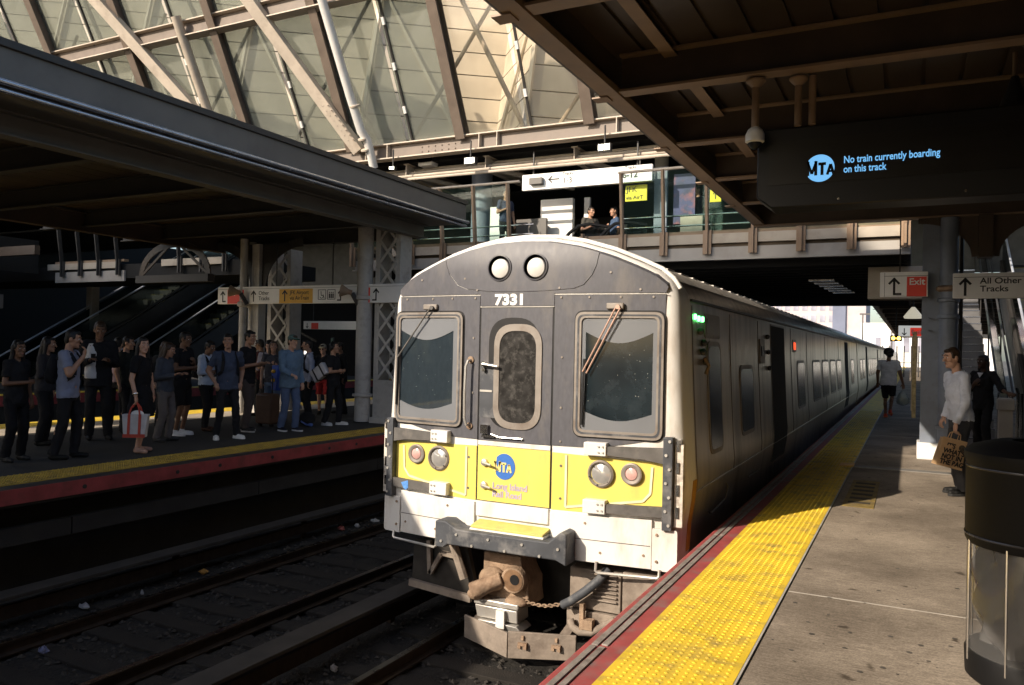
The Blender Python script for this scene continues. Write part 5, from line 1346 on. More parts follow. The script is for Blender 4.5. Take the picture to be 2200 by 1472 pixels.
t = thing('signal_light', 'pair of lit amber signal lights hanging below the far exit sign', 'signal', (1.024,36.000,2.422))
x, y, z = (1.024,36.000,2.422)
b = MB(); b.box(x - .22, x + .22, y, y + .15, z - .12, z + .12); b.build('housing', M['black'], t, .01)
for s in (-1, 1):
    b = MB(); b.lathe([(.075, 0), (.06, .03), (.001, .05)], (x + s * .10, y, z), (0, -1, 0), 14); b.build('lamp', M['amber'], t)
b = MB(); b.tube((x, y + .08, z + .12), (x, y + .08, z + 1.4), .02); b.build('hanger', M['darkgrey'], t)
t = thing('pendant_lamp', 'pale shaded lamp hanging left of the blue grey column above the far exit sign', 'lamp', (1.626,24.000,2.841))
x, y, z = (1.626,24.000,2.841)
b = MB(); b.lathe([(.04, .26), (.12, .16), (.24, .0), (.22, -.05)], (x, y, z - .08), n=18); b.build('shade', emit('lit_shade', (.8, .74, .58), .4), t)
b = MB(); b.tube((x, y, z + .1), (x, y, z + .6), .02); b.build('stem', M['darkgrey'], t)
t = thing('notice_frame', 'tall narrow notice frame edge left of the blue grey column', 'notice', (1.7, 19, 1))
b = MB(); b.box(1.62, 1.70, 19.0, 19.6, .35, 2.2); b.build('frame', mat('brass_frame', (.35, .28, .14), .5, .4, var=.4, scale=14), t)
b = MB(); b.box(1.60, 1.62, 19.05, 19.55, .5, 2.1); b.build('sheet', M['tan'], t)

# long sign over the far platform
sg = thing('direction_sign', 'long white sign with gold airport field above the waiting crowd', 'sign', (-10, 13.6, 2.75))
y_ = 13.58
xs_ = {468: (-13.234,13.580,2.771)[0], 489: (-12.912,13.580,2.768)[0], 517: (-12.490,13.580,2.763)[0], 534: (-12.238,13.580,2.760)[0], 600: (-11.289,13.580,2.749)[0], 672: (-10.303,13.580,2.738)[0], 773: (-9.000,13.580,2.724)[0], 795: (-8.728,13.580,2.720)[0], 820: (-8.423,13.580,2.717)[0]}
z0s, z1s = 2.565, 2.965
sign_box(sg, xs_[468], -7.75, y_, z0s, z1s)
for (xx, px_) in ((xs_[468] + .02, 0),): patch(sg, xx, -7.8, y_, z1s - .055, z1s - .049, 'rubber', 'seam')
zf = z1s - .07
patch(sg, xs_[489], xs_[517] + .1, y_, z0s + .005, zf, 'signred'); patch(sg, xs_[600], xs_[672], y_, z0s + .005, zf, 'signgold'); patch(sg, xs_[773], xs_[795], y_, z0s + .005, zf, 'signred')
arrow(sg, (-13.064,13.580,2.747)[0], y_ - .004, 2.74, .23, 'up_right_foot', .03); arrow(sg, (-12.076,13.580,2.737)[0], y_ - .004, 2.74, .23, 'up', .03); arrow(sg, (-11.121,13.580,2.726)[0], y_ - .006, 2.74, .23, 'up', .03); arrow(sg, (-9.518,13.580,2.709)[0], y_ - .004, 2.74, .22, 'up_left_foot', .03); arrow(sg, (-8.568,13.580,2.699)[0], y_ - .004, 2.74, .23, 'up_left_foot', .03)
text('lettering', 'Exit', .14, (xs_[489] + .03, y_ - .006, 2.76), sg, M['letterwhite'])
text('lettering', 'Exit', .14, (xs_[773] + .02, y_ - .006, 2.76), sg, M['letterwhite'], sx=.9)
text('lettering', 'Other\nTracks', .13, ((-11.916,13.580,2.735)[0], y_ - .006, 2.77), sg, M['letterblack'], sx=.95)
text('lettering', 'JFK Airport\nvia AirTrain', .13, ((-10.968,13.580,2.725)[0], y_ - .006, 2.77), sg, M['letterblack'], sx=.9)
for px_, kind in (((-10.038,13.580,2.735)[0], 'chair'), ((-9.776,13.580,2.732)[0], 'lift')):
    b = MB(); h = .105
    for (xa, za, xb, zb) in ((-h, -h, h, -h), (h, -h, h, h), (h, h, -h, h), (-h, h, -h, -h)): b.beam((px_ + xa, y_ - .005, 2.755 + za), (px_ + xb, y_ - .005, 2.755 + zb), .012, .004, (0, 1, 0))
    if kind == 'chair':
        for k in range(9):
            a0, a1 = [math.radians(200 + 200 * q / 9) for q in (k, k + 1)]
            b.beam((px_ - .01 + .05 * math.cos(a0), y_ - .005, 2.725 + .05 * math.sin(a0)), (px_ - .01 + .05 * math.cos(a1), y_ - .005, 2.725 + .05 * math.sin(a1)), .012, .004, (0, 1, 0))
        b.beam((px_ - .03, y_ - .005, 2.83), (px_ - .02, y_ - .005, 2.735), .014, .004, (0, 1, 0)); b.beam((px_ - .02, y_ - .005, 2.735), (px_ + .04, y_ - .005, 2.735), .014, .004, (0, 1, 0)); b.beam((px_ + .04, y_ - .005, 2.735), (px_ + .065, y_ - .005, 2.67), .014, .004, (0, 1, 0))
    else:
        for q in (-.05, 0, .05): b.box(px_ + q - .017, px_ + q + .017, y_ - .007, y_ - .003, 2.675, 2.775); b.tube((px_ + q, y_ - .007, 2.80), (px_ + q, y_ - .003, 2.80), .014, n=8)
    b.build('pictogram', M['letterblack'], sg)
b = MB()
for x in (xs_[534] + .8, xs_[672] + .5): b.box(x, x + .02, y_ + .04, y_ + .06, z1s, 4.0)
b.build('hanger', M['darkgrey'], sg)
for p_, lab in (((-12.370,13.450,2.752), 'left'), ((-9.122,13.450,2.716), 'right')):
    t = thing('speaker_horn', {'left': 'rusty horn fixture clamped in front of the left end of the long sign', 'right': 'dark horn fixture clamped on the round pipe before the long sign'}[lab], 'speaker', p_, 'fixtures before the long sign')
    x, y, z = p_
    b = MB(); b.lathe([(.05, 0), (.06, .08), (.13, .22), (.14, .24)], (x + .05, y - .05, z + .06), (-.75, -.45, .15), 14); b.build('horn', M['rust'], t)
    b = MB(); b.beam((x + .05, y - .04, z + .05), (x + .12, y + .1, z - .2), .08, .08); b.build('bracket', M['darkgrey'], t)
sg = thing('direction_sign', 'blank grey sign end hanging at the left edge of the picture', 'sign', (-10.3, 6.9, 2.2))
b = MB(); b.box(-10.6, -10.02, 6.62, 6.74, 2.07, 2.27) ; b.build('panel', M['fascia'], sg, .006)
b = MB(); b.box(-10.3, -10.28, 6.67, 6.69, 2.27, 4.3); b.build('hanger', M['darkgrey'], sg)
sg = thing('direction_sign', 'white sign with a red field on the platform beyond, below the long sign', 'sign', (-24, 27, 2.6))
pA = (-22.559,27.000,2.471); pB = (-19.636,27.000,2.489)
sign_box(sg, pA[0], pB[0], 27, 2.32, 2.68); patch(sg, pA[0] + .45, pA[0] + .85, 27, 2.33, 2.6, 'signred'); arrow(sg, pA[0] + .22, 26.99, 2.48, .2, 'down', .03)
b = MB(); b.box(pA[0] + .5, pA[0] + .53, 27.03, 27.06, 2.68, 4.2); b.build('hanger', M['darkgrey'], sg)
# white train door edge lights seen across the platform beyond
for k, px_ in enumerate(((-21.550,26.000,1.244), (-20.111,26.000,1.374))):
    t = thing('tube_light', ['lit white tube light seen past the denim man, left of two', 'dim greenish tube light seen past the striped shirt man'][k], 'lamp', px_)
    x, y, z = px_
    b = MB(); b.box(x - .05, x + .05, y, y + .04, z - (.75 if k == 0 else .6), z + .55); b.build('tube', M['bulb'] if k == 0 else mat('dim_tube', (.16, .24, .18), .4), t, .01)
    b = MB(); b.box(x - .08, x + .08, y + .04, y + .08, z - .8, z + .6); b.build('backing', M['darkgrey'], t)
# transit bin with a clear bag
t = thing('trash_bin', 'black lidded trash bin with a clear bag at the right edge of the platform', 'trash bin', (2.19, 4.80, 0))
c = (2.19, 4.80, 0)
b = MB(); b.lathe([(.315, .70), (.325, .72), (.325, 1.12), (.335, 1.14), (.335, 1.17), (.30, 1.20), (.18, 1.235), (.12, 1.235), (.12, 1.16), (.05, 1.15)], c, n=44); b.build('lid', mat('bin_black', (.0045, .0045, .005), .6, var=.2, spec=.25), t)
b = MB(); b.lathe([(.327, 0), (.329, .004), (.329, .008), (.327, .012)], (c[0], c[1], 1.09), n=44, closed=True); b.lathe([(.327, 0), (.330, .006), (.327, .012)], (c[0], c[1], .74), n=44, closed=True); b.each('lid_band', mat('band_grey', (.05, .05, .055), .25), t)
b = MB(); b.lathe([(.29, 0), (.315, .02), (.32, .14), (.31, .16), (.05, .16)], c, n=44); b.build('base', mat('bin_black', (.0045, .0045, .005)), t)
b = MB(); b.lathe([(.312, .15), (.313, .3), (.313, .5), (.314, .71)], c, n=44, closed=True); b.build('clear_wall', pane('acrylic_wall', (.85, .85, .85), .80, (.26, .26, .26), .06, 1.6), t)
b = MB()
for a in (195, 240, 285, 330, 15, 60, 105, 150): a_ = math.radians(a); b.tube((c[0] + .318 * math.cos(a_), c[1] + .318 * math.sin(a_), .1), (c[0] + .318 * math.cos(a_), c[1] + .318 * math.sin(a_), .72), .006, n=6)
b.each('rod', M['chrome'], t)
b = MB(); n = 40; rows = 12
for i in range(rows + 1):
    z = .17 + .52 * i / rows
    for k in range(n):
        a = 6.28318 * k / n; r = .262 + .034 * math.sin(a * 5 + i * .5) * (1 - .4 * i / rows) + .016 * math.sin(a * 11 - i * .9) - .05 * max(0, 1 - i / 3) 
        b.v.append((c[0] + r * math.cos(a), c[1] + r * math.sin(a), z))
for i in range(rows):
    for k in range(n): b.f.append([i * n + k, i * n + (k + 1) % n, (i + 1) * n + (k + 1) % n, (i + 1) * n + k]); b.m.append(0)
b.build('liner_bag', M['bagclear'], t)
b = MB()
for k, (dx, dy, z, r, mi) in enumerate(((-.08, -.05, .25, .13, 0), (.06, -.08, .24, .12, 1), (.02, .08, .28, .14, 2), (-.10, -.10, .40, .08, 2), (.10, -.12, .36, .07, 0))): b.ellip((c[0] + dx, c[1] + dy, z), (r, r, r * .8), 12, 8, mi=mi)
b.build('rubbish', [mat('rubbish_pale', (.42, .36, .32), .8, var=.4, scale=14), mat('rubbish_red', (.30, .10, .08), .7, var=.4, scale=12), mat('rubbish_dark', (.08, .08, .07), .8, var=.4, scale=10)], t)
b = MB(); b.prism([(c[0] - .262, c[1] - .10, .42), (c[0] - .275, c[1] + .05, .62), (c[0] - .24, c[1] + .02, .66), (c[0] - .22, c[1] - .14, .3)], (.01, -.02, 0)); b.build('yellow_piece', M['cabyellow'], t)  # thin yellow sheet at the left inside the clear wall

# litter on the track bed
for k, (p_, lab, col, sz) in enumerate((((-6.567,7.352,-1.360), 'orange wrapper lying on the track bed', (.6, .3, .06), .07), ((-6.280,7.576,-1.360), 'pale slip of paper beside the orange wrapper on the track bed', (.4, .42, .5), .05), ((-6.621,5.741,-1.360), 'crumpled white paper on the dark track bed at left', (.6, .6, .66), .075), ((-5.775,4.735,-1.360), 'thin bluish scrap near the lower left corner', (.25, .27, .45), .07), ((-3.108,5.783,-1.360), 'small white scrap near the rail at the bottom', (.6, .55, .5), .045), ((-6.643,10.218,-1.360), 'reddish wrapper on the track bed left of the train', (.45, .12, .10), .08), ((-6.546,10.517,-1.360), 'white scrap beside the reddish wrapper', (.6, .6, .6), .06), ((-6.533,10.982,-1.360), 'shiny foil scrap close to the train corner', (.6, .6, .58), .09), ((-6.481,6.368,-1.360), 'small grey scrap between the rails of the empty track', (.4, .4, .42), .03))):
    def crumple(b, q=sz):
        rr = random.Random(k + 3); vs = []
        b.ellip((0, 0, .02), (q, q * .6, .03), 9, 6)
        for i in range(len(b.v)): x, y, z = b.v[i]; b.v[i] = (x * rr.uniform(.6, 1.3), y * rr.uniform(.6, 1.3), z * rr.uniform(.5, 1.4))
    b = MB(); crumple(b); b.v = [(x + p_[0], y + p_[1], z + p_[2]) for x, y, z in b.v]
    tag(b.build('litter', mat('litter_%d' % k, tuple(v * .5 for v in col), .7, var=.3, scale=40), smooth=False), lab, 'litter', 'litter on the track bed')
# unseen structure added behind the viewer so that it shades the bridge front: an elevated walkway
t = thing('shade_blocker', 'added unseen walkway high behind the viewpoint, out of the picture', 'blocker', (-45, -16, 21))
b = MB(); b.box(-75, -15.9, -18, -14, 21.3, 24.6); b.build('enclosure', M['fascia'], t)
for x in (-70, -48, -26):
    b = MB(); b.tube((x, -16, -1.4), (x, -16, 21.3), .5); b.build('blocker_leg', M['slab'], t)


# ================================================================ people
DG = None
def fuse(parts, voxel, name, smooth=3, m=None, fold=0.0):
    # one continuous skin grown over overlapping limb shapes
    b = MB()
    for fn in parts: fn(b)
    me = bpy.data.meshes.new(name); me.from_pydata(b.v, [], b.f)
    bm = bmesh.new(); bm.from_mesh(me); bmesh.ops.recalc_face_normals(bm, faces=bm.faces); bm.to_mesh(me); bm.free()
    o = bpy.data.objects.new('tmp_fuse', me); COL.objects.link(o)
    r = o.modifiers.new('r', 'REMESH'); r.mode = 'VOXEL'; r.voxel_size = voxel; r.use_smooth_shade = True
    s = o.modifiers.new('s', 'SMOOTH'); s.iterations = smooth; s.factor = .5
    if fold:
        tx = bpy.data.textures.get('fold') or bpy.data.textures.new('fold', 'CLOUDS'); tx.noise_scale = .10; tx.noise_depth = 4
        d = o.modifiers.new('d', 'DISPLACE'); d.texture = tx; d.strength = fold; d.mid_level = .5
    ev = o.evaluated_get(bpy.context.evaluated_depsgraph_get())
    out = bpy.data.meshes.new_from_object(ev); out.name = name
    bpy.data.objects.remove(o); bpy.data.meshes.remove(me)
    out.materials.clear()
    if m: out.materials.append(m)
    for p in out.polygons: p.use_smooth = True; p.material_index = 0
    return out

def cone(p0, p1, r0, r1, flat0=False, flat1=False, n=12):
    def fn(b):
        a = Vector(p0); c = Vector(p1); d = c - a; L = d.length; ax = d.normalized()
        prof = []
        if flat0: prof += [(r0 * .2, 0), (r0, 0)]
        else: prof += [(r0 * math.sin(t), -r0 * math.cos(t)) for t in (.05, .5, 1.0, 1.5708)]
        if flat1: prof += [(r1, L), (r1 * .2, L)]
        else: prof += [(r1 * math.cos(t), L + r1 * math.sin(t)) for t in (0, .55, 1.05, 1.52)]
        b.lathe(prof, a, ax, n)
    return fn
def blob(c, r, rot=None): return lambda b: b.ellip(c, r, 16, 10, rot)
def rings(rs, sh):
    # torso-like tube of ellipses: (z, rx, ry, cy)
    def fn(b):
        n = 20; o = len(b.v)
        for z, rx, ry, cy in rs:
            for k in range(n): t = 6.28318 * k / n; b.v.append(tuple(sh(Vector((rx * math.cos(t), cy + ry * math.sin(t), z)))))
        for i in range(len(rs) - 1):
            for k in range(n): b.f.append([o + i * n + k, o + i * n + (k + 1) % n, o + (i + 1) * n + (k + 1) % n, o + (i + 1) * n + k]); b.m.append(0)
        b.f.append([o + k for k in reversed(range(n))]); b.m.append(0); b.f.append([o + (len(rs) - 1) * n + k for k in range(n)]); b.m.append(0)
    return fn

def cm(name, col, rough=.85, var=.12): return mat('cloth_' + name, col, rough, var=var, scale=9, spec=.2)
SK = dict(light=mat('skin_light', (.56, .33, .23), .5, var=.06, scale=12), mid=mat('skin_tan', (.40, .22, .14), .5, var=.06, scale=12), brown=mat('skin_brown', (.20, .105, .062), .5, var=.08, scale=12), dark=mat('skin_dark', (.085, .045, .028), .5, var=.08, scale=12))
HAIR = dict(black=mat('hair_black', (.010, .008, .007), .5, var=.3, scale=40), brown=mat('hair_brown', (.045, .026, .015), .5, var=.3, scale=40), grey=mat('hair_grey', (.2, .19, .18), .6, var=.3, scale=40))
EYE_W = mat('eye_white', (.7, .68, .65), .3); EYE_D = mat('eye_dark', (.02, .013, .01), .2); LIP = mat('lip', (.32, .13, .10), .5); BROW = mat('eyebrow', (.035, .022, .015), .7)

ARMS = {  # elbow, wrist, hand direction for the right side (x > 0), metres for a 1.75 m figure
    'down': ((.245, -.03, 1.13), (.255, .05, .88), (0, .15, -1)),
    'phone': ((.235, -.03, 1.13), (.12, .25, 1.19), (-.35, .75, .35)),
    'mouth': ((.25, .10, 1.17), (.07, .21, 1.41), (-.35, .1, .9)),
    'chest': ((.25, .02, 1.14), (.08, .17, 1.24), (-.6, .3, .5)),
    'crossed': ((.245, .03, 1.14), (.0, .21, 1.16), (-1, .1, .05)),
    'pocket': ((.29, -.10, 1.15), (.215, .045, .95), (-.25, .35, -.9)),
    'forward': ((.24, .08, 1.14), (.20, .30, 1.05), (-.1, .9, -.2)),
    'side': ((.33, -.02, 1.17), (.40, .16, 1.0), (.2, .6, -.5)),
    'back': ((.26, -.16, 1.16), (.25, -.20, .92), (0, -.1, -1)),
}
def person(label, pos, heading, H=1.75, skin='light', hair='black', hairstyle='short', top=('shirt', (.3, .3, .3)), sleeve='short', bottom=('trousers', (.05, .05, .06)), shoe=(.02, .02, .02), sole=None,
           armL='down', armR='down', feet=None, lean=0.0, yaw=0.0, pitch=0.0, fem=False, voxel=.013, extras=None, build=1.0, lift=None, group=None, twist=0.0):
    s = H / 1.75; wq = (.92 if fem else 1.0); bw = build
    t = thing('person', label, 'person', pos, group); t.rotation_euler = (0, 0, heading)
    def sh(p):
        p = Vector(p)
        if p.z > .93:
            p.y += lean * (p.z - .93)
        return p * s
    rp_ = random.Random(len(label) * 7 + int(abs(pos[1]) * 100))
    if not feet:
        u = rp_.uniform(-.09, .09); feet = (((-.09 - rp_.uniform(0, .06), u), rp_.uniform(-.1, .35)), ((.09 + rp_.uniform(0, .06), -u), rp_.uniform(-.35, .1)))
        lean += rp_.uniform(-.04, .06); yaw += rp_.uniform(-.25, .25); pitch += rp_.uniform(-.14, .04)
    hipz, sz = .92, 1.425
    hips = [Vector((-.088, 0, hipz)), Vector((.088, 0, hipz))]
    ank = []; knee = []
    for i, ((fx, fy), fr) in enumerate(feet):
        lz = (lift[i] if lift else 0.0)
        a = Vector((fx, fy - .03, .085 + lz)); ank.append(a)
        mid = (hips[i] + a) / 2; d = (hips[i] - a).length
        bend = max(0.03, math.sqrt(max(.0004, .425 ** 2 - (min(d, .848) / 2) ** 2)))
        knee.append(mid + Vector((0, bend, 0.01)))
    shl = [Vector((-.175 * wq * bw, 0, sz)), Vector((.175 * wq * bw, 0, sz))]
    arms = []
    for i, (k, sg) in enumerate(((armL, -1), (armR, 1))):
        e, w_, h = ARMS[k] if isinstance(k, str) else k
        f = lambda v: Vector((v[0] * sg * (wq if abs(v[0]) > .15 else 1), v[1], v[2]))
        arms.append((f(e), f(w_), f(h).normalized()))
    Rh = Matrix.Rotation(yaw, 3, 'Z') @ Matrix.Rotation(pitch, 3, 'X')
    hc = Vector((0, .02, 1.645)); nb = Vector((0, -.005, 1.47))
    def hd(p): return sh(nb + Rh @ (hc + Vector(p) - nb))
    rot = Rh
    arm_r = .043 * (0.88 if fem else 1.0) * bw
    # ---- body skin
    P_ = []
    tor = [(.86, .145, .10, 0), (.95, .155, .108, 0), (1.08, .135 * (0.93 if fem else 1), .098, .005), (1.2, .145, .105, .01), (1.32, .165 * wq, .108, .005), (1.41, .15 * wq, .085, -.005), (1.465, .07, .062, -.01)]
    P_.append(rings([(z, rx * s * bw, ry * s * bw, cy * s) for z, rx, ry, cy in tor] and [(z, rx * bw, ry * bw, cy) for z, rx, ry, cy in tor], sh))
    P_.append(cone(sh((0, -.012, 1.43)), hd((0, -.03, -.07)), .056 * s, .050 * s))
    P_.append(blob(hd((0, -.005, .025)), (.075 * s, .094 * s, .098 * s), rot)); P_.append(blob(hd((0, .022, -.055)), (.058 * s, .066 * s, .066 * s), rot))
    P_.append(cone(hd((0, .085, .018)), hd((0, .112, -.022)), .010 * s, .0165 * s)); P_.append(blob(hd((0, .078, .036)), (.052 * s, .020 * s, .012 * s), rot))
    P_.append(blob(hd((0, .073, -.098)), (.028 * s, .024 * s, .020 * s), rot)); P_.append(blob(hd((0, .085, -.060)), (.024 * s, .014 * s, .010 * s), rot))
    for sg in (-1, 1):
        P_.append(blob(hd((sg * .076, -.008, .0)), (.011 * s, .022 * s, .032 * s), rot)); P_.append(blob(hd((sg * .04, .055, -.012)), (.026 * s, .03 * s, .028 * s), rot))
    for i in (0, 1):
        e, w_, h = arms[i]; S, E, W = sh(shl[i]), sh(e), sh(w_); sg = (-1, 1)[i]
        P_.append(cone(sh((0, -.01, 1.435)), S, .05 * s, .052 * s * bw)); P_.append(cone(S, E, .050 * s * bw, arm_r * s)); P_.append(cone(E, W, arm_r * s * .95, .027 * s))
        side_ = h.cross(Vector((0, 1, 0)) if abs(h.y) < .8 else Vector((0, 0, 1))).normalized(); 
        palm_n = h.cross(side_).normalized()
        rm = Matrix((side_, palm_n, h)).transposed()
        C = W + h * .05 * s; P_.append(blob(C, (.040 * s, .019 * s, .055 * s), rm))
        for q, (off, ln) in enumerate(((-.030, .058), (-.010, .070), (.010, .066), (.029, .050))):
            b0 = C + side_ * off * s + h * .040 * s; b1 = b0 + (h * .8 + palm_n * .5).normalized() * ln * .55 * s; b2 = b1 + (h * .25 + palm_n * .95).normalized() * ln * .5 * s
            P_.append(cone(b0, b1, .0095 * s, .0088 * s, n=8)); P_.append(cone(b1, b2, .0088 * s, .0075 * s, n=8))
        tsg = -1 if (side_.y * 1 + side_.x * -sg) < 0 else 1
        b0 = C - h * .02 * s + side_ * tsg * .034 * s; b1 = b0 + (h * .6 + side_ * tsg * .6 + palm_n * .3).normalized() * .04 * s; P_.append(cone(b0, b1, .0125 * s, .0105 * s, n=8)); P_.append(cone(b1, b1 + (h * .7 + palm_n * .5).normalized() * .03 * s, .0105 * s, .0085 * s, n=8))
    for i in (0, 1):
        Hp, K, A = sh(hips[i]), sh(knee[i]), sh(ank[i])
        P_.append(cone(Hp, K, .078 * s * bw, .050 * s)); P_.append(cone(K, A, .050 * s, .034 * s)); P_.append(blob(K * .62 + A * .38 + Vector((0, -.018 * s, 0)), (.048 * s, .052 * s, .09 * s)))
        fr = feet[i][1]; fd = Vector((-math.sin(fr), math.cos(fr), 0)); lz = (lift[i] if lift else 0); tl = -.35 if lz > .03 else 0
        P_.append(cone(A + Vector((0, 0, -.04 * s)), A + fd * .15 * s + Vector((0, 0, (-.055 + tl * .1) * s)), .034 * s, .026 * s))
    link('body', fuse(P_, voxel * .72 * s, 'body', 2, SK[skin]), t)
    # ---- face details
    b = MB()
    for sg in (-1, 1): b.ellip(hd((sg * .031, .0815, .012)), (.013 * s, .008 * s, .0075 * s), 10, 6, rot)
    ey = b.build('eyes', EYE_W, None); ey.parent = t
    b = MB()
    for sg in (-1, 1): b.ellip(hd((sg * .031, .0875, .012)), (.006 * s, .004 * s, .0062 * s), 8, 6, rot)
    ir = b.build('iris', EYE_D, None); ir.parent = ey
    b = MB()
    for sg in (-1, 1): b.path([hd((sg * .052, .082, .040)), hd((sg * .032, .098, .046)), hd((sg * .014, .098, .040))], .005 * s, 6)
    o = b.build('eyebrows', BROW if hair != 'grey' else HAIR['grey'], None); o.parent = t
    b = MB(); b.ellip(hd((0, .0955, -.060)), (.021 * s, .006 * s, .0065 * s), 12, 6, rot); o = b.build('mouth', LIP, None); o.parent = t
    # ---- hair
    hp_ = []
    if hairstyle != 'bald':
        hp_.append(blob(hd((0, -.026, .047)), (.083 * s, .090 * s, .092 * s), rot))
        hp_.append(blob(hd((0, -.06, -.01)), (.066 * s, .050 * s, .075 * s), rot))
        for sg in (-1, 1): hp_.append(blob(hd((sg * .066, .022, .035)), (.015 * s, .022 * s, .038 * s), rot))
        hp_.append(blob(hd((0, .045, .092)), (.055 * s, .04 * s, .028 * s), rot))
    if hairstyle == 'long':
        for sg in (-1, 1): hp_.append(cone(hd((sg * .07, -.02, .03)), hd((sg * .085, -.02, -.20)), .034 * s, .03 * s))
        hp_.append(cone(hd((0, -.075, .0)), hd((0, -.095, -.22)), .062 * s, .05 * s))
    if hairstyle == 'afro': hp_.append(blob(hd((0, -.04, .055)), (.125 * s, .12 * s, .115 * s), rot)); hp_.append(blob(hd((.03, -.09, -.02)), (.09 * s, .07 * s, .07 * s), rot))
    if hairstyle == 'bun': hp_.append(blob(hd((0, -.12, .07)), (.05 * s, .05 * s, .05 * s), rot))
    if hp_: link('hair', fuse(hp_, .011 * s, 'hair', 2, HAIR[hair], .022 if hairstyle != 'afro' else .03), t)
    # ---- top
    kind, colr = top; c_ = colr if not isinstance(colr, tuple) else cm('%02d%02d%02d' % tuple(int(v * 99) for v in colr), colr)
    T = []; ex = .016 if kind in ('shirt', 'tee', 'blouse') else .03
    hem = {'shirt': .90, 'tee': .84, 'jacket': .80, 'blouse': .88, 'dress': .56}[kind]
    if kind == 'dress':
        T.append(rings([(hem, .235, .19, 0), (.75, .21, .165, 0), (.92, .185, .14, 0), (1.05, .155, .115, .0), (1.2, .163, .12, .01), (1.33, .182 * wq, .125, .005), (1.415, .165 * wq, .095, -.006), (1.455, .09, .07, -.01)], sh))
    else:
        T.append(rings([(hem, (.163 + ex) * bw, .118 + ex * .8, 0), (.98, (.158 + ex) * bw, .112 + ex, 0), (1.10, (.150 + ex) * bw, .108 + ex, .003), (1.22, (.156 + ex) * bw, .112 + ex, .008), (1.33, (.172 * wq + ex) * bw, .114 + ex * .8, .004), (1.415, (.162 * wq + ex) * bw, .09 + ex * .6, -.006), (1.462, .086, .07, -.012)], sh))
    for i in (0, 1):
        e, w_, h = arms[i]; S, E, W = sh(shl[i]), sh(e), sh(w_)
        T.append(cone(sh((0, -.012, 1.44)), S, .055 * s, (.056 + ex * .5) * s * bw))
        if sleeve == 'short': T.append(cone(S, S.lerp(E, .68), (.056 + ex * .5) * s * bw, (.056 + ex * .4) * s, flat1=True))
        elif sleeve == 'long':
            T.append(cone(S, E, (.056 + ex * .5) * s * bw, (.047 + ex * .5) * s)); T.append(cone(E, W, (.047 + ex * .5) * s, (.034 + ex * .35) * s, flat1=True))
        elif sleeve == 'rolled':
            T.append(cone(S, E, (.056 + ex * .5) * s * bw, (.049 + ex * .5) * s)); T.append(cone(E, E.lerp(W, .3), (.049 + ex * .5) * s, (.046 + ex * .4) * s, flat1=True))
        else: T.append(cone(S, S.lerp(E, .15), .058 * s, .055 * s))
    top_o = link({'tee': 'tee_shirt', 'shirt': 'shirt', 'jacket': 'jacket', 'blouse': 'blouse', 'dress': 'dress'}[kind], fuse(T, voxel * .9 * s, 'top', 2, c_, .042), t)
    if kind == 'shirt' or kind == 'jacket':
        b = MB(); pts = [sh((.075 * math.cos(a), -.012 + .068 * math.sin(a), 1.475 - .02 * math.sin(a))) for a in [(-.4 + 2.75 * k / 8 * 1.0) * 1.0 + 1.99 + .6 for k in range(9)]]
        b.path(pts, .017 * s, 6); o = b.build('collar', c_, None); o.parent = top_o
    # ---- bottom
    kb, cb = bottom; cbm = cb if not isinstance(cb, tuple) else cm('%02d%02d%02d' % tuple(int(v * 99) for v in cb), cb)
    if kb != 'none':
        B = [rings([(.80, .16 * bw, .118, 0), (.92, .168 * bw, .122, -.005), (.99, .158 * bw, .112, 0)], sh), blob(sh((0, -.03, .88)), (.145 * s * bw, .10 * s, .10 * s))]
        for i in (0, 1):
            Hp, K, A = sh(hips[i]), sh(knee[i]), sh(ank[i])
            if kb == 'shorts': B.append(cone(Hp, Hp.lerp(K, 1.0), .095 * s * bw, .078 * s, flat1=True))
            else:
                sl = .008 if kb == 'slim' else .018
                B.append(cone(Hp, K, .090 * s * bw, (.058 + sl) * s)); B.append(cone(K, A + Vector((0, 0, -.02 * s)), (.058 + sl) * s, (.046 + sl) * s, flat1=True))
        link('shorts' if kb == 'shorts' else 'trousers', fuse(B, voxel * .9 * s, 'bottom', 2, cbm, .034), t)
    # ---- shoes
    cs = cm('shoe%02d%02d%02d' % tuple(int(v * 99) for v in shoe), shoe, .6)
    for i in (0, 1):
        A = sh(ank[i]); fr = feet[i][1]; fd = Vector((-math.sin(fr), math.cos(fr), 0)); lz = (lift[i] if lift else 0); z0 = lz * s
        tip = -.06 * s if lz > .03 else 0.0
        Sx = [cone(A + Vector((0, 0, -.005)), A + Vector((0, 0, -.045 * s)), .043 * s, .046 * s), cone(A + fd * -.02 * s + Vector((0, 0, -.042 * s)), A + fd * .17 * s + Vector((0, 0, -.050 * s + tip)), .043 * s, .034 * s), blob(A + fd * .11 * s + Vector((0, 0, -.045 * s + tip * .6)), (.048 * s, .048 * s, .036 * s))]
        so_ = link('shoe', fuse(Sx, .009 * s, 'shoe', 2, cs), t)
        if sole:
            b = MB(); c0 = A + fd * .07 * s; sd = Vector((fd.y, -fd.x, 0))
            poly = [c0 + fd * u * s + sd * v * s for u, v in ((-.135, -.02), (-.135, .02), (-.1, .044), (.05, .05), (.11, .04), (.14, 0), (.11, -.04), (.05, -.05), (-.1, -.044))]
            b.prism([(p.x, p.y, z0 + .002) for p in poly], (0, 0, .026 * s)); o = b.build('sole', cm('sole%02d%02d%02d' % tuple(int(v * 99) for v in sole), sole, .6), None); o.parent = so_
    if extras: extras(t, sh, hd, s, arms, rot)
    return t
def world_pt(t, p): return Matrix.Translation(t.location) @ Matrix.Rotation(t.rotation_euler.z, 4, 'Z') @ Vector(p)

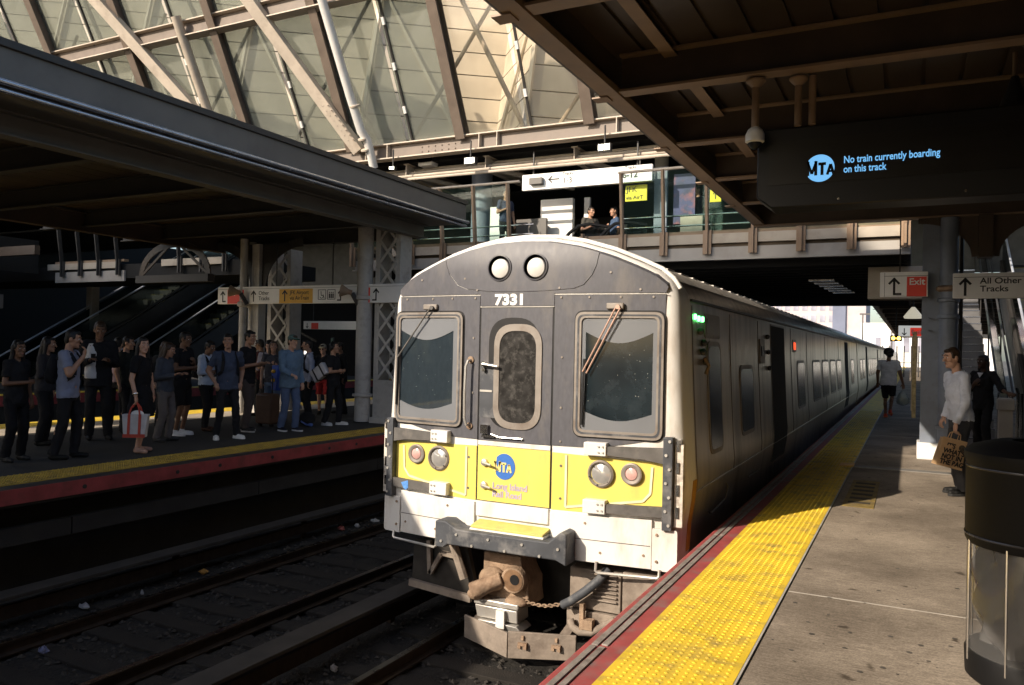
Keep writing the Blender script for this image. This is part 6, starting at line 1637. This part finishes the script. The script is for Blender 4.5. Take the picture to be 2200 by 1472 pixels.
def straps(col=(.02, .02, .022)):
    def f(t, sh, hd, s, arms, rot):
        for sg in (-1, 1):
            b = MB(); pts = [sh((sg * .11, -.11, 1.36)), sh((sg * .115, -.04, 1.465)), sh((sg * .112, .05, 1.45)), sh((sg * .118, .128, 1.33)), sh((sg * .14, .125, 1.15)), sh((sg * .17, .03, 1.08))]
            for p, q in zip(pts, pts[1:]): b.beam(p, q, .05 * s, .016 * s, (p + q) / 2 - sh((0, 0, ((p + q) / 2).z / s)))
            o = b.build('backpack_strap', cm('strap', col), None); o.parent = t
        o = link('backpack', fuse([blob(sh((0, -.19, 1.22)), (.15 * s, .075 * s, .21 * s)), blob(sh((0, -.24, 1.13)), (.12 * s, .05 * s, .11 * s))], .016, 'backpack', 2, cm('strap', col), .02), t)
    return f
def cap(col, brimcol, bottom_col=None):
    def f(t, sh, hd, s, arms, rot):
        o = link('cap', fuse([blob(hd((0, -.014, .062)), (.088 * s, .098 * s, .075 * s), rot)], .009, 'cap', 2, cm('cap%02d%02d' % (int(col[0] * 99), int(col[2] * 99)), col)), t)
        b = MB(); pts = [hd((.075 * math.cos(a), .055 + .10 * math.sin(a), .052 - .012 * math.sin(a))) for a in [math.pi * k / 10 for k in range(11)]]
        b.prism(pts, tuple(rot @ Vector((0, 0, .010)))); q = b.build('brim', cm('brim%02d%02d' % (int(brimcol[0] * 99), int(brimcol[2] * 99)), brimcol), None); q.parent = o
    return f
def phone(t, sh, hd, s, arms, rot):
    e, w_, h = arms[1]; p = sh(w_) + h * .10 * s
    b = MB(); b.beam(p - Vector((0, 0, .07)) , p + Vector((0, .02, .07)), .07, .010, (0, 1, 0)); o = b.build('phone', M['black'], None, .003); o.parent = t
def several(*fs):
    def f(*a):
        for g in fs: g(*a)
    return f
def hdg(dx, dy): return math.atan2(-dx, dy)

VN = .0085
man = person('man in pale blue shirt and grey trousers leaning round the column holding a paper bag', (2.15, 11.0, 0), hdg(-.90, -.42), 1.755, 'light', 'brown', 'short', ('shirt', (.66, .69, .78)), 'long', ('trousers', (.065, .065, .07)), (.012, .012, .012), (.03, .03, .03),
             armL=((.25, .05, 1.13), (.25, .19, .88), (.0, .1, -1)), armR=((.24, -.03, 1.13), (.22, .09, .92), (-.1, .5, -.8)), lean=.13, yaw=.10, pitch=-.05, voxel=VN, feet=(((-.09, .03), .15), ((.09, -.03), -.15)))
wom = person('woman in black vest over a white shirt, hand at her chin by the stairs', (2.72, 15.85, 0), hdg(-.5, -.85), 1.70, 'dark', 'black', 'long', ('shirt', (.016, .016, .018)), 'rolled', ('trousers', (.02, .019, .018)), (.012, .012, .012), None, armL=((.34, .02, 1.17), (.50, .12, 1.12), (.8, .3, -.2)), armR='chest', fem=True, pitch=.05, voxel=.011,
             extras=lambda t, sh, hd, s, arms, rot: [setattr(o_, 'parent', t) for o_ in [(lambda b: (b.prism([sh((-.05, .105, 1.455)), sh((0.0, .128, 1.37)), sh((.05, .105, 1.455))], (0, .012, 0)), b.build('shirt_collar', cm('white', (.6, .6, .62)), None))[1])(MB())]])
wht = person('person in white tee and black shorts walking away down the platform carrying a plastic bag', (1.06, 23.6, 0), hdg(.12, 1), 1.84, 'brown', 'black', 'afro', ('tee', (.80, .80, .81)), 'short', ('shorts', (.012, .012, .013)), (.75, .10, .06), (.8, .25, .1), armL=((.26, .0, 1.14), (.27, .10, .9), (0, .2, -1)), armR=((.28, -.06, 1.13), (.34, -.02, .89), (.1, 0, -1)), feet=(((-.08, .16), 0), ((.09, -.26), 0)), lift=(0, .12), build=1.12, voxel=.013)

G = None
P2 = person('man in grey blue tee with a dark strap raising a hand to his mouth', (-8.79, 6.92, 0), hdg(.80, .60), 1.76, 'mid', 'black', 'short', ('tee', (.22, .25, .35)), 'short', ('trousers', (.012, .012, .014)), (.02, .02, .02), None, armL='down', armR='mouth', voxel=.011, build=1.12, extras=straps())
P1 = person('dark clothed person at the very left edge of the crowd, arms folded', (-9.12, 6.41, 0), hdg(.9, .2), 1.60, 'brown', 'black', 'long', ('tee', (.012, .012, .013)), 'short', ('trousers', (.01, .01, .012)), (.03, .03, .03), None, armL='down', armR='crossed', fem=True)
P3 = person('tall man in black jacket over a white shirt reading his phone', (-10.35, 8.48, 0), hdg(.75, -.5), 1.93, 'brown', 'brown', 'short', ('jacket', (.012, .012, .013)), 'long', ('trousers', (.014, .014, .017)), (.02, .02, .02), None, armL='phone', armR='phone', pitch=-.2,
            extras=several(phone, lambda t, sh, hd, s, arms, rot: setattr(link('shirt_front', fuse([rings([(.92, .10, .118, .04), (1.1, .10, .112, .04), (1.3, .10, .118, .035), (1.44, .07, .07, .01)], lambda p: sh(p + Vector((.085, .0, 0))))], .012, 'shirt_front', 2, cm('white', (.50, .52, .58))), t), 'name', 'shirt_front')))
P4 = person('person in a pale pink shirt reaching an arm out behind the woman with the tote', (-11.6, 9.75, 0), hdg(-.6, .5), 1.68, 'light', 'black', 'short', ('shirt', (.42, .30, .33)), 'long', ('trousers', (.02, .02, .022)), (.02, .02, .02), None, armL='forward', armR='down')
P5 = person('woman in a black dress holding a red and white tote bag', (-8.54, 7.89, 0), hdg(.85, .35), 1.68, 'light', 'black', 'long', ('dress', (.010, .010, .011)), 'short', ('none', (0, 0, 0)), (.45, .27, .20), None, armL=((.25, .02, 1.13), (.25, .06, .88), (0, .1, -1)), armR='down', fem=True, voxel=.011, yaw=-.4,
            extras=lambda t, sh, hd, s, arms, rot: setattr((lambda b: (b.lathe([(.036, 0), (.040, .008), (.040, .026), (.036, .034)], sh(arms[1][1]) - arms[1][2] * .05, tuple(arms[1][2]), 12), b.build('bracelet', M['chrome'], None))[1])(MB()), 'parent', t))
P6 = person('person in loose grey trousers standing behind the woman with the tote', (-9.37, 8.99, 0), hdg(.85, .3), 1.62, 'mid', 'brown', 'long', ('blouse', (.06, .07, .09)), 'long', ('trousers', (.14, .125, .12)), (.05, .05, .05), None, armL='phone', armR='phone', fem=True, pitch=-.25)
P7 = person('man in black polo and black shorts with white sneakers', (-9.85, 9.72, 0), hdg(.9, .25), 1.80, 'brown', 'black', 'short', ('tee', (.012, .012, .013)), 'short', ('shorts', (.012, .012, .014)), (.66, .69, .73), (.72, .74, .76), armL='chest', armR='crossed', pitch=-.12, build=1.1)
P8 = person('person in pale blue shirt with a backpack looking down, behind the navy tee man', (-10.13, 10.51, 0), hdg(.9, .2), 1.66, 'brown', 'black', 'short', ('shirt', (.52, .60, .74)), 'long', ('trousers', (.02, .017, .015)), (.06, .03, .02), None, armL='crossed', armR='crossed', pitch=-.3, extras=straps())
P9 = person('man in navy tee with backpack straps and white sneakers, nearest the tactile strip', (-8.84, 9.81, 0), hdg(.72, -.30), 1.77, 'mid', 'black', 'short', ('tee', (.055, .07, .11)), 'short', ('slim', (.016, .018, .024)), (.75, .75, .73), (.75, .75, .73), armL='pocket', armR='pocket', yaw=-.5, voxel=.011, build=1.08, extras=straps((.045, .038, .04)), feet=(((-.17, .04), .35), ((.16, .0), -.3)))
P10 = person('man in black tee and brown grey trousers facing the train', (-9.45, 10.85, 0), hdg(.95, .3), 1.86, 'mid', 'black', 'short', ('tee', (.012, .012, .012)), 'short', ('trousers', (.085, .07, .066)), (.03, .03, .03), (.4, .4, .4), armL='phone', armR='phone', yaw=-.25)
P11 = person('man in pale grey shirt looking down at his phone beside the suitcase', (-10.7, 12.7, 0), hdg(.5, -.8), 1.72, 'light', 'black', 'short', ('shirt', (.30, .29, .34)), 'rolled', ('trousers', (.03, .03, .032)), (.3, .3, .3), None, armL='phone', armR='phone', pitch=-.4, extras=straps())
P12 = person('woman with long brown hair partly hidden behind the man in the denim jacket', (-10.2, 12.3, 0), hdg(.6, -.6), 1.68, 'mid', 'brown', 'long', ('blouse', (.05, .05, .06)), 'short', ('slim', (.10, .15, .24)), (.45, .43, .40), None, armL='chest', armR='down', fem=True, feet=(((-.1, .15), 0), ((.1, -.2), 0)))
P13 = person('man in denim jacket, jeans and a green and grey cap', (-8.9, 11.39, 0), hdg(.95, -.15), 1.80, 'light', 'brown', 'short', ('jacket', (.12, .19, .28)), 'long', ('trousers', (.085, .12, .21)), (.02, .02, .03), (.6, .6, .6), armL='down', armR='forward', lean=.05, yaw=.05, pitch=-.05, voxel=.011, build=1.08, feet=(((-.09, .10), 0), ((.11, -.06), -.15)), extras=cap((.10, .16, .14), (.012, .07, .045)))
P14 = person('man in pale striped shirt with a backpack looking left, by the lit yellow line', (-9.58, 12.71, 0), hdg(-.6, -.7), 1.73, 'mid', 'black', 'short', ('shirt', (.34, .37, .47)), 'long', ('trousers', (.012, .012, .013)), (.02, .02, .02), None, armL='down', armR='down', yaw=-.2, extras=straps())
P15 = person('person in dark glasses and a pale brimmed cap with a red skirt', (-10.73, 14.5, 0), hdg(.4, -.85), 1.64, 'light', 'black', 'short', ('blouse', (.015, .015, .016)), 'long', ('shorts', (.35, .03, .03)), (.02, .02, .02), None, armL='down', armR='down', fem=True,
             extras=several(cap((.30, .28, .24), (.5, .42, .26)), lambda t, sh, hd, s, arms, rot: setattr((lambda b: ([b.ellip(hd((q * .031, .094, .012)), (.024, .008, .018), 10, 6, rot) for q in (-1, 1)], b.build('sunglasses', M['black'], None))[1])(MB()), 'parent', t)))
P16 = person('woman in black with headphones and white sneakers leaning at the lattice column', (-8.98, 12.75, 0), hdg(.9, .25), 1.69, 'mid', 'black', 'short', ('tee', (.014, .014, .015)), 'short', ('trousers', (.014, .014, .016)), (.55, .54, .52), (.6, .6, .58), armL='crossed', armR='crossed', fem=True, voxel=.011, pitch=.08, feet=(((-.12, .12), .2), ((.12, -.10), -.2)),
             extras=lambda t, sh, hd, s, arms, rot: setattr((lambda b: (b.path([hd((.088 * math.cos(a), -.03, .04 + .10 * math.sin(a))) for a in [math.pi * k / 10 for k in range(11)]], .010, 6), [b.ellip(hd((q * .086, -.012, .0)), (.02, .036, .042), 10, 8, rot) for q in (-1, 1)], b.build('headphones', M['black'], None))[-1])(MB()), 'parent', t))
P17 = person('bearded man in black standing behind the woman with headphones', (-10.6, 15.0, 0), hdg(-.5, -.8), 1.69, 'brown', 'black', 'short', ('jacket', (.02, .019, .018)), 'long', ('trousers', (.015, .015, .016)), (.02, .02, .02), None, armL='down', armR='down')
person('person in dark olive top glimpsed between the tall man and the woman with the tote', (-10.9, 9.4, 0), hdg(.8, .3), 1.7, 'mid', 'black', 'short', ('tee', (.03, .032, .025)), 'short', ('trousers', (.02, .02, .02)), armL='phone', armR='down')
person('short person in charcoal hoodie behind the man in black polo', (-10.9, 10.2, 0), hdg(.8, -.2), 1.62, 'light', 'brown', 'long', ('jacket', (.03, .03, .034)), 'long', ('slim', (.02, .02, .025)), armL='pocket', armR='pocket', fem=True)
person('person in maroon top behind the pale shirt man, face turned left', (-11.6, 13.4, 0), hdg(-.8, -.3), 1.72, 'brown', 'black', 'short', ('tee', (.08, .025, .025)), 'short', ('trousers', (.03, .03, .03)), armL='down', armR='phone')
person('person in dark grey blouse standing behind the man raising a hand', (-10.4, 7.6, 0), hdg(.7, .5), 1.66, 'mid', 'black', 'long', ('blouse', (.035, .034, .038)), 'long', ('trousers', (.015, .015, .016)), armL='down', armR='chest', fem=True)
# on the mezzanine, and in the cab
for k, (p, lab, c) in enumerate((((-5.308,17.600,4.471), 'person in a patterned grey top behind the bridge glass, left of the pair', (.07, .065, .055)), ((-4.744,17.800,4.417), 'person in a blue top carrying something pale on the shoulder behind the bridge glass', (.05, .08, .14)), ((-7.504,17.400,4.431), 'person in dark blue with bare arms at the bridge rail by the red notice', (.05, .06, .1)), ((-2.966,18.600,4.834), 'person in a dark jacket behind the bridge glass below the near canopy edge', (.06, .05, .07)))):
    person(lab, (p[0], p[1], 3.95 if k > 1 else 3.42), hdg([.6, -.7, .8, -.4][k], -.5), 1.65, 'mid', 'black', 'short', ('shirt', c), 'short', ('trousers', (.03, .03, .03)), voxel=.02, armL='down', armR='chest')

# ---------------------------------------------------------------- things the people hold
def bag_box(name, label, cat, c, wd, dp, ht, m, rz, taper=.0, tilt=0.0):
    t = thing(name, label, cat, c); t.rotation_euler = (0, tilt, rz)
    return t
def held(o, t): o.parent = t; return o
# brown paper bag: 0.30 wide, hanging from the man's left hand, printed side towards the camera
hand = world_pt(man, Vector((-.25, .19, .88)) * (1.755 / 1.75)) + Vector((0, 0, -.09))
t = thing('paper_bag', 'brown printed paper bag hanging from the hand of the man in the pale shirt', 'paper bag', hand); t.rotation_euler = (0, math.radians(13), math.radians(20)); t.scale = (.9, .9, .9)
w0_, w1_, d_, h_ = .165, .150, .075, .37
b = MB(); z1 = -.12; z0 = z1 - h_
vs = [(-w0_, -d_, z0), (w0_, -d_, z0), (w0_, d_, z0), (-w0_, d_, z0)]
n = 8
rows = []
for k in range(n + 1):
    f = k / n; ww = w0_ + (w1_ - w0_) * f; dd = d_ * (1 - .45 * f); z = z0 + h_ * f
    wob = .006 * math.sin(k * 2.1)
    rows.append([(-ww, -dd + wob, z), (-ww * .33, -dd - .008, z), (ww * .33, -dd + .006 - wob, z), (ww, -dd, z), (ww + .01, 0 - wob, z), (ww, dd, z), (0, dd + wob, z), (-ww, dd, z), (-ww - .008, wob, z)])
nn = len(rows[0])
for r in rows: b.v += r
for i in range(n):
    for k in range(nn): b.f.append([i * nn + k, i * nn + (k + 1) % nn, (i + 1) * nn + (k + 1) % nn, (i + 1) * nn + k]); b.m.append(0)
b.f.append(list(range(nn))); b.m.append(0)
paper = mat('kraft_paper', (.45, .29, .155), .8, var=.12, scale=7, bump=.3, bscale=25)
held(b.build('paper_body', paper, None), t)
b = MB(); b.box(-.155, .155, -.052, -.044, z1 - .03, z1 + .012); held(b.build('folded_rim', paper, None), t)
for yy in (-.045, .045):
    b = MB(); b.path([(-.06, yy, z1), (-.05, yy * .6, z1 + .08), (-.01, yy * .1, z1 + .115), (.03, yy * .1, z1 + .115), (.06, yy * .6, z1 + .08), (.065, yy, z1)], .006, 6); held(b.build('bag_handle', paper, None), t)
for k, (s_, x_) in enumerate((("IT'S", -.085), ("WHAT'S", -.115), ('NOT IN', -.125), ('THE BAG', -.135))):
    o = text('lettering', s_, .088, (x_, -.078 + .012 * (3 - k) * .9 - .006, z1 - .115 - .073 * k), None, M['letterblack'], bold=.0035, sx=.82); o.rotation_euler = (math.pi / 2 + .10, 0, 0); held(o, t)
b = MB(); b.lathe([(.042, 0), (.042, .003)], (.105, -.058, z1 - .085), (0, -1, .1), 20); held(b.build('round_print', mat('print_dark', (.06, .045, .03), .8, var=.6, scale=60), None), t)
# tote
hand = world_pt(P5, Vector((.25 * .92, .06, .88)) * (1.68 / 1.75)) + Vector((0, 0, -.09))
t = thing('tote_bag', 'white canvas tote bag with red straps hanging from the hand of the woman in black', 'tote bag', hand); t.rotation_euler = (0, 0, math.radians(32))
b = MB(); zt = -.17; b.prism([(-.15, -.07, zt - .33), (.15, -.07, zt - .33), (.18, -.05, zt), (-.18, -.05, zt)], (0, .11, 0)); held(b.build('canvas_body', mat('canvas_white', (.52, .50, .50), .85, var=.1, scale=12), None, .01), t)
rd = mat('tote_red', (.48, .07, .045), .8, var=.1)
b = MB(); b.box(-.154, .154, -.074, -.066, zt - .335, zt - .285); held(b.build('base_band', rd, None), t)
for yy in (-.066, .05):
    b = MB()
    for x in (-.075, .075): b.beam((x, yy - .012, zt - .29), (x, yy + (.006 if yy < 0 else 0), zt + .0), .035, .008, (0, 1, 0))
    b.path([(-.075, yy, zt), (-.05, yy * .6, zt + .10), (-.01, 0, zt + .165), (.01, 0, zt + .165), (.05, yy * .6, zt + .10), (.075, yy, zt)], .012, 6); held(b.build('strap', rd, None), t)
b = MB(); b.ellip((.02, -.0, zt + .005), (.09, .04, .05)); held(b.build('contents', M['cleanwhite'], None), t)
# plastic bag
hand = world_pt(wht, Vector((.34, -.02, .89)) * (1.84 / 1.75)) + Vector((0, 0, -.10))
t = thing('plastic_bag', 'clear plastic shopping bag carried by the person walking away', 'plastic bag', hand)
def drop(b):
    b.lathe([(.012, 0), (.03, -.08), (.10, -.17), (.155, -.28), (.16, -.38), (.12, -.45), (.03, -.48)], (0, 0, 0), (0, 0, 1), 16)
o = bpy.data.objects.new('bag_body', fuse([drop], .016, 'bag_body', 1, None, .05)); COL.objects.link(o); o.data.materials.append(pane('plastic_film', (.85, .9, .88), .55, (.5, .54, .52), .2)); held(o, t)
o = bpy.data.objects.new('contents', fuse([blob((0, 0, -.34), (.12, .10, .09)), blob((.03, 0, -.24), (.06, .05, .06))], .02, 'contents', 1, mat('bag_contents', (.62, .66, .58), .6, var=.2, scale=9), .04)); COL.objects.link(o); held(o, t)
# suitcase
t = thing('suitcase', 'brown suitcase standing among the crowd behind the man in brown grey trousers', 'suitcase', (-9.75, 11.75, 0))
b = MB(); b.box(-9.98, -9.55, 11.6, 11.85, .06, .66); b.build('shell', mat('suitcase_brown', (.11, .06, .035), .55, var=.2), t, .04)
b = MB(); b.path([(-9.9, 11.72, .66), (-9.9, 11.72, 1.0), (-9.65, 11.72, 1.0), (-9.65, 11.72, .66)], .012); b.build('pull_handle', M['darkgrey'], t)
for x in (-9.92, -9.62):
    b = MB(); b.tube((x, 11.66, .03), (x, 11.72, .03), .032, n=10); b.build('wheel', M['black'], t)
# blue bag
t = thing('shopping_bag', 'bright blue shopping bag with orange print between the pale shirt man and the denim man', 'shopping bag', (-9.65, 12.0, 1.1))
b = MB(); b.prism([(-9.82, 11.85, .72), (-9.58, 11.75, .72), (-9.55, 11.75, 1.22), (-9.80, 11.85, 1.22)], (.05, .12, 0)); b.build('bag_body', mat('bag_blue', (.03, .08, .36), .5, var=.15), t, .02)
b = MB()
for z in (.92, 1.10): b.ellip((-9.69, 11.79, z), (.06, .03, .04), 10, 6)
b.build('orange_print', M['signgold'], t)
b = MB(); b.path([(-9.74, 11.85, 1.22), (-9.70, 11.85, 1.38), (-9.64, 11.85, 1.38), (-9.60, 11.85, 1.22)], .012); b.build('strap', M['darkgrey'], t)
# white shoulder bag
t = thing('shoulder_bag', 'white shoulder bag with black bands at the side of the woman with headphones', 'shoulder bag', (-9.1, 12.5, 1.1))
b = MB(); R_ = Matrix.Rotation(math.radians(-35), 3, 'Y'); c0 = Vector((-9.14, 12.52, 1.08))
def rb(x0, x1, y0, y1, z0, z1):
    return [c0 + R_ @ Vector((x, y, z)) for x, y, z in ((x0, y0, z0), (x1, y0, z0), (x1, y0, z1), (x0, y0, z1))], Vector((0, y1 - y0, 0))
p, v = rb(-.19, .19, -.06, .06, -.13, .13); b.prism(p, v); b.build('bag_body', mat('bag_white', (.56, .55, .56), .7, var=.1), t, .015)
b = MB()
for x in (-.11, .08): p, v = rb(x, x + .035, -.065, .065, -.135, .135); b.prism(p, v)
b.build('black_band', M['black'], t)
b = MB(); b.path([c0 + Vector((-.1, 0, .15)), c0 + Vector((.05, .15, .38)), c0 + Vector((.12, .2, .2))], .012); b.build('strap', M['black'], t)
t = thing('backpack', 'dark backpack with blue trim lying on the far platform by the white sneakers', 'backpack', (-9.3, 12.35, 0))
b = MB(); link('body', fuse([blob((0, 0, .14), (.2, .15, .14)), blob((.1, -.08, .09), (.12, .1, .09))], .02, 'body', 2, M['blackmatte'], .03), t)
b = MB(); b.path([(.0, -.17, .10), (.15, -.18, .04), (.26, -.12, .05)], .018); b.ellip((.22, -.14, .04), (.06, .04, .035)); o = b.build('strap', mat('trim_blue', (.08, .14, .4), .5), None); o.parent = t
